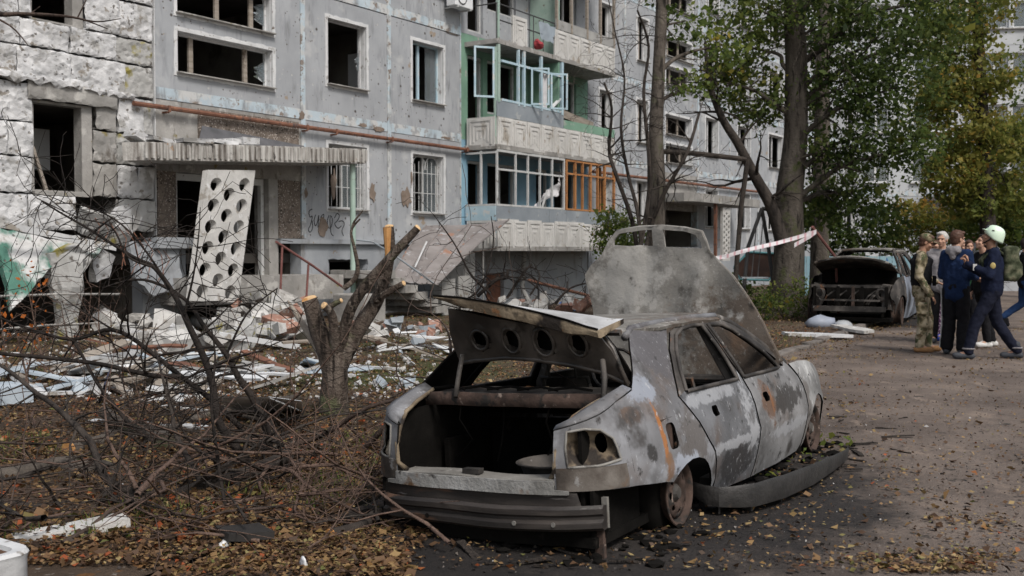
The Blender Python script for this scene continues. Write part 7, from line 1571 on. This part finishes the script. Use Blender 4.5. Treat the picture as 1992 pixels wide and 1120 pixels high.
def person(label, px, py, yaw, H, J, fit, ref=None, depth=None):
    g = pg(px, py) if depth is None else Vector((pd(px, 500, depth).x, depth, 0))
    root = empty('person', (g.x, g.y, ground_z(g.x, g.y)), yaw, label, 'person'); k = H / 1.78; q = {n: Vector(v) * k for n, v in {**J0, **J}.items()}; sk = fit.get('skin', m_skin)
    head, neck = q['hea'], q['nec']; hd = Vector(fit.get('look', (0, 1, 0))).normalized(); hu = Vector((0, 0, 1)); hr = hd.cross(hu).normalized(); hu = hr.cross(hd).normalized(); MH = Matrix((hr, hd, hu)).transposed().to_4x4(); MH.translation = head
    def hp(x, y, z): return MH @ (Vector((x, y, z)) * k)
    R3 = MH.to_3x3()
    b = MB()
    b.ico(hp(0, -.012, .025), (.076 * k, .096 * k, .098 * k), 2, 0, 0, R3); b.ico(hp(0, .022, -.045), (.060 * k, .072 * k, .070 * k), 2, 0, 0, R3); b.ico(hp(0, .055, -.092), (.030 * k, .028 * k, .026 * k), 2, 0, 0, R3)
    cap(b, hp(0, .082, .005), hp(0, .105, -.030), .010 * k, .016 * k, 8); b.ico(hp(0, .072, .028), (.058 * k, .022 * k, .012 * k), 2, 0, 0, R3)
    for s in (-1, 1): b.ico(hp(s * .078, -.012, -.012), (.010 * k, .020 * k, .032 * k), 2, 0, 0, R3); b.ico(hp(s * .040, .060, -.032), (.026 * k, .022 * k, .022 * k), 2, 0, 0, R3)
    cap(b, neck + Vector((0, 0, -.06)), hp(0, -.015, -.075), .062 * k, .056 * k); cap(b, q['pel'], q['che'], .09 * k, .095 * k); cap(b, q['che'], neck - Vector((0, 0, .05)), .09 * k, .06 * k)
    for s in 'LR':
        cap(b, neck - Vector((0, 0, .05)), q['s' + s], .06 * k, .055 * k); cap(b, q['s' + s], q['e' + s], .048 * k, .038 * k); cap(b, q['e' + s], q['w' + s], .037 * k, .026 * k)
        cap(b, q['pel'], q['h' + s], .08 * k, .07 * k); cap(b, q['h' + s], q['k' + s], .065 * k, .048 * k); cap(b, q['k' + s], q['a' + s], .05 * k, .036 * k); cap(b, q['a' + s], q['t' + s], .036 * k, .028 * k)
        fd = (q['w' + s] - q['e' + s]).normalized(); hd_ = Vector(fit.get('hd' + s, fd)); hand(b, q['w' + s], hd_, Vector(fit.get('up' + s, (0, 1, 0) if abs(hd_.y) < .8 else (0, 0, 1))), -1 if s == 'L' else 1, fit.get('curl', .55), k * 1.05)
    remesh(b.build('body', sk, root, True), .0075, 2)
    for s in (-1, 1):
        b = MB(); b.ico(hp(s * .032, .074, .004), (.012 * k, .007 * k, .006 * k), 1, 0, 0, R3); b.build('eye', m_eye, root, True)
    b = MB(); b.ico(hp(0, .094, -.062), (.022 * k, .006 * k, .007 * k), 1, 0, 0, R3); b.build('mouth', m_lips, root, True)
    if fit.get('hair'):
        b = MB(); b.ico(hp(0, -.026, .040), (.087 * k, .100 * k, .098 * k), 3, .10, 3, R3); b.ico(hp(0, -.050, -.020), (.078 * k, .064 * k, .075 * k), 2, .1, 5, R3); b.ico(hp(.02, .040, .095), (.055 * k, .045 * k, .028 * k), 2, .2, 6, R3)
        if fit.get('long'): cap(b, hp(0, -.06, 0), hp(0, -.07, -.22), .07 * k, .06 * k)
        remesh(b.build('hair', fit['hair'], root, True), .011, 1, .015, .03)
    # jacket
    cu = fit.get('cuff', 1.0); b = MB(); w_ = fit.get('bulk', 1.0)
    hem = q['pel'] + Vector((0, 0, fit.get('hem', -.06) * k))
    for dx in (-1, 1):
        cap(b, hem + Vector((dx * .065 * k, 0, 0)), q['che'] + Vector((dx * .075 * k, 0, 0)), .125 * k * w_, .135 * k * w_)
        cap(b, q['che'] + Vector((dx * .07 * k, 0, 0)), q['sL' if dx < 0 else 'sR'] - Vector((0, 0, .03)), .13 * k * w_, .075 * k * w_)
    cap(b, q['che'], neck - Vector((0, 0, .035)), .14 * k * w_, .085 * k); cap(b, hem, q['che'], .13 * k * w_, .135 * k * w_)
    for s in 'LR':
        wr = q['e' + s].lerp(q['w' + s], cu); cap(b, neck - Vector((0, 0, .06)), q['s' + s], .08 * k, .074 * k * w_); cap(b, q['s' + s], q['e' + s], .074 * k * w_, .058 * k * w_); cap(b, q['e' + s], wr, .058 * k * w_, .044 * k * w_)
    remesh(b.build('jacket', fit['jacket'], root, True), .014, 2, .028, .09)
    # trousers
    b = MB(); fl = fit.get('flare', 1.0)
    for s in 'LR':
        cap(b, q['pel'] + Vector((0, 0, .04)), q['h' + s], .125 * k, .112 * k); cap(b, q['h' + s], q['k' + s], .105 * k, .078 * k * (1 + (fl - 1) * .4)); cap(b, q['k' + s], q['a' + s] + Vector((0, 0, .02)), .078 * k * (1 + (fl - 1) * .4), .062 * k * fl)
    remesh(b.build('trousers', fit['trousers'], root, True), .014, 2, .03, .11)
    for s in 'LR':
        b = MB(); a = q['a' + s]; tt = q['t' + s]; d = (tt - a); d.z = 0; d.normalize(); z0 = min(a.z - .09 * k, tt.z - .04 * k)
        low = Vector((0, 0, -.045 * k)); cap(b, a + low - d * .045 * k, tt + Vector((0, 0, .012)), .046 * k, .040 * k); cap(b, a + low * .3, a + Vector((0, 0, fit.get('shaft', .02))), .05 * k, .052 * k); cap(b, a + low + d * .05, tt, .046 * k, .036 * k)
        remesh(b.build('shoe', fit['shoe'], root, True), .011, 2); 
    for ex in fit.get('extra', ()): ex(root, q, k, hp, R3)
    return root
def cap_hat(m):
    def f(root, q, k, hp, R3):
        b = MB(); b.ico(hp(0, -.018, .062), (.094 * k, .108 * k, .072 * k), 3, 0, 0, R3); b.ico(hp(0, -.01, .085), (.088 * k, .100 * k, .055 * k), 2, 0, 0, R3); o = remesh(b.build('cap', m, root, True), .01, 1); b = MB(); b.ico(hp(0, .125, .040), (.062 * k, .062 * k, .009 * k), 2, 0, 0, R3); b.build('peak', m, o, True)
    return f
def helmet(root, q, k, hp, R3):
    mh = plain('pale_green_helmet', (.66, .82, .66), .35, .5, .05, 4, .03); b = MB(); vs = []
    for (r, z, yo) in ((.118, -.055, -.035), (.124, -.035, -.03), (.123, .02, -.022), (.117, .07, -.02), (.10, .108, -.02), (.07, .135, -.02), (.03, .148, -.02), (.002, .15, -.02)): vs.append((r, z, yo))
    n = 24; V = []; F = []
    for (r, z, yo) in vs:
        for i in range(n):
            a = 2 * pi * i / n; fr = max(0, sin(a)); zz = z + (.05 * fr if z < 0 else 0); p = hp(r * .90 * cos(a), r * 1.10 * sin(a) + yo, zz + .02); V.append(tuple(p))
    for j in range(len(vs) - 1):
        for i in range(n): F.append((j * n + i, j * n + (i + 1) % n, (j + 1) * n + (i + 1) % n, (j + 1) * n + i))
    b.add(V, F); o = b.build('helmet', mh, root, True); md = o.modifiers.new('s', 'SOLIDIFY'); md.thickness = .006
    b = MB(); b.ico(hp(0, .108, .062), (.075 * k, .042 * k, .010 * k), 2, 0, 0, R3); b.build('brim', mh, o, True)
    b = MB(); b.ico(hp(0, .088, .10), (.040 * k, .028 * k, .038 * k), 2, .1, 0, R3); b.build('lamp_mount', m_bootd, o, True)
    for s in (-1, 1): b = MB(); b.ico(hp(s * .098, .02, .085), (.012 * k, .022 * k, .009 * k), 1, 0, 0, R3); b.build('vent', m_eye, o, True)
    b = MB(); b.tube([hp(.098, -.005, .0), hp(.08, .025, -.06), hp(.045, .06, -.11), hp(0, .068, -.122), hp(-.045, .06, -.11), hp(-.08, .025, -.06), hp(-.098, -.005, .0)], .008 * k, 6); b.build('chin_strap', m_black, o)
def vest(root, q, k, hp, R3):
    b = MB()
    for dx in (-1, 1): cap(b, q['pel'] + Vector((dx * .06, 0, .10)), q['che'] + Vector((dx * .07, 0, .02)), .152 * k, .152 * k)
    for dx in (-1, 1): cap(b, q['che'] + Vector((dx * .09, .09, .05)), q['che'] + Vector((dx * .09, -.09, .05)), .075, .075); cap(b, q['che'] + Vector((dx * .10, .05, .1)), q['che'] + Vector((dx * .10, -.07, .13)), .05, .05)
    o = remesh(b.build('vest', m_black, root, True), .014, 2, .02, .06)
    for (x, z) in ((-.09, 1.08), (.0, 1.06), (.09, 1.08)): b = MB(); b.box(Vector((x, .185, z)) * k, (.075, .05, .13)); bevel(b.build('pouch', m_black, o), .012)
    b = MB(); b.box(Vector((.05, .19, 1.31)) * k, (.06, .012, .03)); b.build('name_patch', m_whites, o)
def knee_pockets(root, q, k, hp, R3):
    for s, sg in (('L', -1), ('R', 1)): p = q['h' + s].lerp(q['k' + s], .62); b = MB(); b.box(p + Vector((sg * .095, 0, 0)), (.04, .15, .18)); bevel(b.build('cargo_pocket', m_camo, root), .015)
def hood_collar(root, q, k, hp, R3):
    b = MB(); n = q['nec']; b.tube([n + Vector((.09 * cos(a) * k, -.03 + .085 * sin(a) * k, -.02 + (.05 * k if sin(a) < 0 else -.01))) for a in [2 * pi * i / 14 for i in range(15)]], .035 * k, 8, False); cap(b, n + Vector((-.05, -.10, .0)), n + Vector((.05, -.10, .0)), .06 * k, .06 * k); cap(b, n + Vector((0, -.11, -.03)), n + Vector((0, -.12, -.10)), .065 * k, .04 * k); remesh(b.build('hood', m_greyc, root, True), .013, 2, .02, .06)
def stripes(side):
    def f(root, q, k, hp, R3):
        sg = -1 if side == 'L' else 1
        for j in (-1, 0, 1):
            b = MB(); P = []
            for i in range(9):
                t_ = i / 8; h, kn, an = q['h' + side], q['k' + side], q['a' + side]; c = h.lerp(kn, t_ * 2) if t_ < .5 else kn.lerp(an, t_ * 2 - 1); r = (.108 - .02 * t_) * k + .004; P.append(c + Vector((sg * r * cos(j * .22), r * sin(j * .22) - .01, .0)))
            b.tube(P, .009, 5); b.build('stripe', m_whites, root)
    return f
def backpack(root, q, k, hp, R3):
    b = MB(); c = q['che'] + Vector((0, -.22, .0)); b.box(c, (.32, .2, .48)); b.box(c + Vector((0, -.10, -.08)), (.24, .1, .22)); o = remesh(bevel(b.build('backpack', m_camog, root), .05, 3), .016, 3, .03, .08)
    for dx in (-1, 1): b = MB(); b.tube([q['che'] + Vector((dx * .11, -.14, .12)), q['sL' if dx < 0 else 'sR'] + Vector((-dx * .05, .0, .075)), q['che'] + Vector((dx * .12, .15, .05)), q['che'] + Vector((dx * .13, .12, -.15)), q['che'] + Vector((dx * .12, -.1, -.2))], .02, 6); b.build('strap', m_camog, o)
def badge(root, q, k, hp, R3):
    p = q['sL'].lerp(q['eL'], .55); b = MB(); b.ico(p + Vector((-.066, 0, 0)), (.012, .036, .045), 2); b.build('sleeve_badge', plain('gold_badge', (.42, .33, .13), .5), root); b = MB(); b.box(q['wL'].lerp(q['eL'], .3) + Vector((-.045, 0, 0)), (.012, .05, .09)); b.build('reflective_band', m_whites, root)
    for s in 'LR': b = MB(); a = q['a' + s] + Vector((0, 0, .055)); b.tube([a + Vector((.068 * cos(t_), .068 * sin(t_), 0)) for t_ in [2 * pi * i / 14 for i in range(15)]], .014, 6, False); b.build('reflective_band', m_greyc, root)
R90 = pi / 2
person('soldier in tan camouflage with peaked cap and black vest, standing in profile', 1790, 684, -R90 - .35, 1.76, dict(wR=(.25, .14, .86), eR=(.25, -.04, 1.14), wL=(-.22, .22, 1.05), hea=(0, .07, 1.64), aL=(-.11, .10, .09), tL=(-.13, .27, .04), kL=(-.10, .10, .5)), dict(jacket=m_camo, trousers=m_camo, shoe=m_boot, shaft=.14, skin=m_skin2, hair=m_hbr, look=(0, 1, -.35), extra=(cap_hat(m_camo), vest, knee_pockets), flare=1.15, bulk=1.03))
person('grey-haired man in a grey top behind the soldier, facing left', 1830, 668, pi - .5, 1.80, dict(), dict(jacket=m_greyc, trousers=m_black, shoe=m_bootd, hair=m_hgr, look=(.2, 1, -.05)))
person('person in patterned purple leggings half hidden behind the soldier', 1815, 664, pi + .2, 1.66, dict(), dict(jacket=m_black, trousers=m_leg, shoe=plain('blue_pink_shoe', (.06, .12, .55), .6), hair=m_hbr, long=True, look=(0, 1, 0), flare=.8))
person('youth in a navy hoodie and striped black track trousers seen from behind', 1858, 690, -.80, 1.79, dict(wL=(-.20, .22, 1.10), wR=(.20, .22, 1.10), eL=(-.22, .0, 1.13), eR=(.22, .0, 1.13), sL=(-.165, 0, 1.44), sR=(.165, 0, 1.44), hea=(0, .04, 1.65), aL=(-.13, .02, .09), tL=(-.17, .18, .04)), dict(jacket=m_hood, trousers=m_black, shoe=m_bootd, hair=m_hbr, look=(.55, 1, -.1), flare=1.45, hem=-.10, extra=(hood_collar, stripes('L')), bulk=.93))
person('dark-haired young man in black with white shoes looking up beside the firefighter', 1912, 676, R90 + .1, 1.74, dict(aR=(.10, -.22, .09), tR=(.12, -.05, .04), kR=(.10, -.08, .5)), dict(jacket=m_black, trousers=m_black, shoe=m_whites, hair=m_hdk, look=(0, 1, .35)))
person('firefighter in navy uniform and pale green helmet striding left, looking up', 1928, 699, R90 - .30, 1.80, dict(aL=(-.11, .30, .09), tL=(-.13, .47, .04), kL=(-.10, .22, .50), aR=(.11, -.33, .10), tR=(.12, -.16, .04), kR=(.10, -.08, .49), wL=(-.10, .32, 1.30), eL=(-.27, .06, 1.14), wR=(.10, .33, 1.27), eR=(.27, .06, 1.14), hea=(0, .02, 1.66)), dict(jacket=m_navy, trousers=m_navyd, shoe=m_bootd, shaft=.10, skin=m_skin2, look=(0, 1, .42), extra=(helmet, backpack, badge), hem=-.02, flare=1.1, bulk=1.06, curl=1.5, hdL=(.25, .1, .9), hdR=(-.25, .1, .9), upL=(0, -1, 0), upR=(0, -1, 0)))
person('person in dark green jacket with red hair standing behind the group', 1882, 640, pi, 1.70, dict(), dict(jacket=m_dgreen, trousers=m_black, shoe=m_bootd, hair=m_hbr, look=(.3, 1, 0)))
person('walking person in black jacket and blue jeans cut by the right edge', 1992, 640, -R90 - .3, 1.74, dict(aL=(-.1, -.36, .22), tL=(-.1, -.28, .07), kL=(-.1, -.02, .5), aR=(.1, .25, .09), tR=(.1, .42, .04), kR=(.1, .2, .52)), dict(jacket=m_black, trousers=m_jean, shoe=m_black, hair=m_hdk))
person('bare-headed dark figure far behind the blue hoodie', 1868, 618, pi + .4, 1.72, dict(), dict(jacket=m_black, trousers=m_black, shoe=m_bootd, hair=m_hdk))
